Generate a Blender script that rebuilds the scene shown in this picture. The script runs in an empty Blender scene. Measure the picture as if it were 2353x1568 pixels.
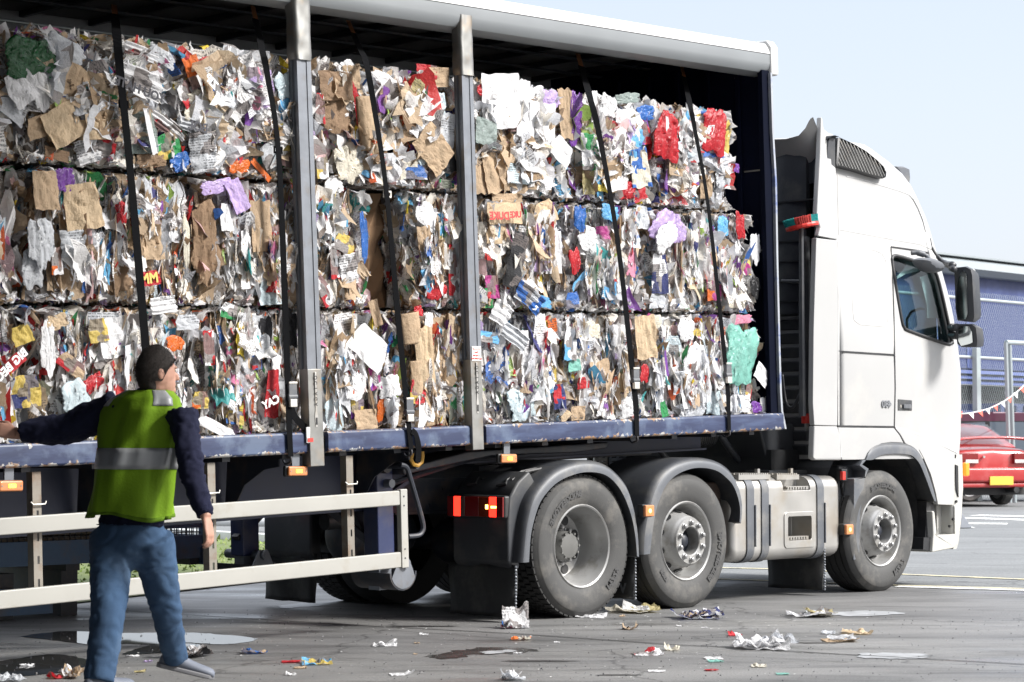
import bpy, bmesh, math, random
import numpy as np
from mathutils import Vector, Matrix
from mathutils.geometry import tessellate_polygon
random.seed(7); RNG = np.random.default_rng(7)
scene = bpy.context.scene
COL = scene.collection
rad = math.radians
# ---- camera model (measured from the photograph, 2353 px wide view of it) ----
FPX = 4900.; CX = 1176.5; CY = 784.
PITCH = math.atan(236/4900.); PHI = math.atan(4750/4900.)
CAM = Vector((-11.45, -10.4, 1.25))
RV = Vector((math.sin(PHI), -math.cos(PHI), 0)); FH = Vector((math.cos(PHI), math.sin(PHI), 0))
def ray(px, py):
    a = (px-CX)/FPX; b = (CY-py)/FPX
    h = math.cos(PITCH)-b*math.sin(PITCH); v = math.sin(PITCH)+b*math.cos(PITCH)
    return RV*a + FH*h + Vector((0, 0, v))
def P(px, py, y=0.):
    d = ray(px, py); t = (y-CAM.y)/d.y
    return CAM + d*t
def G(px, py, z=0.):
    d = ray(px, py); t = (z-CAM.z)/d.z
    return CAM + d*t
def PX(px, py, x=0.):
    d = ray(px, py); t = (x-CAM.x)/d.x
    return CAM + d*t
def PD(px, py, Z):                      # at forward depth Z
    return CAM + ray(px, py)*Z
# trailer frame: nose raised two degrees
TA = math.atan(.0347); TZ = 1.279
TM = Matrix.Translation((0, 0, TZ)) @ Matrix.Rotation(-TA, 4, 'Y')
TMI = TM.inverted()
def TP(px, py, y=0.):                   # pixel on the trailer plane y -> trailer local
    return TMI @ P(px, py, y)
# ---- object helpers ----
def props(o, label=None, cat=None, group=None, kind=None):
    if label: o['label'] = label
    if cat: o['category'] = cat
    if group: o['group'] = group
    if kind: o['kind'] = kind
    return o
def empty(name, loc=(0, 0, 0), label=None, cat=None, group=None, rot=None, mat=None):
    o = bpy.data.objects.new(name, None); COL.objects.link(o)
    o.empty_display_size = .2
    if mat is not None: o.matrix_world = mat
    else:
        o.location = loc
        if rot: o.rotation_euler = rot
    o['_m'] = 1
    del o['_m']
    bpy.context.view_layer.update()
    return props(o, label, cat, group)
def wm(o):
    m = o.matrix_basis.copy(); p = o.parent
    while p: m = p.matrix_basis @ m; p = p.parent
    return m
def link(name, me, mats, parent=None, smooth=False, bevel=0, solid=0, world=True, sub=0):
    """verts given in world space; converted into parent's space"""
    o = bpy.data.objects.new(name, me); COL.objects.link(o)
    if not isinstance(mats, (list, tuple)): mats = [mats]
    if len(me.materials) == 0:
        for m in mats: me.materials.append(m)
    if parent is not None:
        o.parent = parent
        if world: me.transform(wm(parent).inverted())
    if smooth is True:
        me.polygons.foreach_set('use_smooth', [True]*len(me.polygons))
    if solid:
        md = o.modifiers.new('s', 'SOLIDIFY'); md.thickness = solid; md.offset = 0
    if bevel:
        md = o.modifiers.new('b', 'BEVEL'); md.width = bevel; md.segments = 2; md.limit_method = 'ANGLE'; md.angle_limit = rad(38)
        me.polygons.foreach_set('use_smooth', [True]*len(me.polygons))
        md = o.modifiers.new('w', 'WEIGHTED_NORMAL'); md.keep_sharp = False
    elif smooth == 'auto':
        me.polygons.foreach_set('use_smooth', [True]*len(me.polygons))
        me.update()
        me.set_sharp_from_angle(angle=rad(35))
    if sub:
        md = o.modifiers.new('u', 'SUBSURF'); md.levels = sub; md.render_levels = sub
    return o
class MB:
    def __init__(s, xf=None): s.v = []; s.f = []; s.m = []; s.xf = xf
    def add(s, vs, fs, mi=0):
        n = len(s.v); s.v += [Vector(v) for v in vs]
        for f in fs: s.f.append([i+n for i in f]); s.m.append(mi)
        return s
    def box(s, x0, x1, y0, y1, z0, z1, mi=0):
        vs = [(x, y, z) for x in (x0, x1) for y in (y0, y1) for z in (z0, z1)]
        return s.add(vs, [(0,1,3,2),(4,6,7,5),(0,4,5,1),(2,3,7,6),(0,2,6,4),(1,5,7,3)], mi)
    def obox(s, c, dx, dy, dz, mi=0):
        """oriented box: centre and three half-vectors"""
        c = Vector(c); dx, dy, dz = Vector(dx), Vector(dy), Vector(dz)
        vs = [c+a*dx+b*dy+e*dz for a in (-1, 1) for b in (-1, 1) for e in (-1, 1)]
        return s.add(vs, [(0,1,3,2),(4,6,7,5),(0,4,5,1),(2,3,7,6),(0,2,6,4),(1,5,7,3)], mi)
    def bar(s, a, b, w, h, up=(0, 0, 1), mi=0):
        a, b = Vector(a), Vector(b); d = (b-a).normalized(); u = Vector(up)
        x = d.cross(u)
        if x.length < 1e-4: x = d.cross(Vector((0, 1, 0)))
        x.normalize(); u = x.cross(d).normalized()
        return s.obox((a+b)/2, (b-a)/2, x*w/2, u*h/2, mi)
    def prism(s, pts, off, mi=0, holes=()):
        """polygon pts (3D list, planar) extruded by vector off; holes allowed"""
        loops = [[Vector(p) for p in pts]] + [[Vector(p) for p in h] for h in holes]
        off = Vector(off); flat = [p for l in loops for p in l]; n = len(flat)
        tris = tessellate_polygon(loops) if holes or len(pts) > 4 else ([(0,1,2)] if len(pts) == 3 else [(0,1,2),(0,2,3)])
        fs = [tuple(t) for t in tris] + [tuple(i+n for i in reversed(t)) for t in tris]
        k = 0
        for l in loops:
            m = len(l)
            for i in range(m):
                a, b = k+i, k+(i+1) % m
                fs.append((a, b, b+n, a+n))
            k += m
        return s.add(flat+[p+off for p in flat], fs, mi)
    def tube(s, pts, r, n=8, mi=0, cap=True, closed=False):
        pts = [Vector(p) for p in pts]; k = len(pts)
        rs = r if isinstance(r, (list, tuple)) else [r]*k
        rings = []; prev = None
        for i, p in enumerate(pts):
            if closed: d = pts[(i+1) % k]-pts[i-1]
            else: d = pts[min(i+1, k-1)]-pts[max(i-1, 0)]
            if d.length < 1e-9: d = Vector((0, 0, 1))
            d.normalize()
            if prev is None:
                u = d.cross(Vector((0, 0, 1)))
                if u.length < .05: u = d.cross(Vector((1, 0, 0)))
            else: u = prev - d*prev.dot(d)
            u.normalize(); prev = u; w = d.cross(u)
            rings.append([p+(u*math.cos(2*math.pi*j/n)+w*math.sin(2*math.pi*j/n))*rs[i] for j in range(n)])
        fs = []
        for i in range(k if closed else k-1):
            i2 = (i+1) % k
            for j in range(n): fs.append((i*n+j, i*n+(j+1) % n, i2*n+(j+1) % n, i2*n+j))
        if cap and not closed:
            fs.append(tuple(reversed(range(n)))); fs.append(tuple((k-1)*n+j for j in range(n)))
        return s.add([v for rg in rings for v in rg], fs, mi)
    def lathe(s, prof, c, axis=(0, 1, 0), n=48, mi=0, a0=0, a1=2*math.pi, ref=(0, 0, 1)):
        """prof: list of (radius, distance along axis)"""
        c = Vector(c); ax = Vector(axis).normalized(); u = Vector(ref); u = (u-ax*u.dot(ax)).normalized(); w = ax.cross(u)
        full = abs(a1-a0-2*math.pi) < 1e-6; m = n if full else n+1
        vs = []
        for (r, d) in prof:
            for j in range(m):
                t = a0+(a1-a0)*j/n
                vs.append(c+ax*d+(u*math.cos(t)+w*math.sin(t))*r)
        fs = []
        for i in range(len(prof)-1):
            for j in range(n):
                j2 = (j+1) % m if full else j+1
                fs.append((i*m+j, i*m+j2, (i+1)*m+j2, (i+1)*m+j))
        return s.add(vs, fs, mi)
    def cyl(s, a, b, r, n=16, mi=0): return s.tube([a, b], r, n, mi)
    def loft(s, rings, mi=0, cap=True, closed=True):
        n = len(rings[0]); fs = []
        for i in range(len(rings)-1):
            for j in range(n if closed else n-1):
                fs.append((i*n+j, i*n+(j+1) % n, (i+1)*n+(j+1) % n, (i+1)*n+j))
        if cap and closed:
            fs.append(tuple(reversed(range(n)))); fs.append(tuple((len(rings)-1)*n+j for j in range(n)))
        return s.add([v for r in rings for v in r], fs, mi)
    def mesh(s, name='m'):
        me = bpy.data.meshes.new(name)
        vs = [tuple(s.xf @ v) if s.xf is not None else tuple(v) for v in s.v]
        me.from_pydata(vs, [], s.f)
        if any(s.m): me.polygons.foreach_set('material_index', s.m)
        bm = bmesh.new(); bm.from_mesh(me); bmesh.ops.recalc_face_normals(bm, faces=bm.faces); bm.to_mesh(me); bm.free()
        me.update(); return me
    def build(s, name, mats, parent=None, **k): return link(name, s.mesh(name), mats, parent, **k)
def evalmesh(o):
    dg = bpy.context.evaluated_depsgraph_get(); dg.update()
    me = bpy.data.meshes.new_from_object(o.evaluated_get(dg))
    return me
def boolean_mesh(base, cutters):
    """base, cutters: meshes in world space -> new mesh (helper objects are deleted)"""
    ob = bpy.data.objects.new('tmp', base); COL.objects.link(ob); tmp = [ob]
    for c in cutters:
        oc = bpy.data.objects.new('tmpc', c); COL.objects.link(oc); tmp.append(oc)
        md = ob.modifiers.new('b', 'BOOLEAN'); md.operation = 'DIFFERENCE'; md.solver = 'EXACT'; md.object = oc
    bpy.context.view_layer.update()
    me = evalmesh(ob)
    for t in tmp: bpy.data.objects.remove(t)
    return me
def text_mesh(s, size=1., extrude=0., bold=0.):
    cu = bpy.data.curves.new('t', 'FONT'); cu.body = s; cu.size = size; cu.extrude = extrude
    cu.align_x = 'CENTER'; cu.align_y = 'CENTER'; cu.offset = bold; cu.resolution_u = 3
    o = bpy.data.objects.new('t', cu); COL.objects.link(o); bpy.context.view_layer.update()
    me = evalmesh(o); bpy.data.objects.remove(o); return me
def text_obj(name, s, size, origin, xdir, updir, m, parent, mirror=True, bold=0., extrude=.0008, warp=None, xs=1.):
    me = text_mesh(s, size, extrude, bold)
    x = Vector(xdir).normalized(); u = Vector(updir).normalized(); n = x.cross(u)
    for v in me.vertices:
        a = (-v.co.x if mirror else v.co.x)*xs; b = v.co.y
        if warp: v.co = warp(a, b, v.co.z)
        else: v.co = Vector(origin)+x*a+u*b+n*v.co.z
    me.materials.clear()
    return link(name, me, m, parent)
def copy_tree(o, parent=None):
    c = o.copy(); COL.objects.link(c); c.parent = parent
    for ch in o.children: copy_tree(ch, c)
    return c
def catmull(pts, n=6):
    pts = [Vector(p) for p in pts]; out = []
    for i in range(len(pts)-1):
        p0 = pts[max(i-1, 0)]; p1 = pts[i]; p2 = pts[i+1]; p3 = pts[min(i+2, len(pts)-1)]
        for k in range(n):
            t = k/n
            out.append(.5*((2*p1)+(p2-p0)*t+(2*p0-5*p1+4*p2-p3)*t*t+(3*p1-p0-3*p2+p3)*t**3))
    out.append(pts[-1]); return out
# ---- materials ----
def nd(nt, t, **k):
    n = nt.nodes.new(t)
    for a, b in k.items():
        if a in n.inputs.keys() if isinstance(a, str) else False: pass
        setattr(n, a, b)
    return n
def newmat(name):
    m = bpy.data.materials.new(name); m.use_nodes = True
    nt = m.node_tree; b = nt.nodes['Principled BSDF']
    return m, nt, b
def mat(name, col, rough=.5, metal=0., var=.12, scale=6., bump=0., bscale=60., dirt=None, dirt_amt=.0, dscale=3., spec=.5, coat=0., emis=None, estr=0., trans=0., alpha=1., dt=(.5, .65)):
    m, nt, b = newmat(name)
    tc = nt.nodes.new('ShaderNodeTexCoord')
    nz = nt.nodes.new('ShaderNodeTexNoise'); nz.inputs['Scale'].default_value = scale; nz.inputs['Detail'].default_value = 6
    nt.links.new(tc.outputs['Object'], nz.inputs['Vector'])
    mp = nt.nodes.new('ShaderNodeMapRange'); mp.inputs[1].default_value = .3; mp.inputs[2].default_value = .7
    mp.inputs[3].default_value = 1-var; mp.inputs[4].default_value = 1+var*.6
    nt.links.new(nz.outputs[0], mp.inputs[0])
    mul = nt.nodes.new('ShaderNodeVectorMath'); mul.operation = 'SCALE'
    mul.inputs[0].default_value = col[:3]; nt.links.new(mp.outputs[0], mul.inputs['Scale'])
    out = mul.outputs[0]
    if dirt:
        n2 = nt.nodes.new('ShaderNodeTexNoise'); n2.inputs['Scale'].default_value = dscale; n2.inputs['Detail'].default_value = 8; n2.inputs['Roughness'].default_value = .65
        nt.links.new(tc.outputs['Object'], n2.inputs['Vector'])
        m2 = nt.nodes.new('ShaderNodeMapRange'); m2.inputs[1].default_value = dt[0]; m2.inputs[2].default_value = dt[1]; m2.inputs[4].default_value = dirt_amt
        nt.links.new(n2.outputs[0], m2.inputs[0])
        mx = nt.nodes.new('ShaderNodeMix'); mx.data_type = 'RGBA'
        nt.links.new(m2.outputs[0], mx.inputs[0]); nt.links.new(out, mx.inputs[6]); mx.inputs[7].default_value = (*dirt, 1)
        out = mx.outputs[2]
    nt.links.new(out, b.inputs['Base Color'])
    b.inputs['Roughness'].default_value = rough; b.inputs['Metallic'].default_value = metal
    rr = nt.nodes.new('ShaderNodeMapRange'); rr.inputs[3].default_value = max(rough-.1, .02); rr.inputs[4].default_value = min(rough+.12, 1)
    nt.links.new(nz.outputs[0], rr.inputs[0]); nt.links.new(rr.outputs[0], b.inputs['Roughness'])
    b.inputs['Specular IOR Level'].default_value = spec
    if coat: b.inputs['Coat Weight'].default_value = coat; b.inputs['Coat Roughness'].default_value = .08
    if bump:
        n3 = nt.nodes.new('ShaderNodeTexNoise'); n3.inputs['Scale'].default_value = bscale; n3.inputs['Detail'].default_value = 4
        nt.links.new(tc.outputs['Object'], n3.inputs['Vector'])
        bp = nt.nodes.new('ShaderNodeBump'); bp.inputs['Strength'].default_value = bump; bp.inputs['Distance'].default_value = .01
        nt.links.new(n3.outputs[0], bp.inputs['Height']); nt.links.new(bp.outputs[0], b.inputs['Normal'])
    if emis: b.inputs['Emission Color'].default_value = (*emis, 1); b.inputs['Emission Strength'].default_value = estr
    if trans: b.inputs['Transmission Weight'].default_value = trans
    if alpha < 1: b.inputs['Alpha'].default_value = alpha
    return m
M = {}
M['white'] = mat('white_paint', (.36, .36, .357), .38, var=.03, scale=1.5, spec=.25, dirt=(.62, .58, .5), dirt_amt=.18, dscale=1.4)
M['guard'] = mat('guard_white', (.33, .325, .30), .45, var=.05, scale=3, dirt=(.22, .18, .12), dirt_amt=.55, dscale=4, dt=(.55, .75))
M['cream'] = mat('cream_bumper', (.42, .415, .39), .5, var=.06, dirt=(.4, .36, .28), dirt_amt=.3)
M['plas'] = mat('dark_grey_plastic', (.032, .035, .041), .48, var=.12, scale=4, bump=.1, bscale=300, dirt=(.12, .115, .1), dirt_amt=.35, dscale=3)
M['plas2'] = mat('grey_plastic', (.085, .092, .104), .5, var=.08, scale=4, bump=.1, bscale=300, dirt=(.22, .21, .19), dirt_amt=.4, dscale=5)
M['black'] = mat('black_plastic', (.014, .015, .017), .5, var=.2, dirt=(.06, .055, .05), dirt_amt=.4)
M['flap'] = mat('flap_rubber', (.018, .019, .02), .6, var=.2, scale=8, bump=.2, bscale=40, dirt=(.07, .065, .058), dirt_amt=.5, dscale=4)
M['chassis'] = mat('chassis_paint', (.02, .024, .034), .5, var=.25, dirt=(.09, .065, .045), dirt_amt=.5, dscale=6)
M['navy'] = mat('navy_paint', (.022, .03, .085), .4, var=.2, scale=3, dirt=(.2, .19, .18), dirt_amt=.6, dscale=9, dt=(.66, .7))
M['navyflat'] = mat('navy_panel', (.02, .026, .055), .5, var=.15)
M['legblue'] = mat('leg_blue', (.018, .028, .085), .4, var=.15, dirt=(.1, .08, .06), dirt_amt=.4)
M['steel'] = mat('galvanised_steel', (.25, .25, .24), .42, .75, var=.18, scale=9, dirt=(.30, .22, .14), dirt_amt=.5, dscale=7, dt=(.52, .7))
M['steeld'] = mat('worn_steel', (.165, .178, .20), .45, .4, var=.12, scale=9, bump=.08, bscale=30, dirt=(.13, .10, .07), dirt_amt=.45, dscale=8, dt=(.55, .72))
M['alu'] = mat('brushed_aluminium', (.43, .42, .40), .38, .75, var=.07, scale=5, dirt=(.36, .31, .24), dirt_amt=.55, dscale=3)
M['rim'] = mat('wheel_silver', (.34, .34, .335), .42, .35, var=.08, scale=6, dirt=(.14, .125, .1), dirt_amt=.5, dscale=7)
M['rubber'] = mat('tyre_rubber', (.05, .05, .049), .72, var=.12, scale=7, dirt=(.15, .14, .125), dirt_amt=.5, dscale=5, bump=.12, bscale=120)
M['tread'] = mat('tyre_tread', (.022, .022, .022), .8, var=.2)
M['letter'] = mat('tyre_letter', (.05, .05, .05), .6)
M['amber'] = mat('amber_lens', (.55, .2, .07), .3, coat=.4, var=.1)
M['amberlit'] = mat('amber_lit', (.9, .4, .05), .3, emis=(1., .33, .03), estr=2.6)
M['yellowlit'] = mat('yellow_lit', (.9, .6, .1), .3, emis=(1., .62, .12), estr=3.)
M['orangel'] = mat('orange_lens', (.75, .17, .01), .25, coat=.5, emis=(1., .22, .01), estr=.5)
M['redlit'] = mat('red_lit', (.8, .02, .01), .3, emis=(1., .02, .01), estr=1.9)
M['redlens'] = mat('red_lens', (.18, .006, .006), .2, coat=.5, var=.1)
M['amberdk'] = mat('amber_dark', (.16, .02, .006), .4, var=.1, spec=.2)
M['clearlens'] = mat('smoked_lens', (.12, .06, .05), .25, coat=.5)
M['web'] = mat('strap_webbing', (.004, .0042, .005), .9, var=.2, scale=30, spec=.08)
M['tip'] = mat('strap_tip', (.45, .17, .05), .6)
M['wire'] = mat('baling_wire', (.03, .03, .03), .5, .5)
M['mirror'] = mat('mirror_glass', (.75, .8, .8), .03, 1., var=0.)
M['sticker'] = mat('sticker_white', (.7, .7, .68), .5)
M['stickred'] = mat('sticker_red', (.6, .04, .03), .5)
M['red'] = mat('red_plastic', (.6, .03, .02), .45)
M['teal'] = mat('teal_bristle', (.0, .25, .24), .7, bump=.5, bscale=200)
M['redbr'] = mat('red_bristle', (.5, .045, .035), .7, bump=.5, bscale=200)
def glassmat(name, tint, rough=.02, alpha=.35):
    m, nt, b = newmat(name)
    tr = nt.nodes.new('ShaderNodeBsdfTransparent'); tr.inputs[0].default_value = (*tint, 1)
    gl = nt.nodes.new('ShaderNodeBsdfGlossy'); gl.inputs['Roughness'].default_value = rough; gl.inputs[0].default_value = (1, 1, 1, 1)
    fr = nt.nodes.new('ShaderNodeFresnel'); fr.inputs[0].default_value = 1.5
    mx = nt.nodes.new('ShaderNodeMixShader'); nt.links.new(fr.outputs[0], mx.inputs[0])
    nt.links.new(tr.outputs[0], mx.inputs[1]); nt.links.new(gl.outputs[0], mx.inputs[2])
    nt.links.new(mx.outputs[0], nt.nodes['Material Output'].inputs[0]); nt.nodes.remove(b)
    return m
M['glass'] = glassmat('window_glass', (.62, .80, .82))
M['cglass'] = glassmat('car_glass', (.55, .62, .65))
SUNOFF = -14; SUNEL = 38; SUNE = 2.7; SUNANG = 12; SKYS = .15; VEIL = .8; VEILC = (1.97, 2.13, 2.45); EXPO = 1.4
SHEDX = -1.9; SHEDH = 7.4
# ================= ground, road, background =================
def W(X, Z, z=0.):      # metres to the right of / forward from the viewpoint
    p = CAM+RV*X+FH*Z; p.z = z; return p
def ground_mat(name, c1, c2, c3, rough, wet, streak=True, grain=60.):
    m, nt, b = newmat(name); L = nt.links.new
    geo = nt.nodes.new('ShaderNodeNewGeometry')
    rot = nt.nodes.new('ShaderNodeMapping'); rot.inputs['Rotation'].default_value = (0, 0, math.pi/2-PHI-.03)
    L(geo.outputs['Position'], rot.inputs[0])
    st = nt.nodes.new('ShaderNodeMapping'); st.inputs['Scale'].default_value = (.22, 1., 1.) if streak else (1, 1, 1)
    L(rot.outputs[0], st.inputs[0])
    def noise(src, s, d=8, r=.6, dis=0):
        n = nt.nodes.new('ShaderNodeTexNoise'); n.inputs['Scale'].default_value = s; n.inputs['Detail'].default_value = d; n.inputs['Roughness'].default_value = r
        n.inputs['Distortion'].default_value = dis; L(src, n.inputs['Vector']); return n.outputs[0]
    def ramp(src, a, b_, lo=0, hi=1):
        r = nt.nodes.new('ShaderNodeMapRange'); r.inputs[1].default_value = a; r.inputs[2].default_value = b_; r.inputs[3].default_value = lo; r.inputs[4].default_value = hi
        L(src, r.inputs[0]); return r.outputs[0]
    def mix(f, a, b_):
        x = nt.nodes.new('ShaderNodeMix'); x.data_type = 'RGBA'; L(f, x.inputs[0])
        for s, i in ((a, 6), (b_, 7)):
            if isinstance(s, tuple): x.inputs[i].default_value = (*s, 1)
            else: L(s, x.inputs[i])
        return x.outputs[2]
    big = noise(st.outputs[0], .9, 9, .62, .6); med = noise(st.outputs[0], 3.2, 9, .7, .4); fine = noise(geo.outputs['Position'], grain, 3, .6)
    col = mix(ramp(big, .36, .62), c1, c2)
    col = mix(ramp(med, .5, .66, 0, .75), col, c3)
    fm = ramp(fine, .3, .7, .62, 1.32)
    sc = nt.nodes.new('ShaderNodeVectorMath'); sc.operation = 'SCALE'; L(col, sc.inputs[0]); L(fm, sc.inputs['Scale'])
    L(sc.outputs[0], b.inputs['Base Color'])
    sp2 = nt.nodes.new('ShaderNodeTexVoronoi'); sp2.inputs['Scale'].default_value = 55; L(geo.outputs['Position'], sp2.inputs['Vector'])
    crk = nt.nodes.new('ShaderNodeTexVoronoi'); crk.feature = 'DISTANCE_TO_EDGE'; crk.inputs['Scale'].default_value = .55
    wv = nt.nodes.new('ShaderNodeTexNoise'); wv.inputs['Scale'].default_value = 1.8; wv.inputs['Detail'].default_value = 6; L(geo.outputs['Position'], wv.inputs['Vector'])
    wm2 = nt.nodes.new('ShaderNodeMix'); wm2.data_type = 'VECTOR'; wm2.inputs[0].default_value = .45; L(geo.outputs['Position'], wm2.inputs[4]); L(wv.outputs[1], wm2.inputs[5]); L(wm2.outputs[1], crk.inputs['Vector'])
    ck = ramp(crk.outputs['Distance'], .0, .006, .35, 1.)
    sc3 = nt.nodes.new('ShaderNodeVectorMath'); sc3.operation = 'SCALE'; L(sc.outputs[0], sc3.inputs[0]); L(ck, sc3.inputs['Scale']); L(sc3.outputs[0], b.inputs['Base Color'])
    wetn = noise(st.outputs[0], 1.3, 6, .55, .8)
    L(ramp(wetn, .50, .66, rough, wet), b.inputs['Roughness'])
    bp = nt.nodes.new('ShaderNodeBump'); bp.inputs['Strength'].default_value = .35; bp.inputs['Distance'].default_value = .006
    L(fine, bp.inputs['Height']); L(bp.outputs[0], b.inputs['Normal'])
    b.inputs['Specular IOR Level'].default_value = .6
    return m
asph = ground_mat('asphalt', (.115, .12, .12), (.155, .16, .16), (.09, .094, .094), .85, .7, True, 45.)
conc = ground_mat('concrete_yard', (.092, .092, .092), (.185, .183, .178), (.036, .036, .035), .6, .26, True, 80.)
def sheet(name, pts, m, z=0., kind='structure'):
    me = bpy.data.meshes.new(name)
    me.from_pydata([(p.x, p.y, z) for p in pts], [], [tuple(range(len(pts)))]); me.update()
    if me.polygons[0].normal.z < 0: me.flip_normals()
    o = link(name, me, m); o['kind'] = kind; return o
sheet('ground', [W(-600, -300), W(600, -300), W(600, 900), W(-600, 900)], asph, -.004)
e1 = G(280, 1376); e2 = G(608, 1339); e3 = G(1651, 1333); e4 = G(2068, 1348); e5 = G(2353, 1357)
d0 = (e1-e2).normalized(); d1 = (e5-e3).normalized()
sheet('concrete_yard', [W(-60, -60), W(60, -60), e5+d1*50, e5, e4, e3, e2, e1, e1+d0*60], conc, 0.)
def strip(name, pts, w, m, z, h=0.):
    mb = MB()
    for a, b in zip(pts[:-1], pts[1:]):
        a, b = Vector(a), Vector(b); d = (b-a); d.z = 0; d.normalize(); n = Vector((-d.y, d.x, 0))*w/2
        mb.add([(q.x, q.y, z) for q in (a-n, b-n, b+n, a+n)], [(0, 1, 2, 3)])
    o = mb.build(name, m); o['kind'] = 'structure'; return o
linep = mat('worn_line_paint', (.58, .52, .34), .7, var=.2, scale=4, dirt=(.25, .25, .22), dirt_amt=.8, dscale=6)
linew = mat('white_line_paint', (.72, .72, .70), .7, var=.12, scale=4, dirt=(.3, .3, .3), dirt_amt=.7, dscale=5)
jm = mat('joint_gap', (.012, .012, .012), .9)
strip('yellow_line', [G(1540, 1302), G(1771, 1307.5), G(2099, 1321), G(2353, 1331.5), G(2353, 1331.5)+(G(2353, 1331.5)-G(2099, 1321))*3], .10, linep, .002)
strip('yellow_line', [G(1400, 1326), G(1651, 1330.5), G(2068, 1345.5), G(2353, 1353), G(2353, 1353)+(G(2353, 1353)-G(2068, 1345.5))*3], .09, linep, .002)
strip('kerb_line', [G(2060, 1349), G(2200, 1353), G(2353, 1357.5), G(2353, 1357.5)+(G(2353, 1357.5)-G(2068, 1349))*3], .16, linew, .006)
for (x0, x1, y, w) in ((2212, 2420, 1214, .35), (2206, 2420, 1200, .42), (2205, 2312, 1205, .35), (2205, 2420, 1186.5, .5), (2205, 2236, 1212, .3)):
    pass
for (x0, y0, x1, y1, w) in ((2240, 1184.5, 2420, 1188, .55), (2204, 1190, 2420, 1197, .5), (2204, 1203, 2315, 1204, .5), (2204, 1212, 2236, 1212, .35)):
    strip('crossing_stripe', [G(x0, y0), G(x1, y1)], w, linew, .002)
J1 = [G(270, 1404), G(804, 1437), G(1180, 1457), G(1551, 1483), G(1660, 1488), G(1940, 1505), G(2353, 1528), G(2353, 1528)+(G(2353, 1528)-G(804, 1437))*.4]
strip('slab_joint', [J1[0]+(J1[0]-J1[1])*1.5]+J1, .022, jm, .004)
strip('slab_joint', [G(430, 1419), G(780, 1444), G(1000, 1456), G(1180, 1470)], .008, jm, .004)
strip('slab_joint', [G(1548, 1503), G(1750, 1512), G(1950, 1523)], .006, jm, .004)
# puddles: clear water standing on the slab
m, nt, b = newmat('puddle_water'); b.inputs['Base Color'].default_value = (.03, .03, .03, 1); b.inputs['Roughness'].default_value = .03; b.inputs['IOR'].default_value = 2.3; b.inputs['Specular IOR Level'].default_value = .9
pud = m
sheenm = mat('painted_sheen', (.30, .31, .32), .5, var=.3, scale=9)  # pale colour stands in for the sheen on the wet slab
def film(pts, jit=.03):  # irregular pale patch, sheen painted as colour
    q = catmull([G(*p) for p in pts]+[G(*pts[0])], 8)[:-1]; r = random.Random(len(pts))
    return sheet('sheen_patch', [p+Vector((r.uniform(-jit, jit), r.uniform(-jit, jit), 0)) for p in q], sheenm, .0035)
def puddle(pts, n=8, z=.0035, jit=.035):
    q = catmull([G(*p) for p in pts]+[G(*pts[0])], n)[:-1]
    r = random.Random(len(pts)*7)
    q = [p+Vector((r.uniform(-jit, jit)*.5, r.uniform(-jit, jit)*.5, 0)) for p in q]
    o = sheet('puddle', q, pud, z); return o
puddle([(40, 1464), (150, 1452), (300, 1456), (430, 1455), (560, 1464), (588, 1472), (520, 1482), (430, 1478), (380, 1483), (300, 1480), (240, 1485), (150, 1475)])
puddle([(345, 1484), (430, 1480), (470, 1487), (420, 1497), (350, 1503), (285, 1505), (300, 1497)], jit=.02)
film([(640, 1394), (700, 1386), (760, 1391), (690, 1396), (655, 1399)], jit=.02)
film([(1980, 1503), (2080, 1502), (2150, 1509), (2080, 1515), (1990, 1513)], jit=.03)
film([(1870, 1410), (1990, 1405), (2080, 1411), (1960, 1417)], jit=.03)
puddle([(0, 1520), (120, 1505), (200, 1520), (150, 1545), (-60, 1560), (-150, 1535)], jit=.03)
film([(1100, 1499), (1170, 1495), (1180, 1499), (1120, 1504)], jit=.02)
dampm = mat('damp_patch', (.045, .044, .042), .25, var=.3, scale=5)
def damp(pts):
    q = catmull([G(*p) for p in pts]+[G(*pts[0])], 8)[:-1]; r = random.Random(3)
    o = sheet('damp_patch', [p+Vector((r.uniform(-.04, .04), r.uniform(-.04, .04), 0)) for p in q], dampm, .002)
damp([(980, 1510), (1040, 1497), (1120, 1489), (1240, 1494), (1170, 1503), (1090, 1506), (1020, 1516)])
# grass verge behind the trailer
grassb = mat('grass_soil', (.10, .13, .035), .9, var=.4, scale=2.5, dirt=(.16, .17, .05), dirt_amt=.8, dscale=8)
gr = MB()
b0, b1 = G(280, 1376), G(608, 1338.5); t1, t0 = G(640, 1249), G(500, 1240)
dl = (b0-b1).normalized()
corn = [b1+ (b1-b0)*.1, b1, b0, b0+dl*8, W(-14, 29)+Vector((0, 0, 0)), t0, t1, G(700, 1252), G(760, 1330)]
base = sheet('grass_verge', [Vector((p.x, p.y, 0)) for p in corn], grassb, .012)
blade = mat('grass_blades', (.13, .19, .035), .7, var=.45, scale=1.2, dirt=(.25, .25, .09), dirt_amt=.6, dscale=2)
def inside(p, poly):
    c = False; n = len(poly); j = n-1
    for i in range(n):
        a, b_ = poly[i], poly[j]
        if ((a[1] > p[1]) != (b_[1] > p[1])) and p[0] < (b_[0]-a[0])*(p[1]-a[1])/(b_[1]-a[1])+a[0]: c = not c
        j = i
    return c
pl = [(p.x, p.y) for p in corn]; xs = [p[0] for p in pl]; ys = [p[1] for p in pl]
k = 0; r = random.Random(5)
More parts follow.
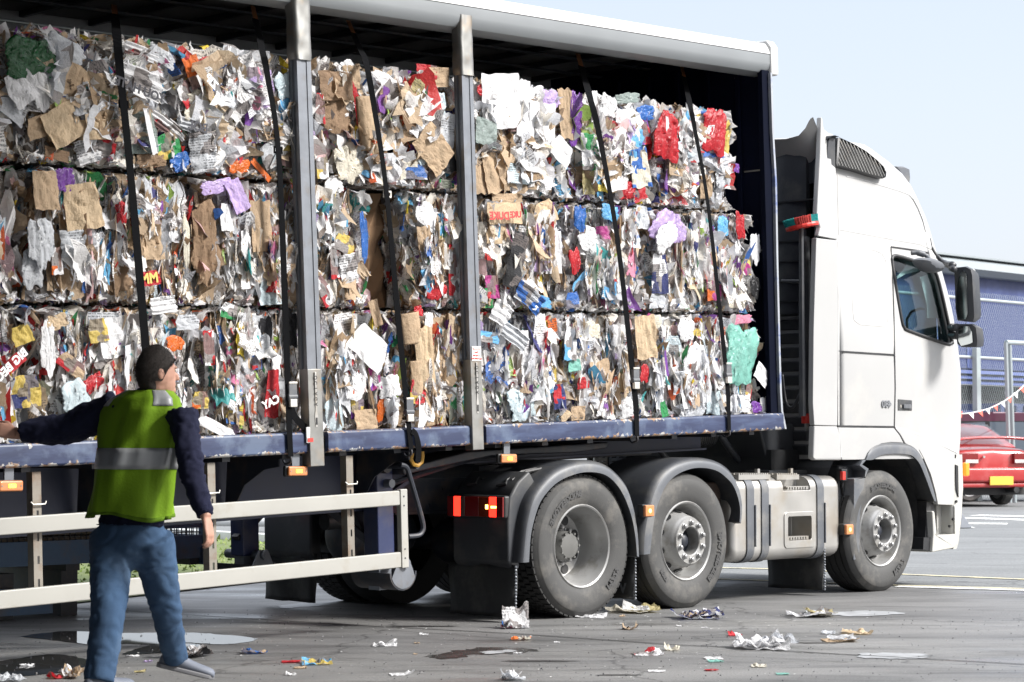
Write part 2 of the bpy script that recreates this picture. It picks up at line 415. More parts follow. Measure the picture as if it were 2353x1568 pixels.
while k < 9000:
    p = (r.uniform(min(xs), max(xs)), r.uniform(min(ys), max(ys)))
    if not inside(p, pl): continue
    k += 1; a = r.uniform(0, 6.28); h = r.uniform(.015, .06)*(1.6 if r.random() < .1 else 1); w = r.uniform(.01, .03)
    dx, dy = math.cos(a)*w, math.sin(a)*w; lx, ly = r.uniform(-.03, .03), r.uniform(-.03, .03)
    gr.add([(p[0]-dx, p[1]-dy, .01), (p[0]+dx, p[1]+dy, .01), (p[0]+lx, p[1]+ly, h)], [(0, 1, 2)])
g = gr.build('grass', blade); props(g, 'short bright green grass on the verge seen under the trailer', 'grass', kind='stuff')
kerbm = mat('kerb_stone', (.62, .62, .60), .7)
mb = MB(); a, b_ = t0+(t0-t1)*6, t1+(t1-t0)*4
mb.bar(a+Vector((0, 0, .05)), b_+Vector((0, 0, .05)), .12, .12); o = mb.build('kerb', kerbm, bevel=.01); o['kind'] = 'structure'
root = empty('pipe_barrier', G(600, 1215), 'low pale pipe barrier lying along the road behind the trailer', 'barrier')
mb = MB(); mb.tube([PD(440, 1195, 30.5), PD(760, 1199, 30.5)], .085, 12); mb.build('pipe', mat('barrier_paint', (.55, .57, .58), .5), root, smooth='auto')
mb = MB()
for px in (470, 590, 700): 
    q = PD(px, 1197, 30.5); mb.cyl((q.x, q.y, 0), (q.x, q.y, q.z), .03, 8)
mb.build('bracket', M['steel'], root)

# ---- blue warehouse ----
WY = PD(2260, 600, 70).y
bl = mat('blue_cladding', (.025, .04, .13), .5, var=.05, scale=.2, dirt=(.12, .16, .38), dirt_amt=.4, dscale=.3)
def wav(m, sc, strg):
    nt = m.node_tree; b = nt.nodes['Principled BSDF']; tc = nt.nodes.new('ShaderNodeTexCoord')
    w = nt.nodes.new('ShaderNodeTexWave'); w.inputs['Scale'].default_value = sc; w.bands_direction = 'X'
    nt.links.new(tc.outputs['Object'], w.inputs[0]); bp = nt.nodes.new('ShaderNodeBump'); bp.inputs['Strength'].default_value = strg; bp.inputs['Distance'].default_value = .05
    nt.links.new(w.outputs[1], bp.inputs['Height']); nt.links.new(bp.outputs[0], b.inputs['Normal'])
wav(bl, .8, .15)
gy = mat('gutter_grey', (.24, .265, .275), .45, var=.04); gyd = mat('gutter_under', (.22, .25, .27), .5)
tl = P(2165, 597, WY); tr = P(2353, 615, WY); zt = (tl.z+tr.z)/2
x0 = P(1990, 600, WY).x; x1 = tr.x+60
root = empty('warehouse', (x0, WY, 0), 'large blue clad warehouse with grey gutter beyond the chain link fence', 'building')
def zz(px, py): return P(px, py, WY).z
zg0 = zz(2260, 634); zb = zz(2330, 852); zc = zz(2300, 886)
mb = MB(); mb.box(x0, x1, WY, WY+8, zb, zt-.1); mb.build('wall', bl, root)
mb = MB(); mb.prism([(x0-.3, WY-.55, zt-.1), (x0-.3, WY-.6, zt-.3), (x0-.3, WY-.35, zt-.48), (x0-.3, WY-.002, zt-.48), (x0-.3, WY-.002, zt+.1)], (x1-x0+.3, 0, 0)); mb.build('gutter', gy, root, smooth='auto')
mb = MB(); mb.box(x0-.2, x1, WY-.3, WY+8, zt+.1, zt+.16); mb.build('roof', gy, root)
blb = mat('blue_band', (.05, .075, .21), .5)
mb = MB()
for i in range(3):
    h = (zb-zc)/3; mb.prism([(x0, WY-.15, zc+i*h), (x0, WY-.02, zc+(i+1)*h-.05), (x0, WY+.2, zc+(i+1)*h-.05), (x0, WY+.2, zc+i*h)], (x1-x0, 0, 0))
mb.build('sill_band', blb, root)
mb = MB(); mb.box(x0, x1, WY+.5, WY+7.5, 0, zc); mb.build('base_wall', mat('dark_base', (.05, .055, .06), .7), root)
xx = x0
while xx < tr.x+6: mb = MB(); mb.box(xx, xx+.12, WY-.03, WY+.1, zb+.02, zt-.5); mb.build('cladding_seam', blb, root); xx += 5.6
# big tyre leaning on it
TYY = WY-9; c = P(2265, 935, TYY); rr_ = abs(P(2238, 930, TYY).x-P(2292, 930, TYY).x)*.42
root = empty('loader_tyre', (c.x, c.y, 0), 'huge dark tyre standing behind the chain link fence', 'tyre')
mb = MB(); R0 = rr_
mb.lathe([(R0*.55, -.3), (R0*.62, -.42), (R0*.9, -.45), (R0, -.36), (R0, .36), (R0*.9, .45), (R0*.55, .35)], (c.x, c.y, R0), n=40)
mb.build('casing', M['rubber'], root, smooth='auto')
mb = MB(); mb.lathe([(R0*.5, -.1), (R0*.55, -.36), (R0*.6, -.38), (R0*.62, -.36)], (c.x, c.y, R0), n=40); mb.build('rim', M['steel'], root)
# dark trailers / skips at the foot of the wall so the gap under the band is busy
skm = mat('skip_blue', (.035, .05, .13), .6)
for i, (pa, pb, h, lab) in enumerate(((2190, 2236, 2.1, 'dark blue container left of the huge tyre behind the fence'), (2300, 2390, 2.3, 'dark blue container right of the huge tyre behind the fence'))):
    a = P(pa, 930, TYY+1).x; b_ = P(pb, 930, TYY+1).x
    root = empty('container', (a, TYY+1, 0), lab, 'container', 'containers behind the fence')
    mb = MB(); mb.box(a, b_, TYY+1, TYY+3.4, .15, h); mb.build('body', skm, root)
    mb = MB(); xx = a+.2
    while xx < b_-.1: mb.box(xx, xx+.09, TYY+.94, TYY+1.0, .2, h-.05); xx += .45
    mb.build('rib', M['navy'], root)

# ---- chain link fence ----
FY = PD(2260, 690, 47).y
gal = mat('fence_galv', (.30, .34, .35), .45, .2, var=.05)
fz = P(2260, 690, FY).z; fx0 = P(1930, 700, FY).x; fx1 = P(2353, 700, FY).x+3
root = empty('chain_link_fence', (fx0, FY, 0), 'tall galvanised chain link fence with pale posts behind the cars', 'fence')
mb = MB(); sp = .085; top = fz+.16; n = int((fx1-fx0+top)/sp); w = .004
for i in range(n):
    for s_ in (1, -1):
        xa = fx0+i*sp-(top if s_ > 0 else 0); xb = xa+top*.62*s_ if False else None
        a = Vector((fx0+i*sp, FY+.004*s_, 0)); slope = .52*s_
        b_ = Vector((a.x+slope*top, a.y, top))
        # clip to the panel
        if b_.x > fx1: t = (fx1-a.x)/(b_.x-a.x); b_ = a+(b_-a)*max(t, 0)
        if b_.x < fx0: t = (fx0-a.x)/(b_.x-a.x) if b_.x != a.x else 1; b_ = a+(b_-a)*max(t, 0)
        if (b_-a).length < .05: continue
        if a.x > fx1: continue
        q = Vector((w, 0, 0)); mb.add([a-q, a+q, b_+q, b_-q], [(0, 1, 2, 3)])
    # continuation of rising wires from the left border
k = 1
while k*sp/.52 < top:
    z0_ = k*sp/.52; a = Vector((fx0, FY+.004, z0_)); b_ = Vector((fx0+.52*(top-z0_), a.y, top)); q = Vector((w, 0, 0)); mb.add([a-q, a+q, b_+q, b_-q], [(0, 1, 2, 3)])
    a = Vector((fx1, FY-.004, z0_)); b_ = Vector((fx1-.52*(top-z0_), a.y, top)); mb.add([a-q, a+q, b_+q, b_-q], [(0, 1, 2, 3)]); k += 1
mb.build('mesh', gal, root)
for py in (690, 700 if False else 823):
    z = P(2260, py, FY).z; mb = MB(); mb.tube([(fx0, FY-.03, z), (fx1, FY-.03, z)], .035, 8); mb.build('rail', gal, root, smooth='auto')
for px in (2050, 2233, 2420):
    x = P(px, 850, FY).x; mb = MB(); mb.box(x-.085, x+.085, FY-.18, FY-.06, 0, P(px, 800, FY).z if px == 2233 else fz-.9); mb.build('post', gal, root, bevel=.01)
# braced steel gate frame at the right
GY = FY-1.2
root = empty('steel_frame', (P(2313, 940, GY).x, GY, 0), 'thin grey steel frame with a slanted leg standing before the fence', 'frame')
mb = MB(); mb.tube([P(2312, 787, GY), P(2360, 789, GY), P(2420, 793, GY)], .05, 8); mb.build('top_bar', gal, root, smooth='auto')
for a, b_ in (((2311, 787), (2319, 960)), ((2320, 793), (2330, 962)), ((2418, 790), (2424, 965))):
    q = P(*b_, GY); q.z = 0; mb = MB(); mb.tube([P(*a, GY), q], .045, 8); mb.build('leg', gal, root, smooth='auto')
# bunting
BY = PD(2260, 930, 43.5).y
root = empty('bunting', P(2192, 946, BY), 'string of red and white pennants hanging in front of the fence', 'bunting')
line = catmull([P(x, y, BY) for x, y in ((2185, 946), (2215, 951), (2266, 941), (2306, 923), (2335, 902), (2353, 886), (2400, 840))], 6)
mb = MB(); mb.tube(line, .011, 5); mb.build('cord', M['sticker'], root)
fr = mat('pennant_red', (.75, .12, .08), .7); fw = mat('pennant_white', (.8, .8, .78), .7)
for i, (px, py) in enumerate(((2206, 948), (2232, 950), (2252, 945), (2270, 940), (2287, 932), (2303, 924), (2319, 914), (2333, 903), (2347, 891))):
    a = P(px-5, py+1.5, BY); b_ = P(px+5, py-3, BY); c = P(px+1+(i % 3)*1.5, py+13, BY)+Vector((0, -.03, 0))
    mb = MB(); mb.prism([a, b_, c], (0, .006, 0)); mb.build('pennant', fr if i % 2 == 0 else fw, root)

# ---- cars ----
def carcoords(c, yaw, s=1.):
    return Matrix.Translation(c) @ Matrix.Rotation(yaw, 4, 'Z') @ Matrix.Scale(s, 4)
redp = mat('red_car_paint', (.36, .018, .018), .35, var=.05, coat=.7, dirt=(.42, .12, .12), dirt_amt=.3)
c = G(2290, 1165); c.z = 0
root = empty('red_saloon_car', mat=carcoords(c, math.atan2(FH.y, FH.x)-math.pi/2+.36, 1.15), label='faded red saloon car with boot spoiler and yellow plate, parked tail towards the yard', cat='car')
XF = wm(root)                 # local: x right, y forward, z up
def ring(y, w, zb, zt, wt=None, r=.12):
    wt = wt or w; n = []
    for (sx, s) in ((1, 1), (-1, -1)):
        pass
    pts = [(w*.92, zb), (w, zb+r), (w, zb+(zt-zb)*.5), (wt, zt-r*.6), (wt*.9, zt), (0, zt+.02)]
    full = pts + [(-a, b) for a, b in reversed(pts[:-1])] + [(-w*.5, zb-.0), (w*.5, zb)]
    return [(a, y, b) for a, b in full]
mb = MB(XF)
mb.loft([ring(y, w, zb, zt, wt) for y, w, zb, zt, wt in ((.04, .80, .50, .93, .74), (.10, .84, .36, 1.0, .78), (.35, .86, .30, 1.03, .80), (.9, .87, .25, 1.04, .80), (2.6, .87, .25, .98, .80), (3.9, .86, .25, .84, .76), (4.35, .78, .3, .68, .7))])
mb.build('body', redp, root, smooth=True, sub=1)
mb = MB(XF)
mb.loft([ring(y, w, zb, zt, wt, .03) for y, w, zb, zt, wt in ((.55, .78, 1.0, 1.04, .72), (1.15, .78, 1.0, 1.40, .58), (1.6, .78, 1.0, 1.44, .58), (2.5, .78, .95, 1.40, .57), (3.2, .76, .9, .96, .7))])
mb.build('cabin', redp, root, smooth='auto')
mb = MB(XF); mb.add([(-.64, .50, 1.08), (.64, .50, 1.08), (.52, 1.06, 1.43), (-.52, 1.06, 1.43)], [(0, 1, 2, 3)]); mb.build('rear_window', M['cglass'], root)
mb = MB(XF); mb.box(-.82, .82, -.1, .12, .42, .68); mb.build('bumper', redp, root, bevel=.05)
mb = MB(XF); mb.box(-.78, .78, -.06, .12, .33, .42); mb.build('valance', redp, root, bevel=.03)
mb = MB(XF)
pts = [(-.80, .06, 1.06), (-.74, .05, 1.13), (-.62, .04, 1.165), (-.3, .03, 1.185), (0, .03, 1.19), (.3, .03, 1.185), (.62, .04, 1.165), (.74, .05, 1.13), (.80, .06, 1.06)]
mb.loft([[(p[0], p[1]-.07, p[2]-.0), (p[0], p[1]+.02, p[2]+.03), (p[0], p[1]+.16, p[2]), (p[0], p[1]+.05, p[2]-.022)] for p in catmull(pts, 4)]); mb.build('spoiler', redp, root, smooth=True)
for s in (-1, 1):
    mb = MB(XF); mb.box(min(s*.36, s*.80), max(s*.36, s*.80), -.015, .06, .74, .93); lo = mb.build('tail_light', M['redlens'], root, bevel=.015)
    mb = MB(XF); mb.box(min(s*.37, s*.62), max(s*.37, s*.62), -.022, -.012, .755, .815); mb.build('reversing_lens', mat('clear_lens', (.55, .52, .5), .2), lo)
    mb = MB(XF); mb.box(min(s*.63, s*.79), max(s*.63, s*.79), -.022, -.012, .755, .815); mb.build('indicator_lens', M['amberdk'], lo)
mb = MB(XF); mb.box(-.2, .27, -.118, -.1, .375, .525); mb.build('number_plate', mat('plate_yellow', (.68, .45, .06), .5, var=.03), root, bevel=.005)
mb = MB(XF); mb.cyl((-.24, -.005, .86), (-.24, .03, .86), .022, 10); mb.build('boot_lock', M['alu'], root)
mb = MB(XF); mb.cyl((.36, -.08, .29), (.36, .3, .29), .055, 14); mb.build('exhaust', M['black'], root)
for (x, y) in ((-.72, .95), (.72, .95), (-.72, 3.5), (.72, 3.5)):
    mb = MB(XF); mb.lathe([(.19, -.09), (.27, -.10), (.30, -.07), (.305, 0), (.30, .07), (.27, .10), (.19, .09)], (x, y, .305), (1, 0, 0), 28); w_ = mb.build('wheel', M['rubber'], root, smooth='auto')
    mb = MB(XF); mb.lathe([(.02, -.06), (.16, -.07), (.2, -.09)], (x, y, .305), (1, 0, 0), 28); mb.lathe([(.02, .06), (.16, .07), (.2, .09)], (x, y, .305), (1, 0, 0), 28); mb.build('rim', M['rim'], w_, smooth='auto')
mb = MB(XF); mb.box(-.7, .7, .2, 4.2, .2, .34); mb.build('underbody', M['black'], root)
# purple people carrier behind
pp = mat('maroon_car_paint', (.09, .02, .045), .3, coat=.8)
c = PD(2200, 1150, 46); c.z = 0
root = empty('people_carrier', mat=carcoords(c, math.atan2(RV.y, RV.x)+.05), label='dark maroon estate car with long side windows parked behind the red saloon', cat='car')
XF = wm(root)                 # local: x forward (to the right), y away, z up
L_, H_ = 4.6, 1.94
mb = MB(XF)
def sring(y, dz, ins):
    pr = [(-.55, .45), (-.62, .9), (-.5, 1.15), (-.3, H_-.2), (-.05, H_-.04), (.8, H_), (2.0, H_-.03), (2.6, H_-.2), (3.35, 1.2), (4.0, 1.05), (4.25, .8), (4.25, .4)]
    return [(a, y, min(b, 1.0)+(b-1.0 if b > 1 else 0)) for a, b in pr]
mb.loft([sring(0, 0, 0), sring(.0, 0, 0), sring(1.75, 0, 0)]); mb.build('body', pp, root, bevel=.08)
mb = MB(XF); mb.prism([(-.2, -.012, 1.15), (-.12, -.012, H_-.26), (.62, -.012, H_-.22), (.62, -.012, 1.13)], (0, .006, 0)); mb.build('rear_side_window', M['mirror'] if False else mat('dark_car_window', (.10, .13, .16), .06, var=.02, coat=1.), root)
mb = MB(XF); mb.prism([(.72, -.012, 1.13), (.72, -.012, H_-.22), (1.75, -.012, H_-.22), (1.75, -.012, 1.11)], (0, .006, 0)); mb.build('door_window', bpy.data.materials['dark_car_window'], root)
mb = MB(XF); mb.prism([(1.83, -.012, 1.11), (1.83, -.012, H_-.22), (2.35, -.012, H_-.26), (3.05, -.012, 1.15)], (0, .006, 0)); mb.build('door_window', bpy.data.materials['dark_car_window'], root)
mb = MB(XF); mb.prism([(-.26, -.008, 1.1), (-.16, -.008, H_-.2), (2.4, -.008, H_-.2), (3.15, -.008, 1.08)], (0, .005, 0)); mb.build('window_trim', M['black'], root)
for x in (.25, 3.2):
    for y in (.02, 1.7):
        mb = MB(XF); mb.lathe([(.2, -.09), (.28, -.10), (.31, -.07), (.315, 0), (.31, .07), (.28, .10), (.19, .09)], (x, y, .315), (0, 1, 0), 28); w_ = mb.build('wheel', M['rubber'], root, smooth='auto')
        mb = MB(XF); mb.lathe([(.02, -.06), (.16, -.07), (.2, -.092)], (x, y, .315), (0, 1, 0), 28); mb.build('rim', M['rim'], w_, smooth='auto')
# stone by the bumper
q = G(2207, 1214); mb = MB(); mb.prism([(q.x-.12, q.y, 0), (q.x+.16, q.y-.1, 0), (q.x+.08, q.y-.05, .14), (q.x-.03, q.y, .27)], (.1, .2, 0)); o = mb.build('kerb_block', M['steeld'], bevel=.01); props(o, 'small grey wedge shaped block on the road before the red car', 'block')

rubm = mat('rubber_mark', (.07, .07, .068), .55, var=.35, scale=7)
def stain(name, px, py, rx, ry, m_, seed):
    r = random.Random(seed); c = G(px, py); pts = []
    for k in range(26):
        a = 2*math.pi*k/26; f = r.uniform(.72, 1.15); pts.append(Vector((c.x, c.y, 0))+RV*rx*f*math.cos(a)+FH*ry*f*math.sin(a))
    sheet(name, catmull(pts+[pts[0]], 3)[:-1], m_, .0022+.0001*seed)
oilm = mat('oil_stain', (.038, .037, .036), .35, var=.3, scale=6)
for i, (px, py, rx, ry) in enumerate(((1240, 1520, .22, .05), (1880, 1478, .16, .06), (1420, 1552, .12, .03), (980, 1440, .25, .05))):
    stain('oil_stain', px, py, rx, ry, oilm, i)
# ================= tractor unit =================
TR = empty('tractor_unit', (0, 1.25, 0), 'white high roof lorry tractor unit coupled to the bale trailer', 'lorry')
def arc(c, r, a0, a1, n, y):
    return [Vector((c[0]+r*math.cos(rad(a0+(a1-a0)*i/n)), y, c[1]+r*math.sin(rad(a0+(a1-a0)*i/n)))) for i in range(n+1)]
M['hubd'] = mat('drive_hub', (.13, .13, .125), .5, .3, var=.15)
M['nut'] = mat('nut_cap', (.30, .30, .30), .35, .6, var=.1)
# ---- wheels ----
def sidewall_text(parent, s, c, R, a_deg, size, y, sgn=-1, xs=1.):
    """embossed mirrored lettering bent round the tyre; a_deg = angle of the text centre (0 = front, 90 = top)"""
    def warp(a, b, z):
        t = rad(a_deg)-a/R; r_ = R+b
        return Vector((c[0]+r_*math.cos(t), y-.004+z*0-(.001 if z > 0 else 0), c[1]+r_*math.sin(t)))
    # text runs clockwise seen from outside; mirrored like the photograph
    return text_obj('lettering', s, size, (0, 0, 0), (1, 0, 0), (0, 0, 1), M['letter'], parent, True, .003, .001, warp, xs)
def tyre_prof(R, w, ri):
    h = R-ri
    return [(ri-.01, .02), (ri+.005, .0-.0), (ri+h*.25, -.016), (ri+h*.55, -.024), (ri+h*.78, -.018), (ri+h*.82, -.011), (R-.035, -.006), (R-.012, .008), (R-.002, .03),
            (R, .06), (R, w-.06), (R-.01, w-.02), (R-.06, w), (ri+h*.5, w+.02), (ri, w-.01)]
def make_wheel(x, y, R=.515, w=.30, ri=.300, kind='steer', lug=False, texts=(), side=1, zc=None):
    """side=1: outer face towards -y"""
    zc = zc if zc is not None else R-.005
    ax = (0, side, 0); c = Vector((x, y, zc))
    root = TR; mb = MB(); pr = tyre_prof(R, w, ri)
    mb.lathe(pr[:9], c, ax, 72); t = mb.mesh('tyre')
    mb2 = MB(); n = 72
    # tread: grooves modelled as steps round the circumference
    mb2.lathe([(R-.002, .03), (R-.014, .05), (R-.014, w-.05), (R-.012, w-.02), (R-.06, w), (ri, w)], c, ax, 72)
    blocks = 60 if lug else 0
    for i in range(blocks):
        t_ = 2*math.pi*i/blocks; u = Vector((math.cos(t_), 0, math.sin(t_))); tn = Vector((-math.sin(t_), 0, math.cos(t_)))
        for (ya, yb, k) in ((.012, .085, 0), (.095, .145, .5), (.155, .205, 0), (.215, w-.012, .5)):
            u2 = Vector((math.cos(t_+k*2*math.pi/blocks), 0, math.sin(t_+k*2*math.pi/blocks))); tn2 = Vector((-u2.z, 0, u2.x))
            mb2.obox(c+u2*(R-.009)+Vector((0, side*(ya+yb)/2, 0)), u2*.012, tn2*(math.pi*R/blocks*.74), Vector((0, (yb-ya)/2, 0)))
    if not lug:
        for ya, yb in ((.02, .07), (.082, .135), (.147, .2), (.212, w-.02)):
            mb2.lathe([(R-.014, ya), (R-.001, ya+.002), (R-.001, yb-.002), (R-.014, yb)], c, ax, 72)
    wh = link('wheel', t, M['rubber'], root, smooth='auto')
    mb2.build('tread', M['tread'], wh, smooth='auto' if not lug else False)
    for (s, a, sz, rr_, xs) in texts: sidewall_text(wh, s, (x, zc), rr_, a, sz, y-.024*side, xs=xs)
    nb = 10; rm = MB()
    if kind == 'steer':
        rm.lathe([(ri-.005, .05), (ri+.004, -.0), (ri-.003, -.008), (ri-.014, .0), (ri-.022, .03), (ri-.03, .10), (ri-.045, .13), (ri-.055, .137)], c, ax, 64)
        # disc with ten round holes
        r_o, r_i = ri-.055, .195; d_o, d_i = .115, .03
        rm.lathe([(r_o, .135), (.240, .128), (.204, .036), (r_i, .0), (.188, -.02), (.18, -.028), (.176, -.04)], c, ax, 60)
        rm.lathe([(.176, -.04), (.172, -.047), (.112, -.047), (.105, -.04), (.103, .09)], c, ax, 60)
        hub = MB(); hub.lathe([(.103, .06), (.085, .06), (.06, .05), (.05, .02), (.035, .008), (.0, .005)], c, ax, 32)
    else:
        rm.lathe([(ri-.005, .05), (ri+.004, -.0), (ri-.003, -.008), (ri-.014, .0), (ri-.024, .035), (ri-.034, .09), (ri-.05, .12), (ri-.052, .185), (ri-.06, .21), (ri-.068, .25)], c, ax, 64)
        rm.lathe([(ri-.066, .235), (ri-.10, .245), (.165, .24), (.15, .23), (.10, .23), (.0, .23)], c, ax, 60)
        hub = MB(); hub.lathe([(.11, .23), (.105, .16), (.095, .13), (.088, .118), (.03, .112), (0, .112)], c, ax, 32)
        for i in range(12):
            t_ = 2*math.pi*i/12; q = c+Vector((math.cos(t_)*.096, side*.13, math.sin(t_)*.096)); hub.cyl(q, q-Vector((0, side*.018, 0)), .009, 8)
    ro = rm.build('rim', M['rim'], wh, smooth='auto')
    hub.build('hub', M['hubd'] if kind != 'steer' else M['chassis'], ro, smooth='auto')
    rb = .235 if kind == 'steer' else .195
    for i in range(nb if kind == 'steer' else 8):
        t_ = 2*math.pi*(i+.5)/(nb if kind == 'steer' else 8)
        u = Vector((math.cos(t_), 0, math.sin(t_))); tn = Vector((-u.z, 0, u.x))
        dpt = .0675 if kind == 'steer' else .236
        if kind == 'steer':
            # oval hole lying on the cone between hub and rim
            nrm = (Vector((0, -side*.38, 0))+u*.92).normalized(); e = (Vector((0, side*.92, 0))+u*.38).normalized()
            q = c+u*.222+Vector((0, side*.082, 0))+nrm*.005
            pts = [q+tn*.034*math.cos(k*.5236)+e*.036*math.sin(k*.5236) for k in range(12)]
            hm = MB(); hm.prism(pts, nrm*.004); hm.build('hand_hole', M['black'], ro)
        else:
            q = c+u*.19+Vector((0, side*.236, 0)); pts = [q+tn*.036*math.cos(k*.5236)+u*.036*math.sin(k*.5236) for k in range(12)]
            hm = MB(); hm.prism(pts, Vector((0, -side*.003, 0))); hm.build('hand_hole', M['black'], ro)
    for i in range(10):
        t_ = 2*math.pi*(i+.5)/10; u = Vector((math.cos(t_), 0, math.sin(t_)))
        if kind == 'steer': q = c+u*.140+Vector((0, -side*.047, 0)); rn, ln = .018, .024
        else: q = c+u*.132+Vector((0, side*.225, 0)); rn, ln = .017, .04
        b_ = MB(); b_.lathe([(rn+.006, .0), (rn+.005, -.006), (rn, -.008), (rn*.92, -ln), (rn*.5, -ln-.006), (0, -ln-.006)], q, ax, 12); b_.build('wheel_nut', M['nut'], ro, smooth='auto')
    return wh
wn = P(1336, 1250, 0)
W1, W2, W3 = .005, 1.185, 3.775
make_wheel(W1, -.0, kind='drive', lug=True, texts=(('BRIDGESTONE', 125, .062, .385, 1.0), ('M729', -38, .062, .395, 1.3)))
make_wheel(W2, .0, kind='steer', texts=(('BRIDGESTONE', -22, .062, .385, 1.0), ('R297', -140, .04, .385, 1.2)))
make_wheel(W3, .0, kind='steer', texts=(('BRIDGESTONE', 88, .058, .39, 1.0), ('R297', -52, .07, .395, 1.35)))
for x, kd in ((W1, 'drive'), (W2, 'steer'), (W3, 'steer')):
    make_wheel(x, 2.5, kind=kd, lug=kd == 'drive', side=-1)
    if kd == 'drive':
        for y in (.34, 1.86):
            mb = MB(); mb.lathe([(.3, 0), (.5, 0), (.512, .03), (.512, .27), (.5, .30), (.3, .3)], (x, y, .51), n=48); mb.build('inner_tyre', M['tread'], TR, smooth='auto')
    mb = MB(); mb.cyl((x, .25, .51), (x, 2.25, .51), .075, 16)
    if kd == 'drive': mb.lathe([(0, -.2), (.16, -.16), (.21, 0), (.16, .16), (0, .2)], (x, 1.25, .51), n=24)
    mb.build('axle', M['chassis'], TR, smooth='auto')
# ---- frame ----
for y in (.86, 1.58):
    mb = MB(); mb.box(-1.05, 4.6, y, y+.07, .74, 1.0); mb.box(-1.05, 4.6, y-.02, y+.09, .98, 1.0); mb.box(-1.05, 4.6, y-.02, y+.09, .74, .755)
    for i in range(40):
        q = Vector((-.95+i*.13, y, .80+(i % 2)*.12)); mb.cyl(q, q-Vector((0, .012, 0)), .014, 6)
    mb.build('frame_rail', M['chassis'], TR)
mb = MB(); mb.box(-1.05, -.97, .93, 1.58, .76, .98); mb.build('rear_cross_member', M['chassis'], TR)
mb = MB(); mb.lathe([(.0, .0), (.46, .0), (.5, .03), (.5, .05), (0, .05)], (.35, 1.25, 1.08), (0, 0, 1), 40); mb.box(-.2, .9, .85, 1.65, .98, 1.09); mb.build('fifth_wheel', M['chassis'], TR, smooth='auto')
for x in (W1-.35, W1+.38, W2-.3):
    for y in (.72, 1.78):
        mb = MB(); mb.lathe([(.10, 0), (.13, .03), (.14, .08), (.125, .12), (.14, .16), (.13, .2), (.09, .22)], (x, y, .62), (0, 0, 1), 20); mb.build('air_spring', M['black'], TR, smooth='auto')
mb = MB(); mb.lathe([(0, -.28), (.1, -.27), (.14, -.22), (.14, .22), (.1, .27), (0, .28)], (-.5, 2.15, .62), (1, 0, 0), 24); mb.build('air_tank', M['black'], TR, smooth='auto')
# slotted exhaust shields seen under the trailer
YE = 2.05
for (pa, pb, mm) in ((1366, 1396, 'alu'), (1402, 1452, 'steeld')):
    a, b_ = PX(pa, 1004, 1.75).x, 0
    c0, c1 = P(pa, 1030, YE), P(pb, 1030, YE)
    zt_, zb_ = P(pa, 990, YE).z, P(pa, 1075, YE).z
    o_ = []
    nsl = 9; cols = 2 if pb-pa < 40 else 3
    wd = c1.x-c0.x
    for ci in range(cols):
        for k in range(nsl):
            xa = c0.x+wd*(ci+.2)/cols; xb = c0.x+wd*(ci+.8)/cols; z = zb_+(zt_-zb_)*(k+.35)/nsl; zz_ = z+(zt_-zb_)*.3/nsl
            o_.append([Vector((xa, YE, z)), Vector((xb, YE, z)), Vector((xb, YE, zz_)), Vector((xa, YE, zz_))])
    mb = MB(); mb.prism([(c0.x, YE, zb_), (c1.x, YE, zb_), (c1.x, YE, zt_), (c0.x, YE, zt_)], (0, .015, 0), holes=o_); mb.build('exhaust_shield', M[mm], TR)
    mb = MB(); mb.box(c0.x, c1.x, YE+.06, YE+.09, zb_, zt_); mb.build('shield_back', M['black'], TR)
# ---- mudguards: outer profile swept across + pale outer flange ----
def mudguard(outer, inner, yo, depth, name='mudguard', lipm='plas2'):
    """outer/inner: profile points on the near plane, both from rear foot to front foot, same count"""
    root = None
    o3 = catmull(outer, 5); i3 = catmull(inner, 5); n = len(o3)
    mb = MB(); rows = []
    R_ = .035
    for (dy, k) in ((depth, 0.), (R_*1.6, 0.), (R_*.7, .12), (R_*.2, .35), (0, .62)):
        rows.append([Vector(((a*(1-k)+b_*k).x, yo+dy, (a*(1-k)+b_*k).z)) for a, b_ in zip(o3, i3)] if dy < depth else [Vector((a.x, yo+dy, a.z)) for a in o3])
    rows.append([Vector((b_.x, yo, b_.z)) for b_ in i3])
    rows.append([Vector((b_.x, yo+.03, b_.z)) for b_ in i3])
    rows.append([Vector(((b_.x+a.x)/2, yo+depth, (b_.z+a.z)/2)) for a, b_ in zip(o3, i3)])
    fs = []; vs = [v for r_ in rows for v in r_]
    mi = []
    for r_ in range(len(rows)-1):
        for j in range(n-1): fs.append((r_*n+j, r_*n+j+1, (r_+1)*n+j+1, (r_+1)*n+j)); mi.append(1 if r_ in (3, 4) else 0)
    # close the feet
    k = len(rows); fs.append(tuple(i*n for i in range(k))); mi.append(0); fs.append(tuple(i*n+n-1 for i in reversed(range(k)))); mi.append(0)
    mb.add(vs, fs); mb.m = mi
    return mb.build(name, [M['plas'], M[lipm]], TR, smooth='auto')
YM = -.05
def pr(l, y=YM): return [P(a, b_, y) for a, b_ in l]
D2 = lambda l: [(746.7+x*.3418, 1033.9+y*.3418) for x, y in l]
o1 = D2([(1318, 762), (1335, 600), (1350, 480), (1385, 340), (1450, 235), (1540, 145), (1640, 92), (1760, 68), (1880, 85), (1970, 145), (2050, 245), (2095, 390), (2118, 560), (2126, 726)])
i1 = D2([(1372, 755), (1382, 600), (1400, 500), (1440, 370), (1495, 285), (1570, 215), (1660, 172), (1760, 150), (1870, 163), (1945, 215), (2010, 310), (2062, 450), (2088, 590), (2098, 715)])
mg = mudguard(pr(o1), pr(i1), YM, .62)
D3 = lambda l: [(1407.2+x*.2748, 976.4+y*.2748) for x, y in l]      # zoom of 2450..3050 x 1700..2450
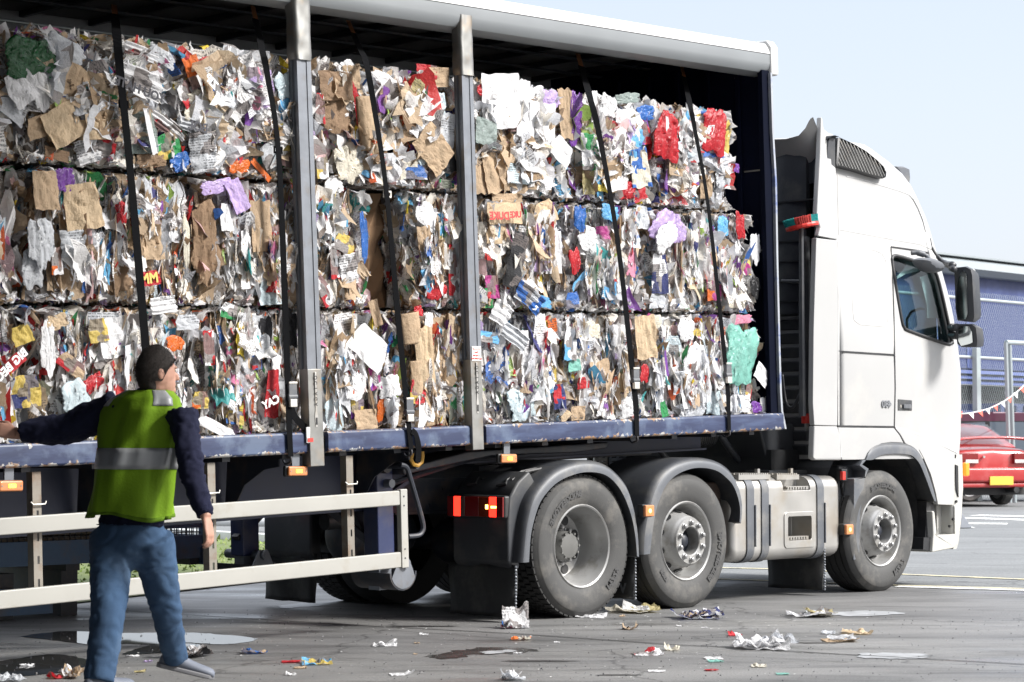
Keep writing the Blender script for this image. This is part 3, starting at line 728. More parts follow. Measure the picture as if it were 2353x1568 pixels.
o2 = D3([(245, 1090), (250, 900), (290, 700), (345, 520), (420, 400), (520, 320), (640, 280), (760, 274), (880, 295), (970, 345), (1035, 425), (1085, 540), (1103, 680), (1090, 828)])
i2 = D3([(315, 1080), (335, 900), (365, 720), (405, 600), (455, 500), (540, 418), (660, 368), (780, 362), (880, 388), (950, 440), (1005, 500), (1045, 590), (1068, 700), (1064, 815)])
mg2 = mudguard(pr(o2), pr(i2), YM, .62)
# far side guards: mirror copies
for src in (mg, mg2):
    me = src.data.copy(); 
    for v in me.vertices: v.co.y = -v.co.y
    me.flip_normals(); link('mudguard', me, [M['plas'], M['plas2']], TR, world=False)
# rear quarter box carrying the lamp cluster (near and far)
def rear_quarter(sgn):
    f = (lambda v: Vector((v.x, 2.5-v.y, v.z))) if sgn < 0 else (lambda v: v)
    a = P(1198, 1128, .0); xr = a.x-.0
    pts = [(-.50, 1.06), (-.62, .98), (-.70, .88), (-.72, .70), (-.715, .42), (-.66, .36), (-.60, .37), (-.62, .6), (-.55, .8), (-.42, .95)]
    mb = MB(); mb.prism([f(Vector((x, .04, z))) for x, z in pts], (0, .56 if sgn > 0 else -.56, 0))
    o = mb.build('rear_wing', M['plas'], TR, bevel=.02); return o
qn = rear_quarter(1); fq_ = rear_quarter(-1); fq_.location.x -= .22
for y0 in (.12, .42):
    mb = MB(); a = Vector((-.43, y0, 1.0)); b_ = Vector((-.66, y0, .96))
    mb.tube([Vector((-.30, y0, 1.07)), Vector((-.45, y0, 1.05)), Vector((-.60, y0, .99))], .012, 6); mb.tube([Vector((-.30, y0+.05, 1.07)), Vector((-.45, y0+.05, 1.05)), Vector((-.60, y0+.05, .99)), Vector((-.64, y0+.02, .965)), Vector((-.66, y0+.09, .955))], .012, 6)
    mb.build('wing_clip', M['black'], qn)
# lamp cluster, rear facing
XL = -.745
def lamp_cluster(ya, yb, sgn):
    za, zb_ = .735, .875
    mb = MB(); mb.box(XL+.0, XL+.09, ya-.01, yb+.01, za-.012, zb_+.012); o = mb.build('rear_lamp_cluster', M['black'], TR, bevel=.02)
    w_ = yb-ya; s0 = ya
    def seg(f0, f1, m_, nm, e=.008):
        y0_, y1_ = (s0+f0*w_, s0+f1*w_) if sgn > 0 else (yb-f1*w_, yb-f0*w_)
        b2 = MB(); b2.box(XL-e, XL+.01, y0_+.001, y1_-.001, za, zb_); b2.build(nm, m_, o, bevel=.004)
    seg(.0, .12, M['redlens'], 'end_lens'); seg(.12, .245, M['redlit'], 'tail_light'); seg(.245, .43, M['amberdk'], 'indicator_lens')
    seg(.43, .68, M['redlens'], 'brake_lens'); seg(.68, .76, M['clearlens'], 'reversing_lens'); seg(.76, .88, M['redlit'], 'tail_light'); seg(.88, 1., M['redlens'], 'fog_lens')
    y_ = s0+.28*w_ if sgn > 0 else yb-.28*w_
    b2 = MB(); b2.box(XL-.011, XL-.004, y_-.012, y_+.012, .79, .82); b2.build('bulb_glow', M['yellowlit'], o)
    b2 = MB(); y_ = s0+.17*w_ if sgn > 0 else yb-.17*w_; b2.box(XL-.011, XL-.004, y_-.028, y_+.02, .797, .812); b2.build('bulb_glow', M['yellowlit'], o)
lamp_cluster(.06, .62, 1); XL -= .22; lamp_cluster(1.88, 2.44, -1); XL += .22
# ---- mud flaps with braided edge ----
def flap(x, ya, yb, z0, z1, cordy=None, v=False, slant=0.):
    mb = MB(); ny, nz = 8, 10; rows = []
    for k in range(nz+1):
        z = z1+(z0-z1)*k/nz; rows.append([Vector((x-slant*(k/nz)+.012*math.sin(j*1.3+k*.5), ya+(yb-ya)*j/ny, z+(.006*random.random() if k == nz else 0))) for j in range(ny+1)])
    mb.loft(rows, cap=False, closed=False); o = mb.build('mud_flap', M['flap'], TR, smooth=True, solid=.012)
    if cordy is not None:
        c = MB(); n = int((z1-z0)/.022)
        for i in range(n):
            z = z1-(z1-z0)*(i+.5)/n; c.lathe([(0, -.011), (.008, -.006), (.010, 0), (.008, .006), (0, .011)], (x-slant*(i/n)-.01, cordy, z), (.25, .25 if i % 2 else -.25, 1), 6)
        c.build('edge_cord', M['steeld'], o)
    return o
flap(-.68, .0, .66, .03, .40, -.005); flap(-.90, 1.88, 2.48, .05, .42)
f2 = flap(.62, .03, .6, .09, .42, .015); f3 = flap(3.02, .05, .62, .04, .42, .03)
tm = text_obj('emblem_letter', 'V', .1, (.6, .13, .17), (0, -1, 0), (0, 0, 1), M['plas2'], f2, True, .004)
# ---- fuel tank ----
D4 = lambda l: [(1548.5+x*.3418, 1033.9+y*.3418) for x, y in l]     # zoom of 2696.. x 1800..
YT = .02
tz1 = P(1850, 1100, YT).z; tz0 = P(1850, 1303, YT).z
xa, xb = P(1683, 1200, YT).x, P(1934, 1200, YT).x
def tring(x, y0, y1, z0, z1, r, n=5):
    pts = []
    for (cy, cz, a0) in ((y0+r, z1-r, 90), (y0+r, z0+r, 180), (y1-r, z0+r, 270), (y1-r, z1-r, 0)):
        for k in range(n+1):
            t_ = rad(a0+90*k/n); pts.append(Vector((x, cy+r*math.cos(t_), cz+r*math.sin(t_))))
    return pts
tz0, tz1 = .315, .985
print('tank', xa, xb, tz0, tz1)
mb = MB(); rr_ = .10
prof = [(0, .06), (.012, .025), (.04, .006), (.07, 0)]
rings = [tring(xa+d, YT+i_, .68-i_, tz0+i_, tz1-i_, rr_) for d, i_ in prof]+[tring(xb-d, YT+i_, .68-i_, tz0+i_, tz1-i_, rr_) for d, i_ in reversed(prof)]
mb.loft(rings); tankm = mb.mesh('tank')
s1, s2 = P(2004, 1110, YT), 0
# step recess cut
rxa, rxb = P(1809, 1220, YT).x, P(1864, 1220, YT).x
rza, rzb = P(1835, 1242, YT).z, P(1835, 1186, YT).z
cb = MB(); cb.box(rxa, rxb, YT-.1, YT+.2, rza, rzb)
fxa, fxb = P(1800, 1130, YT).x, P(1862, 1130, YT).x
fza, fzb = P(1835, 1127, YT).z, tz1+.05
cb2 = MB(); cb2.box(fxa, fxb, YT-.1, YT+.15, fza, fzb)
tankm = boolean_mesh(tankm, [cb.mesh(), cb2.mesh()])
tank = link('fuel_tank', tankm, M['alu'], TR, bevel=.006)
mb = MB()
def rrect(x0, x1, z0, z1, r, y, n=4):
    pts = []
    for (cx_, cz, a0) in ((x1-r, z1-r, 0), (x0+r, z1-r, 90), (x0+r, z0+r, 180), (x1-r, z0+r, 270)):
        for k in range(n+1):
            t_ = rad(a0+90*k/n); pts.append(Vector((cx_+r*math.cos(t_), y, cz+r*math.sin(t_))))
    return pts
mb.prism(rrect(rxa-.045, rxb+.05, rza-.06, rzb+.035, .04, YT-.008), (0, .012, 0), holes=[rrect(rxa+.002, rxb-.002, rza+.002, rzb-.002, .02, YT-.008)]); mb.build('step_surround', M['alu'], tank, bevel=.004)
for z in (rza+.005, fza+.005):
    mb = MB(); 
    for k in range(2): mb.box(rxa+.01, rxb-.01, YT+.015+k*.04, YT+.045+k*.04, z, z+.028)
    for k in range(8): mb.box(rxa+.015+k*(rxb-rxa-.04)/8, rxa+.03+k*(rxb-rxa-.04)/8, YT+.004, YT+.016, z+.004, z+.022)
    mb.build('step_tread', M['alu'], tank)
for pa in (1723, 1757, 1884):
    x = P(pa, 1200, YT).x; w_ = .045
    mb = MB(); out = tring(x, YT-.010, .69, tz0-.010, tz1+.010, rr_+.01); inn = tring(x, YT-.002, .68, tz0-.002, tz1+.002, rr_)
    for dx in (0,):
        a1 = [p+Vector((-w_, 0, 0)) for p in out]; b1_ = [p+Vector((w_, 0, 0)) for p in out]; c1 = [p+Vector((w_, 0, 0)) for p in inn]; d1_ = [p+Vector((-w_, 0, 0)) for p in inn]
        n = len(out); vs = a1+b1_+c1+d1_; fs = []
        for i in range(n):
            j = (i+1) % n
            for q in range(4): fs.append((q*n+i, q*n+j, ((q+1) % 4)*n+j, ((q+1) % 4)*n+i))
        mb.add(vs, fs)
    mb.box(x+w_+.003, x+w_+.012, YT-.022, YT-.004, tz1-.55, tz1-.22)
    mb.build('tank_strap', M['plas2'], tank, smooth='auto')
mb = MB(); q = P(1718, 1101, .12); mb.lathe([(.06, -.03), (.065, 0), (.04, .01), (.045, .02), (.062, .025), (.06, .045), (0, .05)], (q.x, .12, tz1+.02), (0, 0, 1), 16); mb.build('fuel_cap', M['black'], tank, smooth='auto')
# catwalk steps above the tank
for (pa, pb, nm) in ((1695, 1768, 'a'), (1783, 1834, 'b')):
    x0_, x1_ = P(pa, 1085, .05).x, P(pb, 1085, .05).x; z = P(pa, 1090, .05).z
    x0_ = max(x0_, xa-.05)
    mb = MB(); mb.box(x0_, x1_, .04, .30, z-.045, z-.005)
    k = x0_+.015
    while k < x1_-.02:
        for yy in (.05, .1, .15, .2, .25): mb.box(k, k+.016, yy, yy+.03, z-.004, z+.006)
        k += .028
    mb.build('step_plate', M['alu'], TR)
mb = MB(); mb.box(P(1768, 1085, .3).x, xb-.1, .3, .55, 1.0, 1.03); mb.build('step_plate', M['plas'], TR)
for pa in (1746, 1822):
    x = P(pa, 1100, .05).x; mb = MB(); mb.box(x-.015, x+.015, .06, .09, tz1-.01, 1.05); mb.build('step_bracket', M['alu'], TR)
# battery cable box left of the tank (rusty brown end)
mb = MB(); mb.box(xa-.30, xa-.01, .12, .65, .35, .95); mb.build('battery_box', mat('rusty_box', (.05, .035, .028), .7, dirt=(.14, .06, .03), dirt_amt=.6), TR, bevel=.02)
mb = MB(); mb.box(2.55, 3.25, .66, .8, .5, 1.0); mb.build('bracket_panel', M['black'], TR)
# red switch on the tank end
xs_ = P(1932, 1090, .1).x
mb = MB(); mb.tube([P(1937, 1090, .08), P(1936, 1120, .08), P(1939, 1150, .1), P(1937, 1190, .12), P(1935, 1240, .12)], .012, 6); sw = mb.build('battery_cable', M['black'], TR)
mb = MB(); q = P(1935, 1092, .06); mb.box(q.x-.03, q.x+.05, .04, .1, q.z-.05, q.z+.05); mb.build('switch_body', M['black'], sw, bevel=.006)
mb = MB(); mb.box(q.x-.045, q.x-.005, .02, .05, q.z-.04, q.z+.03); mb.build('switch_key', M['red'], sw, bevel=.004)
# side marker lamps on the guards
def marker(p, w_=.05, h=.042, yy=0, parent=None):
    mb = MB(); mb.box(p.x-w_-.006, p.x+w_+.006, p.y-.004, p.y+.05, p.z-h-.006, p.z+h+.006); o = mb.build('marker_lamp', M['black'], parent or TR, bevel=.008)
    mb = MB(); mb.box(p.x-w_, p.x+w_, p.y-.03, p.y-.002, p.z-h, p.z+h); mb.build('lens', M['amber'], o, bevel=.008)
    mb = MB(); mb.lathe([(.0, -.003), (.013, -.002), (.016, 0)], (p.x, p.y-.031, p.z), n=10); mb.build('bulb_glow', M['yellowlit'], o)
marker(P(1487, 1174, -.09)); marker(P(1947, 1217, -.02))
# ---- cab ----
def ws(px, py, y, r=0):
    return P(px, py, y)
Hs = [ # silhouette of the front: (px, py, side inset, corner radius)
 (2203, 1042, 0, .16), (2208, 1000, 0, .16), (2209, 893, 0, .18), (2207, 825, 0, .2), (2198, 784, .01, .24), (2193, 739, .03, .26), (2180, 680, .06, .28), (2164, 623, .09, .30), (2155, 590, .12, .32), (2143, 551, .14, .35),
 (2130, 506, .16, .40), (2113, 468, .17, .42), (2096, 431, .18, .45), (2075, 402, .19, .45), (2050, 380, .2, .45), (2020, 355, .21, .45), (1993, 338, .22, .42)]
def frontx(px, py, ins, r):
    d = ray(px, py); h = Vector((d.x, d.y, 0)).normalized(); n = Vector((h.y, -h.x, 0))   # to the right
    p0 = CAM - n*r; cy_ = ins+r; t = (cy_-p0.y)/d.y; c = p0+d*t
    return c.x+r, c.z
XR = 3.24                     # cab back wall
def cabring(z, xf, ins, r, xr=XR, e=0, n=6, yw=2.5):
    """plan outline at height z, anticlockwise from rear near corner; e shrinks"""
    pts = []; y0, y1 = ins+e, yw-ins-e; xf -= e; rr = max(r-e, .02); x0 = xr+e
    bow = .10
    for k in range(n+1):
        t_ = -90+90*k/n; pts.append((xf-rr+rr*math.cos(rad(t_)), y0+rr+rr*math.sin(rad(t_))))
    for k in range(1, 6): 
        f = k/6; pts.append((xf+bow*math.sin(math.pi*f), y0+rr+(y1-y0-2*rr)*f))
    for k in range(n+1):
        t_ = 90*k/n; pts.append((xf-rr+rr*math.cos(rad(t_)), y1-rr+rr*math.sin(rad(t_))))
    rb = .04
    for k in range(4): t_ = 90+30*k; pts.append((x0+rb+rb*math.cos(rad(t_)), y1-rb+rb*math.sin(rad(t_))))
    for k in range(4): t_ = 180+30*k; pts.append((x0+rb+rb*math.cos(rad(t_)), y0+rb+rb*math.sin(rad(t_))))
    return [Vector((a, b_, z)) for a, b_ in pts]
prof = []
for (px, py, ins, r) in Hs:
    x, z = frontx(px, py, ins, r); prof.append((z, x, ins, r))
ZB = P(1930, 1056, 0).z
zs = [p[0] for p in prof]; print('cab front', [(round(a, 2), round(b, 2)) for a, b, _, _ in prof], 'ZB', ZB)
def at_z(z):
    q = prof
    if z <= q[0][0]: return q[0][1:]
    for a, b_ in zip(q[:-1], q[1:]):
        if z <= b_[0]:
            t = (z-a[0])/(b_[0]-a[0]); return tuple(a[i]+(b_[i]-a[i])*t for i in (1, 2, 3))
    return q[-1][1:]
ztop = prof[-1][0]
levels = [ZB, 1.3, 1.6, 1.9, 2.1, 2.25]+[2.3+.09*i for i in range(int((ztop-2.3)/.09)+1)]+[ztop]
rings = [cabring(z, *at_z(z)) for z in levels]
mb = MB(); mb.loft(rings); outer = mb.mesh()
mb = MB(); inr = [z for z in levels if ZB+.2 < z < 3.4]; mb.loft([cabring(z, *at_z(z), e=.05) for z in inr]); innerm = mb.mesh()
# side window opening
DW = lambda l: [(1548.5+x*.3418, 516.9+y*.3418) for x, y in l]       # zoom of 2696.. x 900..
win = DW([(1497, 232), (1512, 209), (1560, 212), (1725, 268), (1772, 300), (1800, 400), (1842, 770), (1838, 792), (1800, 800), (1560, 715), (1527, 690), (1515, 640), (1500, 400)])
wy = .05
winp = [P(a, b_, wy) for a, b_ in win]; winp = [Vector((p.x, -.3, p.z)) for p in winp]
c1 = MB(); c1.prism(winp, (0, .6, 0)); c2 = MB(); c2.prism([Vector((p.x, 2.2, p.z)) for p in winp], (0, .6, 0))
zs0, zs1 = min(p.z for p in winp)-.02, max(p.z for p in winp)-.05
c3 = MB(); c3.prism([(4.7, .28, zs0), (4.7, 2.22, zs0), (4.7, 2.18, zs1), (4.7, .32, zs1)], (1.2, 0, 0))
# wheel arch cut, following the pale arch trim
ar_in = D4([(1300, 70), (1350, 48), (1420, 32), (1520, 30), (1600, 40), (1660, 90), (1710, 180), (1745, 280), (1770, 370)])
lo = [Vector((p.x, -.4, p.z)) for p in pr(ar_in, 0)]
c4 = MB(); c4.prism([Vector((2.9, -.4, .3))]+[Vector((2.9, -.4, lo[0].z-.0))]+lo+[Vector((lo[-1].x, -.4, .3))], (0, .9, 0))
shell = boolean_mesh(outer, [innerm, c1.mesh(), c2.mesh(), c3.mesh()])
cab = link('cab', shell, M['white'], TR, smooth='auto')
def ins_at(z): return at_z(z)[1]
# groove helper: dark thin bead lying on the cab side
def groove(pts_px, w_=.012, m_='black', name='panel_gap', y0=0, parent=None):
    mb = MB(); ps = []
    for a, b_ in pts_px:
        q = P(a, b_, y0); 
        for _ in range(3): q = P(a, b_, ins_at(q.z)+y0)
        ps.append(q)
    n = len(ps)
    for a, b_ in zip(ps[:-1], ps[1:]):
        d = (b_-a); d.normalize(); u = Vector((d.z, 0, -d.x))*w_/2
        yv = Vector((0, .0035, 0))
        mb.add([a-u-yv, b_-u-yv, b_+u-yv, a+u-yv, a-u+yv, b_-u+yv, b_+u+yv, a+u+yv], [(0,1,2,3), (4,5,6,7), (0,1,5,4), (2,3,7,6), (1,2,6,5), (3,0,4,7)])
    return mb.build(name, M[m_], parent or cab)
gl_ = mat('soft_crease', (.50, .50, .49), .5)
M['crease'] = gl_
groove(DW([(1459, 150), (1470, 350), (1478, 600), (1483, 875), (1487, 1100), (1481, 1360)]), .014)
groove(DW([(1459, 150), (1500, 155), (1640, 175), (1710, 190)]), .016)
groove(DW([(1107, 851), (1483, 875)]), .014)
groove(DW([(1100, 1355), (1481, 1360)]), .018)
groove(DW([(1481, 1360), (1520, 1410), (1550, 1470)]), .016)
groove(DW([(1483, 1362), (1560, 1380), (1700, 1430), (1800, 1480), (1905, 1532)]), .012, 'crease')
groove(DW([(1107, 105), (1107, 500), (1107, 851), (1107, 1355)]), .014, 'crease')
groove(DW([(1105, 30), (1300, 65), (1480, 100), (1650, 130), (1735, 165)]), .006, 'crease')
groove(DW([(1107, 1360), (1118, 1420), (1124, 1563)]), .012, 'crease')
groove([(1923.5, 380), (1926, 440), (1927, 540)], .008, 'crease')
UT = lambda l: [(1780.6+x*.2197, 229.8+y*.2197) for x, y in l]       # zoom of 3100..3900 x 400..1000
groove(UT([(750, 800), (900, 830), (1100, 890), (1300, 950), (1400, 990), (1450, 1040), (1500, 1130), (1550, 1260), (1580, 1380)]), .007, 'crease')
rp = DW([(1200, 160), (1215, 153), (1350, 170), (1400, 195), (1425, 240), (1438, 660), (1420, 683), (1250, 668), (1212, 640), (1203, 560), (1200, 160)])
groove(rp, .008, 'crease', 'side_locker_crease')
text_obj('model_numerals', '480', .085, P(1548.5+1431*.3418, 516.9+1207*.3418, -.008), (1, 0, 0), (0, 0, 1), mat('badge_grey', (.3, .31, .33), .3, .5), cab, True, .001, .004, xs=1.15)
# window rubber and glass (door window sits in the slightly leaning side)
def yside(z): return ins_at(z)
for side in (0, 1):
    f = (lambda v, dy: Vector((v.x, yside(v.z)+dy, v.z))) if side == 0 else (lambda v, dy: Vector((v.x, 2.5-yside(v.z)-dy, v.z)))
    loop = [f(p, .0) for p in catmull(winp+[winp[0]], 3)[:-1]]
    if side == 0:
        mb = MB(); mb.tube(loop, .017, 6, closed=True); wf = mb.build('window_seal', M['black'], cab, smooth=True)
    mb = MB(); tri = tessellate_polygon([[Vector((p.x, p.z, 0)) for p in loop]])
    lp = [f(p, .035) for p in loop]; mb.add(lp, [tuple(t) for t in tri]); mb.build('side_window', M['glass'], cab)
# windscreen
mb = MB(); yA, yB = .3, 2.2; rows = []
for z in (zs0, (zs0+zs1)/2, zs1):
    xf = at_z(z)[0]-.04; rows.append([Vector((xf+.1*math.sin(math.pi*k/8), yA+(yB-yA)*k/8, z)) for k in range(9)])
mb.loft(rows, cap=False, closed=False); mb.build('windscreen', M['glass'], cab, smooth=True)
# interior: seat, wheel, dash, white panels added where the near window shows white
mb = MB(); mb.box(4.55, 5.0, .2, 2.3, 1.9, 2.12); mb.build('dashboard', M['plas'], TR, bevel=.05)
for y in (.45, 1.65):
    mb = MB(); mb.box(3.55, 4.05, y, y+.5, 1.6, 1.8); mb.box(3.5, 3.65, y, y+.5, 1.8, 2.35); mb.build('seat', M['plas'], TR, bevel=.05)
a = P(1548.5+1700*.3418, 516.9+350*.3418, 2.42)
bl_ = DW([(1655, 352), (1760, 318), (1775, 318), (1830, 628), (1705, 628), (1700, 530), (1675, 430)])
mb = MB(); mb.prism([P(a, b_, .17) for a, b_ in bl_], (0, .01, 0)); mb.build('white_panel', M['sticker'], TR)
bl2 = DW([(1500, 365), (1560, 330), (1700, 300), (1735, 268), (1590, 225), (1520, 232), (1560, 262), (1545, 300), (1500, 350)])
mb = MB(); mb.prism([P(a, b_, .20) for a, b_ in bl2], (0, .01, 0)); mb.build('upper_white_panel', M['sticker'], TR)
mb = MB(); cst = P(2130, 755, .5); mb.tube([cst+Vector((-.02*math.cos(t*.52)-.1*math.sin(t*.52), .2*math.cos(t*.52), .2*math.sin(t*.52)*.9)) for t in range(12)], .014, 6, closed=True); mb.build('steering_wheel', M['plas'], TR, smooth=True)
# roof air intake grille (black slatted fin-shaped vent)
gp = UT([(672, 408), (690, 405), (830, 470), (950, 540), (1060, 630), (1130, 700), (1155, 750), (1150, 800), (1120, 815), (1000, 785), (850, 735), (660, 690), (655, 660)])
def sidept(px, py, dy=0):
    q = P(px, py, .15)
    for _ in range(4): q = P(px, py, ins_at(q.z)+dy)
    return q
gpp = [sidept(a, b_, -.06) for a, b_ in gp]; yg = sum(p.y for p in gpp)/len(gpp)
mb = MB(); cen = sum(gpp, Vector())/len(gpp)
mb.loft([[p+(p-cen)*.05+Vector((0, .16, 0)) for p in gpp], [p+(p-cen)*.05 for p in gpp], [p+Vector((0, -.008, 0)) for p in gpp], [p+Vector((0, .012, 0))-(p-cen)*.02 for p in gpp]]); gr_ = mb.build('roof_vent', M['black'], cab, smooth='auto')
inner2 = [(a, b_) for a, b_ in gp]
def inpoly(x, y): return inside((x, y), inner2)
for i in range(34):
    # slats run from upper left to lower right
    xs0 = UT([(420+i*30, 380)])[0]; segs = []; inside_ = False
    for k in range(120):
        x = xs0[0]+k*.42; y = xs0[1]+k*.95
        if inpoly(x, y): segs.append((x, y))
    if len(segs) > 3:
        a, b_ = sidept(*segs[1], -.062), sidept(*segs[-2], -.062); mb = MB(); mb.bar(a, b_, .007, .010, (0, 1, 0)); mb.build('vent_slat', M['steel'], gr_)
# back post of the vent
bp_ = UT([(590, 385), (640, 400), (655, 420), (650, 690), (635, 697), (595, 665), (588, 420)])
mb = MB(); mb.prism([sidept(a, b_, -.03) for a, b_ in bp_], (0, .12, 0)); mb.build('vent_post', M['plas2'], cab, bevel=.015)
# ---- side deflector wings, near and far (white, extend behind the cab) ----
wu = DW([(1040, -600)]) ; R3 = lambda l: [(1548.5+x*.3418, y*.3418) for x, y in l]  # zoom of 2696.. x 0..
up = R3([(990, 785), (1000, 795), (1010, 870), (1040, 893), (1075, 905), (1060, 1050), (1062, 1105), (1090, 1130), (1103, 1300), (1108, 1560), (1104, 1612)]) + DW([(1092, 98), (972, 75)]) + R3([(985, 1530), (962, 1450), (975, 1200), (985, 1000)])
lowp = DW([(958, 88), (1090, 105), (1104, 112), (1106, 700), (1100, 1352), (945, 1348), (935, 1200), (940, 700)])
foot = DW([(945, 1352), (1102, 1356), (1118, 1420), (1126, 1560)]) + D4([(1128, 70), (960, 70), (938, 55), (940, 0)])
lower_skirt = DW([(1104, 1360), (1480, 1362), (1520, 1410), (1548, 1466)]) + DW([(1450, 1465), (1395, 1475), (1350, 1520), (1320, 1560)]) + D4([(1308, 40), (1292, 70), (1130, 70), (1120, -100)])
def sidepanel(name, pts, y, th, m_='white', far=True, bev=.012, lean=False):
    for s in ((0, 1) if far else (0,)):
        ps = [P(a, b_, y) for a, b_ in pts]
        if lean: ps = [P(a, b_, y+max(0, (p.z-2.6))*.11) for (a, b_), p in zip(pts, ps)]
        if s: ps = [Vector((p.x, 2.5-p.y, p.z)) for p in ps]
        mb = MB(); mb.prism(ps, (0, th if s == 0 else -th, 0)); mb.build(name, M[m_], TR, bevel=bev)
sidepanel('side_deflector', up, -.012, .05, lean=True); sidepanel('side_deflector', lowp, -.012, .05); sidepanel('deflector_foot', foot, -.012, .06)
# roof spoiler arching over from wing to wing
a, b_ = P(1886, 268, 0), P(1868, 268, 0)
mb = MB(); y0 = .05; rows = []
sp_ = R3([(992, 788), (1005, 880), (1075, 905), (1180, 932)])
tip = P(1887, 270, .12)
prf = [(tip.x-.12, tip.z-.02), (tip.x-.06, tip.z-.05), (tip.x+.0, tip.z-.24), (tip.x+.3, ztop-.14), (tip.x+.9, ztop-.12)]
ysp = [.16, .18, .22, .29, .42, .7, 1.25, 1.8, 2.08, 2.21, 2.28, 2.32, 2.34]; zsp = [0, -.02, -.08, -.135, -.15, -.13, -.11, -.13, -.15, -.135, -.08, -.02, 0]
for y, h in zip(ysp, zsp):
    zc = tip.z+h; rows.append([Vector((tip.x+.12, y, zc-.25)), Vector((tip.x-.06, y, zc)), Vector((tip.x-.09, y, zc-.012)), Vector((tip.x-.05, y, zc-.04)), Vector((XR+.12, y, zc-.40))])
mb.loft(rows, cap=False, closed=False); mb.build('roof_spoiler', M['white'], TR, smooth='auto')
mb = MB(); mb.box(XR-.02, XR+.05, .2, 2.3, 3.45, ztop-.02); mb.build('roof_back', M['plas'], TR)
# ---- cab back: dark ribbed panel with air stack ----
XB = XR+.06
mb = MB(); ztp = PX(1850, 318, XB).z
yn, yf = .30, 2.3
n = 40; rings = []
def brow(z, bulge, yn_=.22, yf_=2.35): return [Vector((XB-bulge, yn_+.14, z)), Vector((XB-bulge, yf_-.14, z)), Vector((XB, yf_, z)), Vector((XB, yn_, z))]
z = 1.0; rows = []; i = 0
mb = MB()
zz_ = [1.15+.118*i for i in range(int((ztp-.55-1.15)/.118))]
for zr in zz_:
    mb.loft([brow(zr, .05), brow(zr+.012, .075), brow(zr+.085, .085), brow(zr+.10, .05)])
mb.box(XB-.05, XB-.001, .24, 2.33, 1.05, ztp-.5)
mb.build('ribbed_back_panel', M['plas'], TR)
# rounded air stack on top part, near half and far half with a dark slot between
q0, q1 = PX(1872, 330, XB-.3), PX(1795, 330, XB-.3)
ya, yb = q0.y, q1.y
print('stack y', ya, yb, 'ztp', ztp)
def stack(y0, y1, zlo, zhi):
    mb = MB(); rows = []
    for k in range(9):
        t_ = k/8*math.pi/2; rows.append((zhi-.28*(1-math.sin(t_)), .28*(1-math.cos(t_))))
    prof_ = [(zlo, 0)]+[(zhi-.3+.3*math.sin(k/8*math.pi/2), .3*(1-math.cos(k/8*math.pi/2))) for k in range(9)]
    for z, s in prof_: rows_ = 0
    rings = [[Vector((XB-.14+s*.2, y0+.05+s*.0, z)), Vector((XB-.16+s*.2, (y0+y1)/2, z)), Vector((XB-.14+s*.2, y1-.03-s*.6, z)), Vector((XB-.12+s*.2, y1-s*.6, z)), Vector((XB, y1-s*.6, z)), Vector((XB, y0, z)), Vector((XB-.12+s*.2, y0, z))] for z, s in prof_]
    mb.loft(rings); return mb.build('air_stack', M['plas'], TR, smooth='auto')
m0 = (ya+yb)/2
stack(.10, m0-.03, 2.35, ztp-.02); stack(m0+.05, yb+.25, 2.35, ztp-.02)
mb = MB(); mb.box(XB-.06, XB-.01, m0-.06, m0+.08, 1.1, ztp-.3); mb.build('stack_recess', M['black'], TR)
for k in range(6):
    z = 2.45+k*.17; mb = MB(); mb.box(XB-.165, XB-.12, .2, yb+.2, z, z+.012); mb.build('stack_crease', M['black'], TR)
# hoses and pipes on the cab back
def hose(pts, r, m_='black', nm='hose'):
    mb = MB(); mb.tube(catmull([PX(a, b_, x) for a, b_, x in pts], 6), r, 8); return mb.build(nm, M[m_], TR, smooth=True)
hose([(1797, 646, XB-.15), (1850, 647, XB-.15), (1880, 640, XB-.12)], .018, 'plas2'); hose([(1797, 860, XB-.3), (1806, 925, XB-.3), (1822, 936, XB-.3), (1840, 905, XB-.3), (1860, 888, XB-.2), (1880, 886, XB-.1)], .014, 'plas')
hose([(1851, 545, XB-.28), (1853, 700, XB-.28), (1852, 960, XB-.28)], .035, 'plas', 'riser_pipe')
q = PX(1853, 965, XB-.28); mb = MB(); mb.cyl(q+Vector((0, 0, -.03)), q+Vector((0, 0, .05)), .042, 10); mb.build('red_coupling', M['red'], TR)
mb = MB(); mb.cyl(q+Vector((0, 0, -.09)), q+Vector((0, 0, -.03)), .018, 8); mb.build('coupling_pin', M['steel'], TR)
# dark panels under the cab back
mb = MB(); mb.prism([(2.75, .5, 1.42), (XB, .5, 1.42), (XB, .5, .95), (3.0, .5, .85), (2.9, .5, 1.0)], (0, 1.6, 0)); mb.build('engine_cover', M['plas'], TR, bevel=.02)
mb = MB(); mb.box(2.85, 3.9, .45, 2.0, .95, 1.2); mb.build('engine_shield', M['black'], TR)
for pts in (((1655, 1000), (1690, 1050), (1740, 1110)), ((1740, 985), (1735, 1030), (1712, 1085)), ((1480, 990), (1520, 1040), (1545, 1075)), ((1790, 1000), (1830, 1060), (1850, 1075))):
    mb = MB(); mb.tube(catmull([P(a, b_, .8) for a, b_ in pts], 5), .03, 8); mb.build('hose', M['plas'], TR, smooth=True)
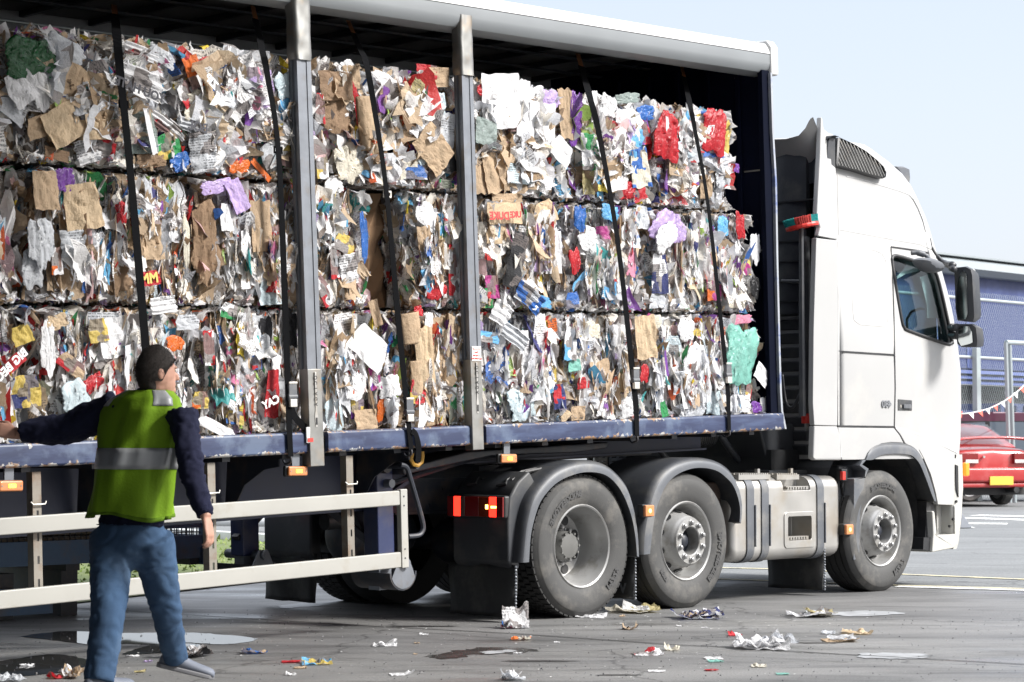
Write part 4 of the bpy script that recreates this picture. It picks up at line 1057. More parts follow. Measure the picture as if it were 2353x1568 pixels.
# ---- front arch trim, step and bumper ----
ao = D4([(1210, 742), (1213, 200), (1285, 120), (1310, 125), (1290, 60), (1318, 5)]) + DW([(1350, 1510), (1400, 1470), (1470, 1464), (1550, 1470), (1610, 1500), (1650, 1545)]) + D4([(1680, 60), (1730, 170), (1762, 290), (1775, 365)])
arch_o = [(1318, 5), (1345, -40), (1400, -60), (1480, -66), (1560, -60), (1620, -40), (1670, 15), (1715, 110), (1755, 240), (1778, 350)]
arch_i = [(1290, 68), (1340, 66), (1400, 34), (1480, 26), (1560, 30), (1605, 42), (1650, 90), (1690, 180), (1730, 290), (1752, 345)]
mudguard([P(a, b_, -.02) for a, b_ in D4(arch_o)], [P(a, b_, -.02) for a, b_ in D4(arch_i)], -.02, .5, 'wheel_arch')
# dark grey rear piece of the arch reaching down behind the wheel
rp_ = D4([(1310, 125), (1240, 185), (1212, 200), (1205, 742), (1248, 738), (1252, 300), (1262, 190), (1320, 130), (1296, 70), (1288, 72), (1248, 108)])
rp_ = D4([(1296, 68), (1268, 100), (1312, 128), (1288, 190), (1252, 420), (1246, 738), (1208, 742), (1212, 195), (1285, 186), (1290, 140), (1250, 108), (1270, 72)])
mb = MB(); mb.prism([P(a, b_, -.02) for a, b_ in rp_], (0, .5, 0)); mb.build('arch_rear', M['plas2'], TR, bevel=.008)
mb = MB(); q0_ = P(*D4([(1212, 200)])[0], .1); mb.box(q0_.x-.22, q0_.x+.0, .1, .6, .44, 1.07); mb.build('arch_rear_box', M['plas'], TR, bevel=.02)
# skirt between deflector foot and arch, door lower and front corner (white)
sk = DW([(1104, 1362), (1478, 1366), (1516, 1412), (1545, 1466), (1450, 1462), (1395, 1470), (1350, 1512), (1318, 1563)]) + D4([(1300, 66), (1130, 68)])
sidepanel('side_skirt', sk, -.004, .05, bev=.006)
fc = DW([(1485, 1364), (1560, 1384), (1700, 1434), (1800, 1484), (1903, 1536)]) + D4([(1890, 20), (1882, 372), (1776, 368), (1762, 290), (1728, 165), (1680, 55), (1650, 0)]) + DW([(1650, 1540), (1610, 1500), (1556, 1468), (1524, 1412)])
sidepanel('front_wing', fc, -.004, .05, bev=.006)
# front corner / bumper
def cring(z, xf, r, e=0): return cabring(z, xf, .0+e, r, xr=4.9, e=0)
mb = MB()
zb0, zb1, zb2 = P(2195, 1262, 0).z, P(2208, 1120, 0).z, P(2210, 1045, 0).z
xfb = frontx(2213, 1110, 0, .16)[0]; xfm = frontx(2201, 1250, 0, .2)[0]
mb.loft([cring(zb0, xfm-.02, .2), cring(zb0+.05, xfm+.01, .2), cring((zb0+zb1)/2, xfb-.02, .18), cring(zb1, xfb, .16), cring(zb2, xfb-.01, .16)]); mb.build('bumper', M['cream'], TR, smooth='auto')
st = D4([(1752, 415), (1770, 415), (1775, 600), (1885, 590), (1888, 370), (1780, 372), (1775, 366), (1840, 370), (1885, 374), (1900, 520), (1895, 640), (1880, 662), (1738, 690), (1752, 640)])
st = D4([(1738, 412), (1752, 412), (1768, 575), (1890, 568), (1888, 374), (1925, 374), (1925, 520), (1908, 640), (1885, 662), (1738, 690), (1746, 560)])
mb = MB(); mb.prism([P(a, b_, -.01) for a, b_ in st], (0, .45, 0)); mb.build('entry_step', M['cream'], TR, bevel=.012)
mb = MB(); mb.prism([P(a, b_, .12) for a, b_ in D4([(1765, 372), (1890, 372), (1892, 572), (1770, 580)])], (0, .02, 0)); mb.build('step_back', M['cream'], TR)
mb = MB(); mb.prism([P(a, b_, .02) for a, b_ in D4([(1680, 590), (1752, 590), (1740, 688), (1676, 670)])], (0, .4, 0)); mb.build('step_under', M['black'], TR)
mb = MB(); mb.prism([P(a, b_, .05) for a, b_ in D4([(1700, 350), (1745, 360), (1755, 410), (1745, 590), (1690, 590)])], (0, .3, 0)); mb.build('arch_liner', M['black'], TR)
mb = MB(); mb.prism([P(a, b_, -.012) for a, b_ in D4([(1895, 100), (1912, 108), (1915, 320), (1900, 270)])], (0, .01, 0)); mb.build('bumper_slot', M['black'], TR)
for a, b_ in ((1903, 348), (1884, 468), (1860, 514)):
    q = P(*D4([(a, b_)])[0], -.014); mb = MB(); mb.cyl(q, q+Vector((0, .02, 0)), .012, 8); mb.build('bolt', M['black'], TR)
q = P(*D4([(1958, 131)])[0], .03)
mb = MB(); mb.box(q.x-.035, q.x+.035, -.0, .04, q.z-.062, q.z+.062); mb.build('side_indicator', M['orangel'], TR, bevel=.015)
# inner wheel arch darkness
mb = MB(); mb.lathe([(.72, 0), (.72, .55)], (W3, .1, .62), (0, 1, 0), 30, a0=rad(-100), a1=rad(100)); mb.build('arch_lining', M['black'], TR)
# door handle
hx = DW([(1508, 1172), (1603, 1180), (1603, 1250), (1508, 1248)])
mb = MB(); mb.prism([P(a, b_, -.006) for a, b_ in hx], (0, .012, 0)); dh = mb.build('door_handle', M['plas'], TR, bevel=.006)
mb = MB(); mb.prism([P(a, b_, -.022) for a, b_ in DW([(1548, 1206), (1599, 1208), (1599, 1236), (1548, 1234)])], (0, .02, 0)); mb.build('handle_lever', M['plas2'], dh, bevel=.004)
mb = MB(); q = P(*DW([(1527, 1220)])[0], -.008); mb.cyl(q, q+Vector((0, .01, 0)), .014, 10); mb.build('lock', M['alu'], dh)
# roof lamp nub
q = P(2078, 398, .45); mb = MB(); mb.prism([q+Vector((-.13, 0, .05)), q+Vector((-.02, 0, .06)), q+Vector((.09, 0, .04)), q+Vector((.1, 0, -.03)), q+Vector((.085, 0, -.10))], (0, .16, 0)); mb.build('roof_marker', M['plas2'], TR, bevel=.01)
# ---- mirrors ----
ym = -.22
def mpts(l, y): return [P(a, b_, y) for a, b_ in DW(l)]
def mirror_head(nm, case, glass, yd, x_face):
    """case/glass drawn in the plane facing rearwards"""
    c_ = [PX(a, b_, x_face) for a, b_ in DW(case)]; g_ = [PX(a, b_, x_face-.012) for a, b_ in DW(glass)]
    cen_ = sum(c_, Vector())/len(c_)
    mb = MB(); mb.loft([[p for p in c_], [p+(p-cen_)*.03+Vector((.03, 0, 0)) for p in c_], [p+Vector((.13, 0, 0))-(p-cen_)*.12 for p in c_], [p+Vector((.17, 0, 0))-(p-cen_)*.45 for p in c_]])
    o = mb.build(nm, M['plas'], TR, smooth='auto')
    mb = MB(); cg = sum(g_, Vector())/len(g_); mb.prism(g_, (.008, 0, 0)); mb.build('mirror_glass', M['mirror'], o)
    return o
xm = P(2215, 700, -.25).x
mo = mirror_head('mirror', [(1885, 290), (1960, 283), (1995, 300), (2005, 340), (2020, 620), (2010, 650), (1905, 640), (1893, 560)], [(1905, 400), (1925, 320), (1950, 305), (1968, 330), (1975, 600), (1960, 635), (1915, 635), (1900, 560)], .1, xm)
mirror_head('wide_mirror', [(1890, 690), (1905, 668), (2000, 668), (2030, 690), (2040, 780), (2035, 822), (1930, 820), (1905, 800)], [(1915, 690), (1935, 677), (1985, 685), (2003, 720), (2008, 790), (1990, 800), (1930, 815), (1912, 780)], .1, xm)
mb = MB(); mb.prism([PX(a, b_, xm+.12) for a, b_ in DW([(1990, 290), (2012, 320), (2032, 625), (2020, 640), (2005, 600)])], (.07, 0, 0)); mb.build('mirror_back', M['white'], mo, bevel=.01)
def pipe(l, r, nm, m_='plas', y=-.1, xx=None):
    mb = MB(); mb.tube(catmull([P(a, b_, yy) for (a, b_), yy in zip(DW([q[:2] for q in l]), [q[2] for q in l])], 5), r, 8); return mb.build(nm, M[m_], TR, smooth=True)
pipe([(1725, 90, .1), (1740, 160, .09), (1775, 215, .05), (1815, 255, -.0), (1850, 270, -.1), (1875, 272, -.2)], [.004]*5+[.012]*5+[.02]*5+[.03]*5+[.035]*6, 'mirror_arm', 'plas')
pipe([(1865, 290, -.18), (1885, 300, -.24)], .03, 'mirror_hinge', 'plas'); pipe([(1860, 690, .0), (1880, 690, -.1), (1905, 690, -.18)], .035, 'mirror_hinge', 'plas'); pipe([(1865, 740, .0), (1890, 745, -.1), (1910, 745, -.18)], .035, 'mirror_hinge', 'black')
pipe([(1595, 190, .0), (1640, 188, -.04), (1690, 205, -.08), (1720, 235, -.12)], [.02]*5+[.028]*5+[.018]*6, 'kerb_mirror_arm', 'plas2')
km = [P(a, b_, -.12) for a, b_ in DW([(1625, 230), (1660, 218), (1720, 222), (1790, 262), (1808, 292), (1800, 318), (1750, 328), (1712, 322), (1650, 270)])]
cen_ = sum(km, Vector())/len(km)
mb = MB(); mb.loft([[p+Vector((0, .1, 0))-(p-cen_)*.35 for p in km], [p+Vector((0, .06, 0)) for p in km], [p+Vector((0, -.02, 0)) for p in km], [p+Vector((0, -.09, .01))-(p-cen_)*.4 for p in km]]); mb.build('kerb_mirror', M['plas2'], TR, smooth='auto', sub=1)
# ---- scrubbing brush stood behind the cab ----
q = PX(1841, 511, 2.80)
BR = empty('scrubbing_brush', q, 'round red and teal scrubbing brush on a pole behind the cab', 'brush')
def disc(r0, r1, z0, z1, a0, a1, mm, nm):
    mb = MB(); n = 20; tilt = Matrix.Translation(q) @ Matrix.Rotation(rad(-8), 4, 'X') @ Matrix.Rotation(rad(-9), 4, 'Y')
    mb.xf = tilt
    mb.lathe([(r0, z0), (r1, z0), (r1*1.03, (z0+z1)/2), (r1, z1), (r0, z1), (r0, z0)], (0, 0, 0), (0, 0, 1), n, a0=a0, a1=a1, ref=(0, 1, 0))
    o = mb.build(nm, M[mm], BR); return o
disc(.0, .135, -.05, -.02, 0, 2*math.pi, 'red', 'head')
for k in range(14):
    pass
def bristles(test, mm, nm):
    mb = MB(); mb.xf = Matrix.Translation(q) @ Matrix.Rotation(rad(-8), 4, 'X') @ Matrix.Rotation(rad(-9), 4, 'Y')
    for i in range(-12, 13):
        for j in range(-12, 13):
            x, y = i*.0115, j*.0115; r_ = math.hypot(x, y)
            if r_ > .135 or not test(x, y, r_): continue
            ox, oy = x*.12*(r_/.2), y*.12*(r_/.2); mb.tube([(x, y, -.02), (x+ox, y+oy, .035+random.random()*.008)], .0045, 5)
    o_ = mb.build(nm, M[mm], BR)
    if nm == 'teal_bristles': o_['kind'] = 'stuff'
side_ = Vector((RV.x, RV.y))
bristles(lambda x, y, r_: abs(x*RV.x+y*RV.y) < .065 and r_ > .0 and not (abs(x*RV.y-y*RV.x) < .012 and abs(x*RV.x+y*RV.y) < .05), 'redbr', 'red_bristles')
bristles(lambda x, y, r_: abs(x*RV.x+y*RV.y) >= .065, 'teal', 'teal_bristles')
mb = MB(); mb.tube([q+Vector((.0, .0, -.04)), q+Vector((.0, .0, -.45)), q+Vector((0, 0, -1.6))], [.02, .022, .03], 8); mb.build('pole', M['plas'], BR, smooth='auto')
# ================= curtain-sided trailer (own frame: nose raised two degrees) =================
TL = empty('curtainside_trailer', mat=TM, label='open curtain sided trailer with blue bed and white side guard, stacked with waste paper bales', cat='trailer')
def T(px, py, y=0.): return TP(px, py, y)
def TB(): return MB(TM)
X0, X1, YW = -9.2, 2.42, 2.5
# worn navy paint of the bed rail: chips and rust concentrated along both edges
m, nt, b = newmat('worn_rail_paint'); Lk = nt.links.new
tc = nt.nodes.new('ShaderNodeTexCoord'); sp = nt.nodes.new('ShaderNodeSeparateXYZ'); Lk(tc.outputs['Object'], sp.inputs[0])
def nz_(sc, d=6, r=.6, v=None):
    n = nt.nodes.new('ShaderNodeTexNoise'); n.inputs['Scale'].default_value = sc; n.inputs['Detail'].default_value = d; n.inputs['Roughness'].default_value = r; Lk(v or tc.outputs['Object'], n.inputs['Vector']); return n.outputs[0]
def mr_(s, a, b_, c=0., d=1.):
    n = nt.nodes.new('ShaderNodeMapRange'); n.inputs[1].default_value = a; n.inputs[2].default_value = b_; n.inputs[3].default_value = c; n.inputs[4].default_value = d; Lk(s, n.inputs[0]); return n.outputs[0]
def ma_(op, a, b_):
    n = nt.nodes.new('ShaderNodeMath'); n.operation = op
    for i, s in enumerate((a, b_)):
        if isinstance(s, (int, float)): n.inputs[i].default_value = s
        else: Lk(s, n.inputs[i])
    return n.outputs[0]
def mx_(f, a, b_):
    x = nt.nodes.new('ShaderNodeMix'); x.data_type = 'RGBA'; Lk(f, x.inputs[0])
    for s, i in ((a, 6), (b_, 7)):
        if isinstance(s, tuple): x.inputs[i].default_value = (*s, 1)
        else: Lk(s, x.inputs[i])
    return x.outputs[2]
e_lo = mr_(sp.outputs[2], .0, .05, .34, 0.); e_hi = mr_(sp.outputs[2], .085, .135, 0., .22)
edge = ma_('ADD', e_lo, e_hi)
chip = ma_('ADD', nz_(26, 7, .65), ma_('MULTIPLY', nz_(4, 4), .45))
st = nt.nodes.new('ShaderNodeMapping'); st.inputs['Scale'].default_value = (.35, 1, 2.); Lk(tc.outputs['Object'], st.inputs[0])
scr = nz_(9, 5, .6, st.outputs[0])
base = mx_(mr_(scr, .42, .68), (.014, .023, .066), (.04, .06, .125))
base = mx_(mr_(nz_(3.1, 5), .52, .62, 0, .5), base, (.12, .16, .23))
cf = mr_(ma_('ADD', chip, edge), .99, 1.02)
chc = mx_(mr_(nz_(11), .44, .54), (.36, .36, .35), (.23, .13, .065))
Lk(mx_(cf, base, chc), b.inputs['Base Color']); b.inputs['Roughness'].default_value = .42
bp = nt.nodes.new('ShaderNodeBump'); bp.inputs['Strength'].default_value = .4; bp.inputs['Distance'].default_value = .002; Lk(cf, bp.inputs['Height']); Lk(bp.outputs[0], b.inputs['Normal'])
M['rail'] = m
pA = T(723, 1000).x; pB = T(1081, 1000).x; pC = T(1110, 1000).x; pA0 = T(705, 1000).x; pA1 = T(752, 1000).x
for a, b_ in ((X0, pA0+.0), (pA1-.02, pB), (pC, X1-.03)):
    mb = TB(); mb.prism([(a, -.02, .0), (a, -.032, .012), (a, -.032, .118), (a, -.02, .135), (a, .06, .137), (a, .06, .11), (a, .0, .10), (a, .0, .02), (a, .05, .0)], (b_-a, 0, 0)); mb.build('bed_rail', M['rail'], TL, bevel=.004)
    mb = TB(); mb.box(a, b_, YW-.02, YW+.02, 0, .13); mb.build('bed_rail', M['rail'], TL)
floorm = mat('bed_floor', (.12, .10, .08), .7, var=.3)
mb = TB(); mb.box(X0, X1-.03, .06, YW-.02, .085, .125); mb.build('floor', floorm, TL)
for i in range(24):
    x = X0+.2+i*.48; mb = TB(); mb.box(x, x+.06, .05, YW-.05, -.03, .084); mb.build('cross_bearer', M['chassis'], TL)
for y in (.68, 1.74):
    mb = TB()
    for (a, b_, zl) in ((X0, -1.5, -.42), ):
        mb.box(a, b_, y, y+.02, zl, -.03); mb.box(a, b_, y-.06, y+.08, zl-.015, zl); mb.box(a, b_, y-.06, y+.08, -.045, -.03)
    mb.prism([(-1.5, y, -.03), (-1.5, y, -.42), (-.9, y, -.14), (2.2, y, -.14), (2.2, y, -.03)], (0, .02, 0))
    mb.obox((-1.2, y+.01, -.285), (.33, 0, .155), (0, .07, 0), (.006, 0, -.012)); mb.box(-.9, 2.2, y-.06, y+.08, -.155, -.14)
    mb.build('main_beam', M['navyflat'], TL)
mb = TB(); mb.box(-.4, 1.6, .7, 1.76, -.17, -.155); mb.build('coupling_plate', M['chassis'], TL)
for x in (-3.9, -2.75, -1.62):
    mb = TB(); mb.prism([(x, .10, -.03), (x, .62, -.03), (x, .66, -.40), (x, .60, -.40), (x, .45, -.2), (x, .25, -.1), (x, .10, -.08)], (.012, 0, 0)); mb.build('outrigger', M['chassis'], TL)
# ---- pillars ----
def pillar(pxt, pyt, pxb, pyb, w, d, txt):
    xt = T(pxt, pyt, -.0).x; bt = T(pxb, pyb, -.05); zt = T(pxt, pyt, 0).z; xb = bt.x
    zb_ = bt.z
    def at(z): f = (z-zb_)/(zt-zb_); return xb+(xt-xb)*f, -.055+.055*f
    def ring(z, e=0.):
        x, y = at(z)
        return [Vector((x-e, y-e, z)), Vector((x+w+e, y-e, z)), Vector((x+w+e, y+d+e, z)), Vector((x-e, y+d+e, z))]
    mb = TB()
    # fluted section: recessed centre groove on the outer face
    def sect(z):
        x, y = at(z)
        q = [(0, 0), (w*.30, 0), (w*.33, .006), (w*.67, .006), (w*.70, 0), (w, 0), (w, d), (0, d), (0, d*.68), (.012, d*.62), (.012, d*.36), (0, d*.3)]
        return [Vector((x+a, y+b_, z)) for a, b_ in q]
    mb.loft([sect(zb_+.62), sect(zt)]); po = mb.build('pillar', M['steeld'], TL, smooth='auto')
    mb = TB(); mb.loft([ring(zb_), ring(zb_+.25), ring(zb_+.622)]); mb.build('pillar_foot', M['steel'], po, bevel=.006)
    x, y = at(zb_+.42); 
    mb = TB()
    mb.prism([(x+w*.42, y-.006, zb_+.25), (x+w*.58, y-.006, zb_+.25), (x+w*.62, y-.006, zb_+.32), (x+w*.56, y-.006, zb_+.36), (x+w*.56, y-.006, zb_+.60), (x+w*.44, y-.006, zb_+.60), (x+w*.44, y-.006, zb_+.36), (x+w*.38, y-.006, zb_+.32)], (0, .012, 0)); lv = mb.build('locking_lever', M['alu'], po, bevel=.002)
    mb = TB(); mb.box(x+w*.44, x+w*.56, y-.008, y, zb_+.265, zb_+.31); mb.build('lever_hole', M['black'], lv)
    xx, yy = at(zb_+.48)
    for i, ch in enumerate('OCIAGA'):
        text_obj('lever_letter', ch, .032, TM @ Vector((xx+w*.5, yy-.0075, zb_+.565-i*.034)), TM.to_3x3() @ Vector((0, 0, 1)), TM.to_3x3() @ Vector((-1, 0, 0)), M['black'], lv, True, .0008)
    # dented sheet-metal sleeve at the top
    mb = TB(); rows = []; r = random.Random(int(pxt))
    zs_ = zt-.32
    for k in range(11):
        z = zs_+(zt+.10-zs_)*k/10; x, y = at(z); row = []
        for j in range(9):
            f = j/8
            if f < .25: p = (x-.008, y+d*(1-f/.25)-.0)
            elif f < .75: p = (x-.008+(w+.016)*(f-.25)/.5, y-.010)
            else: p = (x+w+.008, y-.01+(d)*(f-.75)/.25)
            jx = r.uniform(-.005, .005) if 0 < k < 10 else 0
            row.append(Vector((p[0]+jx, p[1]+r.uniform(-.006, .004), z)))
        rows.append(row)
    mb.loft(rows, cap=False, closed=False); mb.build('pillar_sleeve', M['steel'], po, smooth=True, sub=1)
    return at, w
at1, w1 = pillar(678, 22, 713, 1073, .118, .085, 1)
at2, w2 = pillar(1058, 66, 1086, 1035, .108, .08, 1)
x, y = at2(.60+.0); q = T(1080, 800, 0); x, y = at2(q.z)
mb = TB(); mb.box(x+.012, x+w2-.008, y-.006, y+.004, q.z-.09, q.z+.01); sk_ = mb.build('warning_sticker', M['sticker'], TL)
mb = TB(); mb.box(x+.02, x+w2-.016, y-.008, y-.005, q.z-.012, q.z+.002); mb.build('sticker_band', M['stickred'], sk_)
for i, s in enumerate(('Open', '1 Top line', 'top Grille first')):
    text_obj('sticker_line', s, .017, TM @ Vector((x+w2/2, y-.0075, q.z-.03-i*.022)), (1, 0, 0), (0, 0, 1), M['stickred'], sk_, True, .0005)
text_obj('sticker_heading', 'WARNING', .013, TM @ Vector((x+w2/2, y-.0095, q.z-.005)), (1, 0, 0), (0, 0, 1), M['sticker'], sk_, True, .0005)
q = T(705, 1000, -.05); mb = TB(); mb.box(q.x-.0, q.x+.055, -.05, -.04, q.z-.05, q.z+.05); o = mb.build('warning_sticker', M['sticker'], TL); mb = TB(); mb.box(q.x+.005, q.x+.05, -.054, -.045, q.z-.045, q.z-.02); mb.build('sticker_band', M['stickred'], o)
# ---- roof ----
lo_g = mat('roof_cove_grey', (.23, .245, .255), .38, .35, var=.04, scale=2)
rf = mat('roof_white', (.48, .48, .47), .4, var=.03)
XE = X1+.03
mb = TB(); c_ = [(.16, 2.865), (.09, 2.868), (.035, 2.885), (.008, 2.92), (.0, 2.96), (.0, 3.03), (.05, 3.03), (.12, 2.95), (.16, 2.9)]
mb.prism([(X0, a, b_) for a, b_ in c_], (XE-X0, 0, 0)); mb.build('roof_rail', lo_g, TL, smooth='auto')
mb = TB(); mb.prism([(X0, a, b_) for a, b_ in ((-.004, 3.034), (.012, 3.085), (.04, 3.122), (.09, 3.13), (.09, 3.034))], (XE-X0, 0, 0)); mb.build('roof_edge', rf, TL, smooth='auto')
mb = TB(); mb.box(X0, XE, -.001, .02, 3.029, 3.035); mb.build('roof_seam', M['chassis'], TL)
x = X0+.1; mb = TB()
while x < XE:
    q = Vector((x, .05, 3.13)); mb.lathe([(.010, 0), (.008, .005), (0, .007)], q, (0, 0, 1), 6); x += .125
o_ = mb.build('rivet_row', M['chassis'], TL); o_['kind'] = 'stuff'
rin = mat('roof_sheet', (.20, .20, .20), .7)
mb = TB(); mb.box(X0, XE, .09, YW, 3.118, 3.13); mb.build('roof_sheet', rin, TL)
fg = mat('far_rail_grey', (.30, .31, .32), .5, var=.05)
mb = TB(); mb.box(X0, XE, YW-.08, YW-.0, 3.045, 3.115); mb.box(X0, XE, YW-.10, YW, 2.95, 3.03); mb.build('far_roof_rail', fg, TL, bevel=.01)
for i in range(20):
    x = X0+.3+i*.58; mb = TB(); mb.box(x, x+.04, .1, YW-.09, 3.07, 3.115); mb.build('roof_bow', M['chassis'], TL)
for y in (.75, 1.25, 1.8):
    mb = TB(); mb.box(X0, X1-.05, y, y+.05, 3.055, 3.07); mb.build('roof_strap_track', M['chassis'], TL)
# corner cap at the front end
ec = TL
mb = TB(); xe0 = T(1769, 130).x; xe1 = T(1786, 130).x
mb.prism([(xe0, a, b_) for a, b_ in ((-.012, 2.865), (-.012, 3.09), (.03, 3.15), (.2, 3.155), (.2, 2.865))], (xe1-xe0, 0, 0)); mb.build('corner_cap', rf, TL, bevel=.015)
# far curtain (closed)
cm = mat('dark_curtain', (.016, .018, .026), .55, var=.2)
mb = TB(); rows = []
for z in (.1, 1., 2., 2.97): rows.append([Vector((X0+i*.09, YW-.03+.014*math.sin(i*.9), z)) for i in range(int((X1-.05-X0)/.09)+1)])
mb.loft(rows, cap=False, closed=False); mb.build('far_curtain', cm, TL, smooth=True)
# ---- headboard ----
HX = X1-.04
hbm = mat('headboard_navy', (.004, .006, .018), .7, var=.25, scale=2.5, spec=.06, dirt=(.42, .38, .30), dirt_amt=.9, dscale=7, dt=(.70, .72))
mb = TB(); mb.box(HX, HX+.04, .03, YW-.0, .137, 3.117); hb = mb.build('headboard', hbm, TL)
for y in (.30, .62, .94, 1.26, 1.6, 1.9, 2.2):
    mb = TB(); mb.box(HX-.03, HX-.002, y, y+.045, .14, 3.0); mb.build('headboard_rib', hbm, hb, bevel=.004)
for z in (.7, 1.45, 2.1):
    mb = TB(); mb.box(HX-.008, HX-.001, .07, .29, z, z+.012); mb.build('headboard_joint', M['steel'], hb)
mb = TB(); mb.box(HX-.10, HX-.002, .012, .06, .137, 2.9); mb.build('corner_post', mat('post_navy', (.003, .0045, .012), .7, spec=.05), hb, bevel=.004)
edm = mat('corner_edge_pale', (.34, .36, .39), .4, .3, var=.1, dirt=(.10, .14, .30), dirt_amt=.9, dscale=3, dt=(.52, .6))
ed = [(1773, 168), (1777, 300), (1784, 420), (1787, 600), (1792, 800), (1795, 900), (1798, 945), (1806, 986)]
mb = TB(); ps = [T(a, b_, -.015) for a, b_ in ed]; wd = .014
mb.loft([[p+Vector((-wd, 0, 0)), p+Vector((wd*.6, 0, 0)), p+Vector((wd*.6, .05, 0)), p+Vector((-wd, .05, 0))] for p in ps]); mb.build('corner_edge_strip', edm, hb)
q = T(1744, 700, .2); 
mb = TB(); mb.lathe([(.02, 0), (.016, -.008), (0, -.01)], (HX-.001, .2, T(3090/1.741, 1515/1.741, .2).z), (1, 0, 0), 10); mb.build('bolt', M['alu'], hb)
# ---- side guard ----
def L1(l): return [(x*.3418, 1033.9+y*.3418) for x, y in l]      # zoom 0.. x 1800..
def L2(l): return [(574.4+x*.29305, 976.4+y*.29305) for x, y in l]  # zoom 1000..1800 x 1700..2500
YG = -.03
za = [T(0, 1182, YG).z, T(0, 1247, YG).z, T(0, 1350, YG).z, T(0, 1389, YG).z]
zt1 = [T(900, 1129, YG).z, T(900, 1163, YG).z, T(900, 1271, YG).z, T(900, 1307, YG).z]
print('guard z', za, zt1)
xg = T(920, 1150, YG).x; xg1 = T(936, 1150, YG).x
zA, zB_, zC, zD = zt1[0], zt1[1], zt1[2], zt1[3]
for (a, b_) in ((zA, zB_), (zC, zD)):
    mb = TB(); mb.box(X0, xg-.002, YG, YG+.03, b_, a); mb.build('guard_rail', M['guard'], TL, bevel=.008)
mb = TB(); mb.box(xg, xg1, YG-.004, YG+.04, zD-.005, zA+.008); gp_ = mb.build('guard_end_post', M['guard'], TL, bevel=.006)
for z in (zA-.04, zA-.10, zD+.12, zD+.06):
    mb = TB(); q = Vector((xg+.028, YG-.006, z)); mb.cyl(q, q+Vector((0, .004, 0)), .006, 8); mb.build('rivet', M['chassis'], gp_)
for (px, wpx) in ((87, 10), (489, 9), (807, 8)):
    x = T(px, 1200, .03).x; mb = TB()
    hol = []
    zt_, zl_ = -.03, zD+.03
    z = zt_-.22
    while z > zl_+.08: hol.append([Vector((x-.007, 0.03, z)), Vector((x+.007, .03, z)), Vector((x+.007, .03, z-.045)), Vector((x-.007, .03, z-.045))]); z -= .13
    mb.prism([(x-.026, .03, zl_), (x+.026, .03, zl_), (x+.026, .03, zt_), (x-.026, .03, zt_)], (0, .006, 0), holes=hol)
    mb.box(x-.032, x-.026, .03, .09, zl_, zt_); po = mb.build('guard_bracket', mat('bracket_rust', (.23, .21, .18), .55, .35, var=.2, dirt=(.16, .09, .05), dirt_amt=.6, dscale=8) if px == 87 else bpy.data.materials['bracket_rust'], TL)
    mb = TB(); mb.box(x-.026, x+.026, .062, .068, zl_, zt_); mb.build('bracket_back', M['black'], po)
    mb = TB(); mb.tube([(x-.05, .02, -.20), (x-.04, .012, -.215), (x+.04, .012, -.215), (x+.05, .02, -.20)], .005, 6); mb.build('clip', M['steel'], po)
# side marker lamps under the bed
for (px, py) in ((681, 1083), (22, 1117), (1166, 1054)):
    q = TM @ T(px, py, .0); mb = MB(); mb.box(q.x-.09, q.x+.09, -.0, .03, q.z-.035, q.z+.035); o = mb.build('marker_lamp', M['black'], TL, bevel=.01)
    mb = MB(); mb.box(q.x-.078, q.x+.078, -.022, .0, q.z-.03, q.z+.03); mb.build('lens', M['amber'], o, bevel=.01)
    mb = MB(); mb.box(q.x-.02, q.x+.026, -.026, -.02, q.z-.011, q.z+.011); mb.build('bulb_glow', M['amberlit'], o)
    for s in (-.062, .062): 
        mb = MB(); mb.cyl((q.x+s, -.024, q.z), (q.x+s, -.02, q.z), .005, 6); mb.build('screw', M['steel'], o)
    mb = MB(); mb.box(q.x-.03, q.x+.03, .005, .02, q.z+.03, q.z+.14); mb.build('lamp_bracket', M['steeld'], o)
# ---- landing legs ----
for y, sgn in ((.46, 1), (1.93, -1)):
    xl0, xl1 = T(851, 1150, .46).x, T(905, 1150, .46).x
    xl0 = xl1-.155
    lg = TB(); lg.box(xl0, xl1, y, y+.15, -.80, -.03); o = lg.build('landing_leg', M['legblue'], TL, bevel=.012)
    mb = TB(); mb.box(xl0+.02, xl1-.02, y+.02, y+.13, -.98, -.8); mb.build('inner_leg', M['steeld'], o)
    c = T(909, 1317, .30) if sgn > 0 else Vector((xl0+.07, 0, T(909, 1317, .30).z)); yc = .32 if sgn > 0 else 1.83
    c = Vector(((xl0+xl1)/2+.02, 0, T(909, 1317, .32).z))
    rF = .125
    mb = TB(); ang = [rad(180+180*k/14) for k in range(15)]
    outp = [Vector((c.x+rF*math.cos(t_), yc, c.z+rF*math.sin(t_))) for t_ in ang]; inn = [Vector((c.x+(rF-.012)*math.cos(t_), yc, c.z+(rF-.012)*math.sin(t_))) for t_ in ang]
    mb.prism(outp+inn[::-1], (0, .40, 0)); ft = mb.build('landing_foot', M['chassis'], TL, smooth='auto')
    mb = TB(); mb.prism([Vector((c.x-rF*.80, yc-.004, c.z-.02)), *[Vector((c.x+rF*.93*math.cos(rad(200+14*k)), yc-.004, c.z+rF*.93*math.sin(rad(200+14*k)))) for k in range(11)], Vector((c.x+rF*.7, yc-.004, c.z+.02)), Vector((c.x+.05, yc-.004, c.z+.10)), Vector((c.x-.03, yc-.004, c.z+.10))], (0, .014, 0)); mb.build('foot_plate', M['steeld'], ft, bevel=.004)
    mb = TB(); mb.cyl((c.x+.01, yc-.03, c.z+.06), (c.x+.01, yc+.42, c.z+.06), .035, 14); mb.cyl((c.x+.01, yc-.035, c.z+.06), (c.x+.01, yc-.03, c.z+.06), .018, 12); mb.build('foot_axle', M['steeld'], ft, smooth='auto')
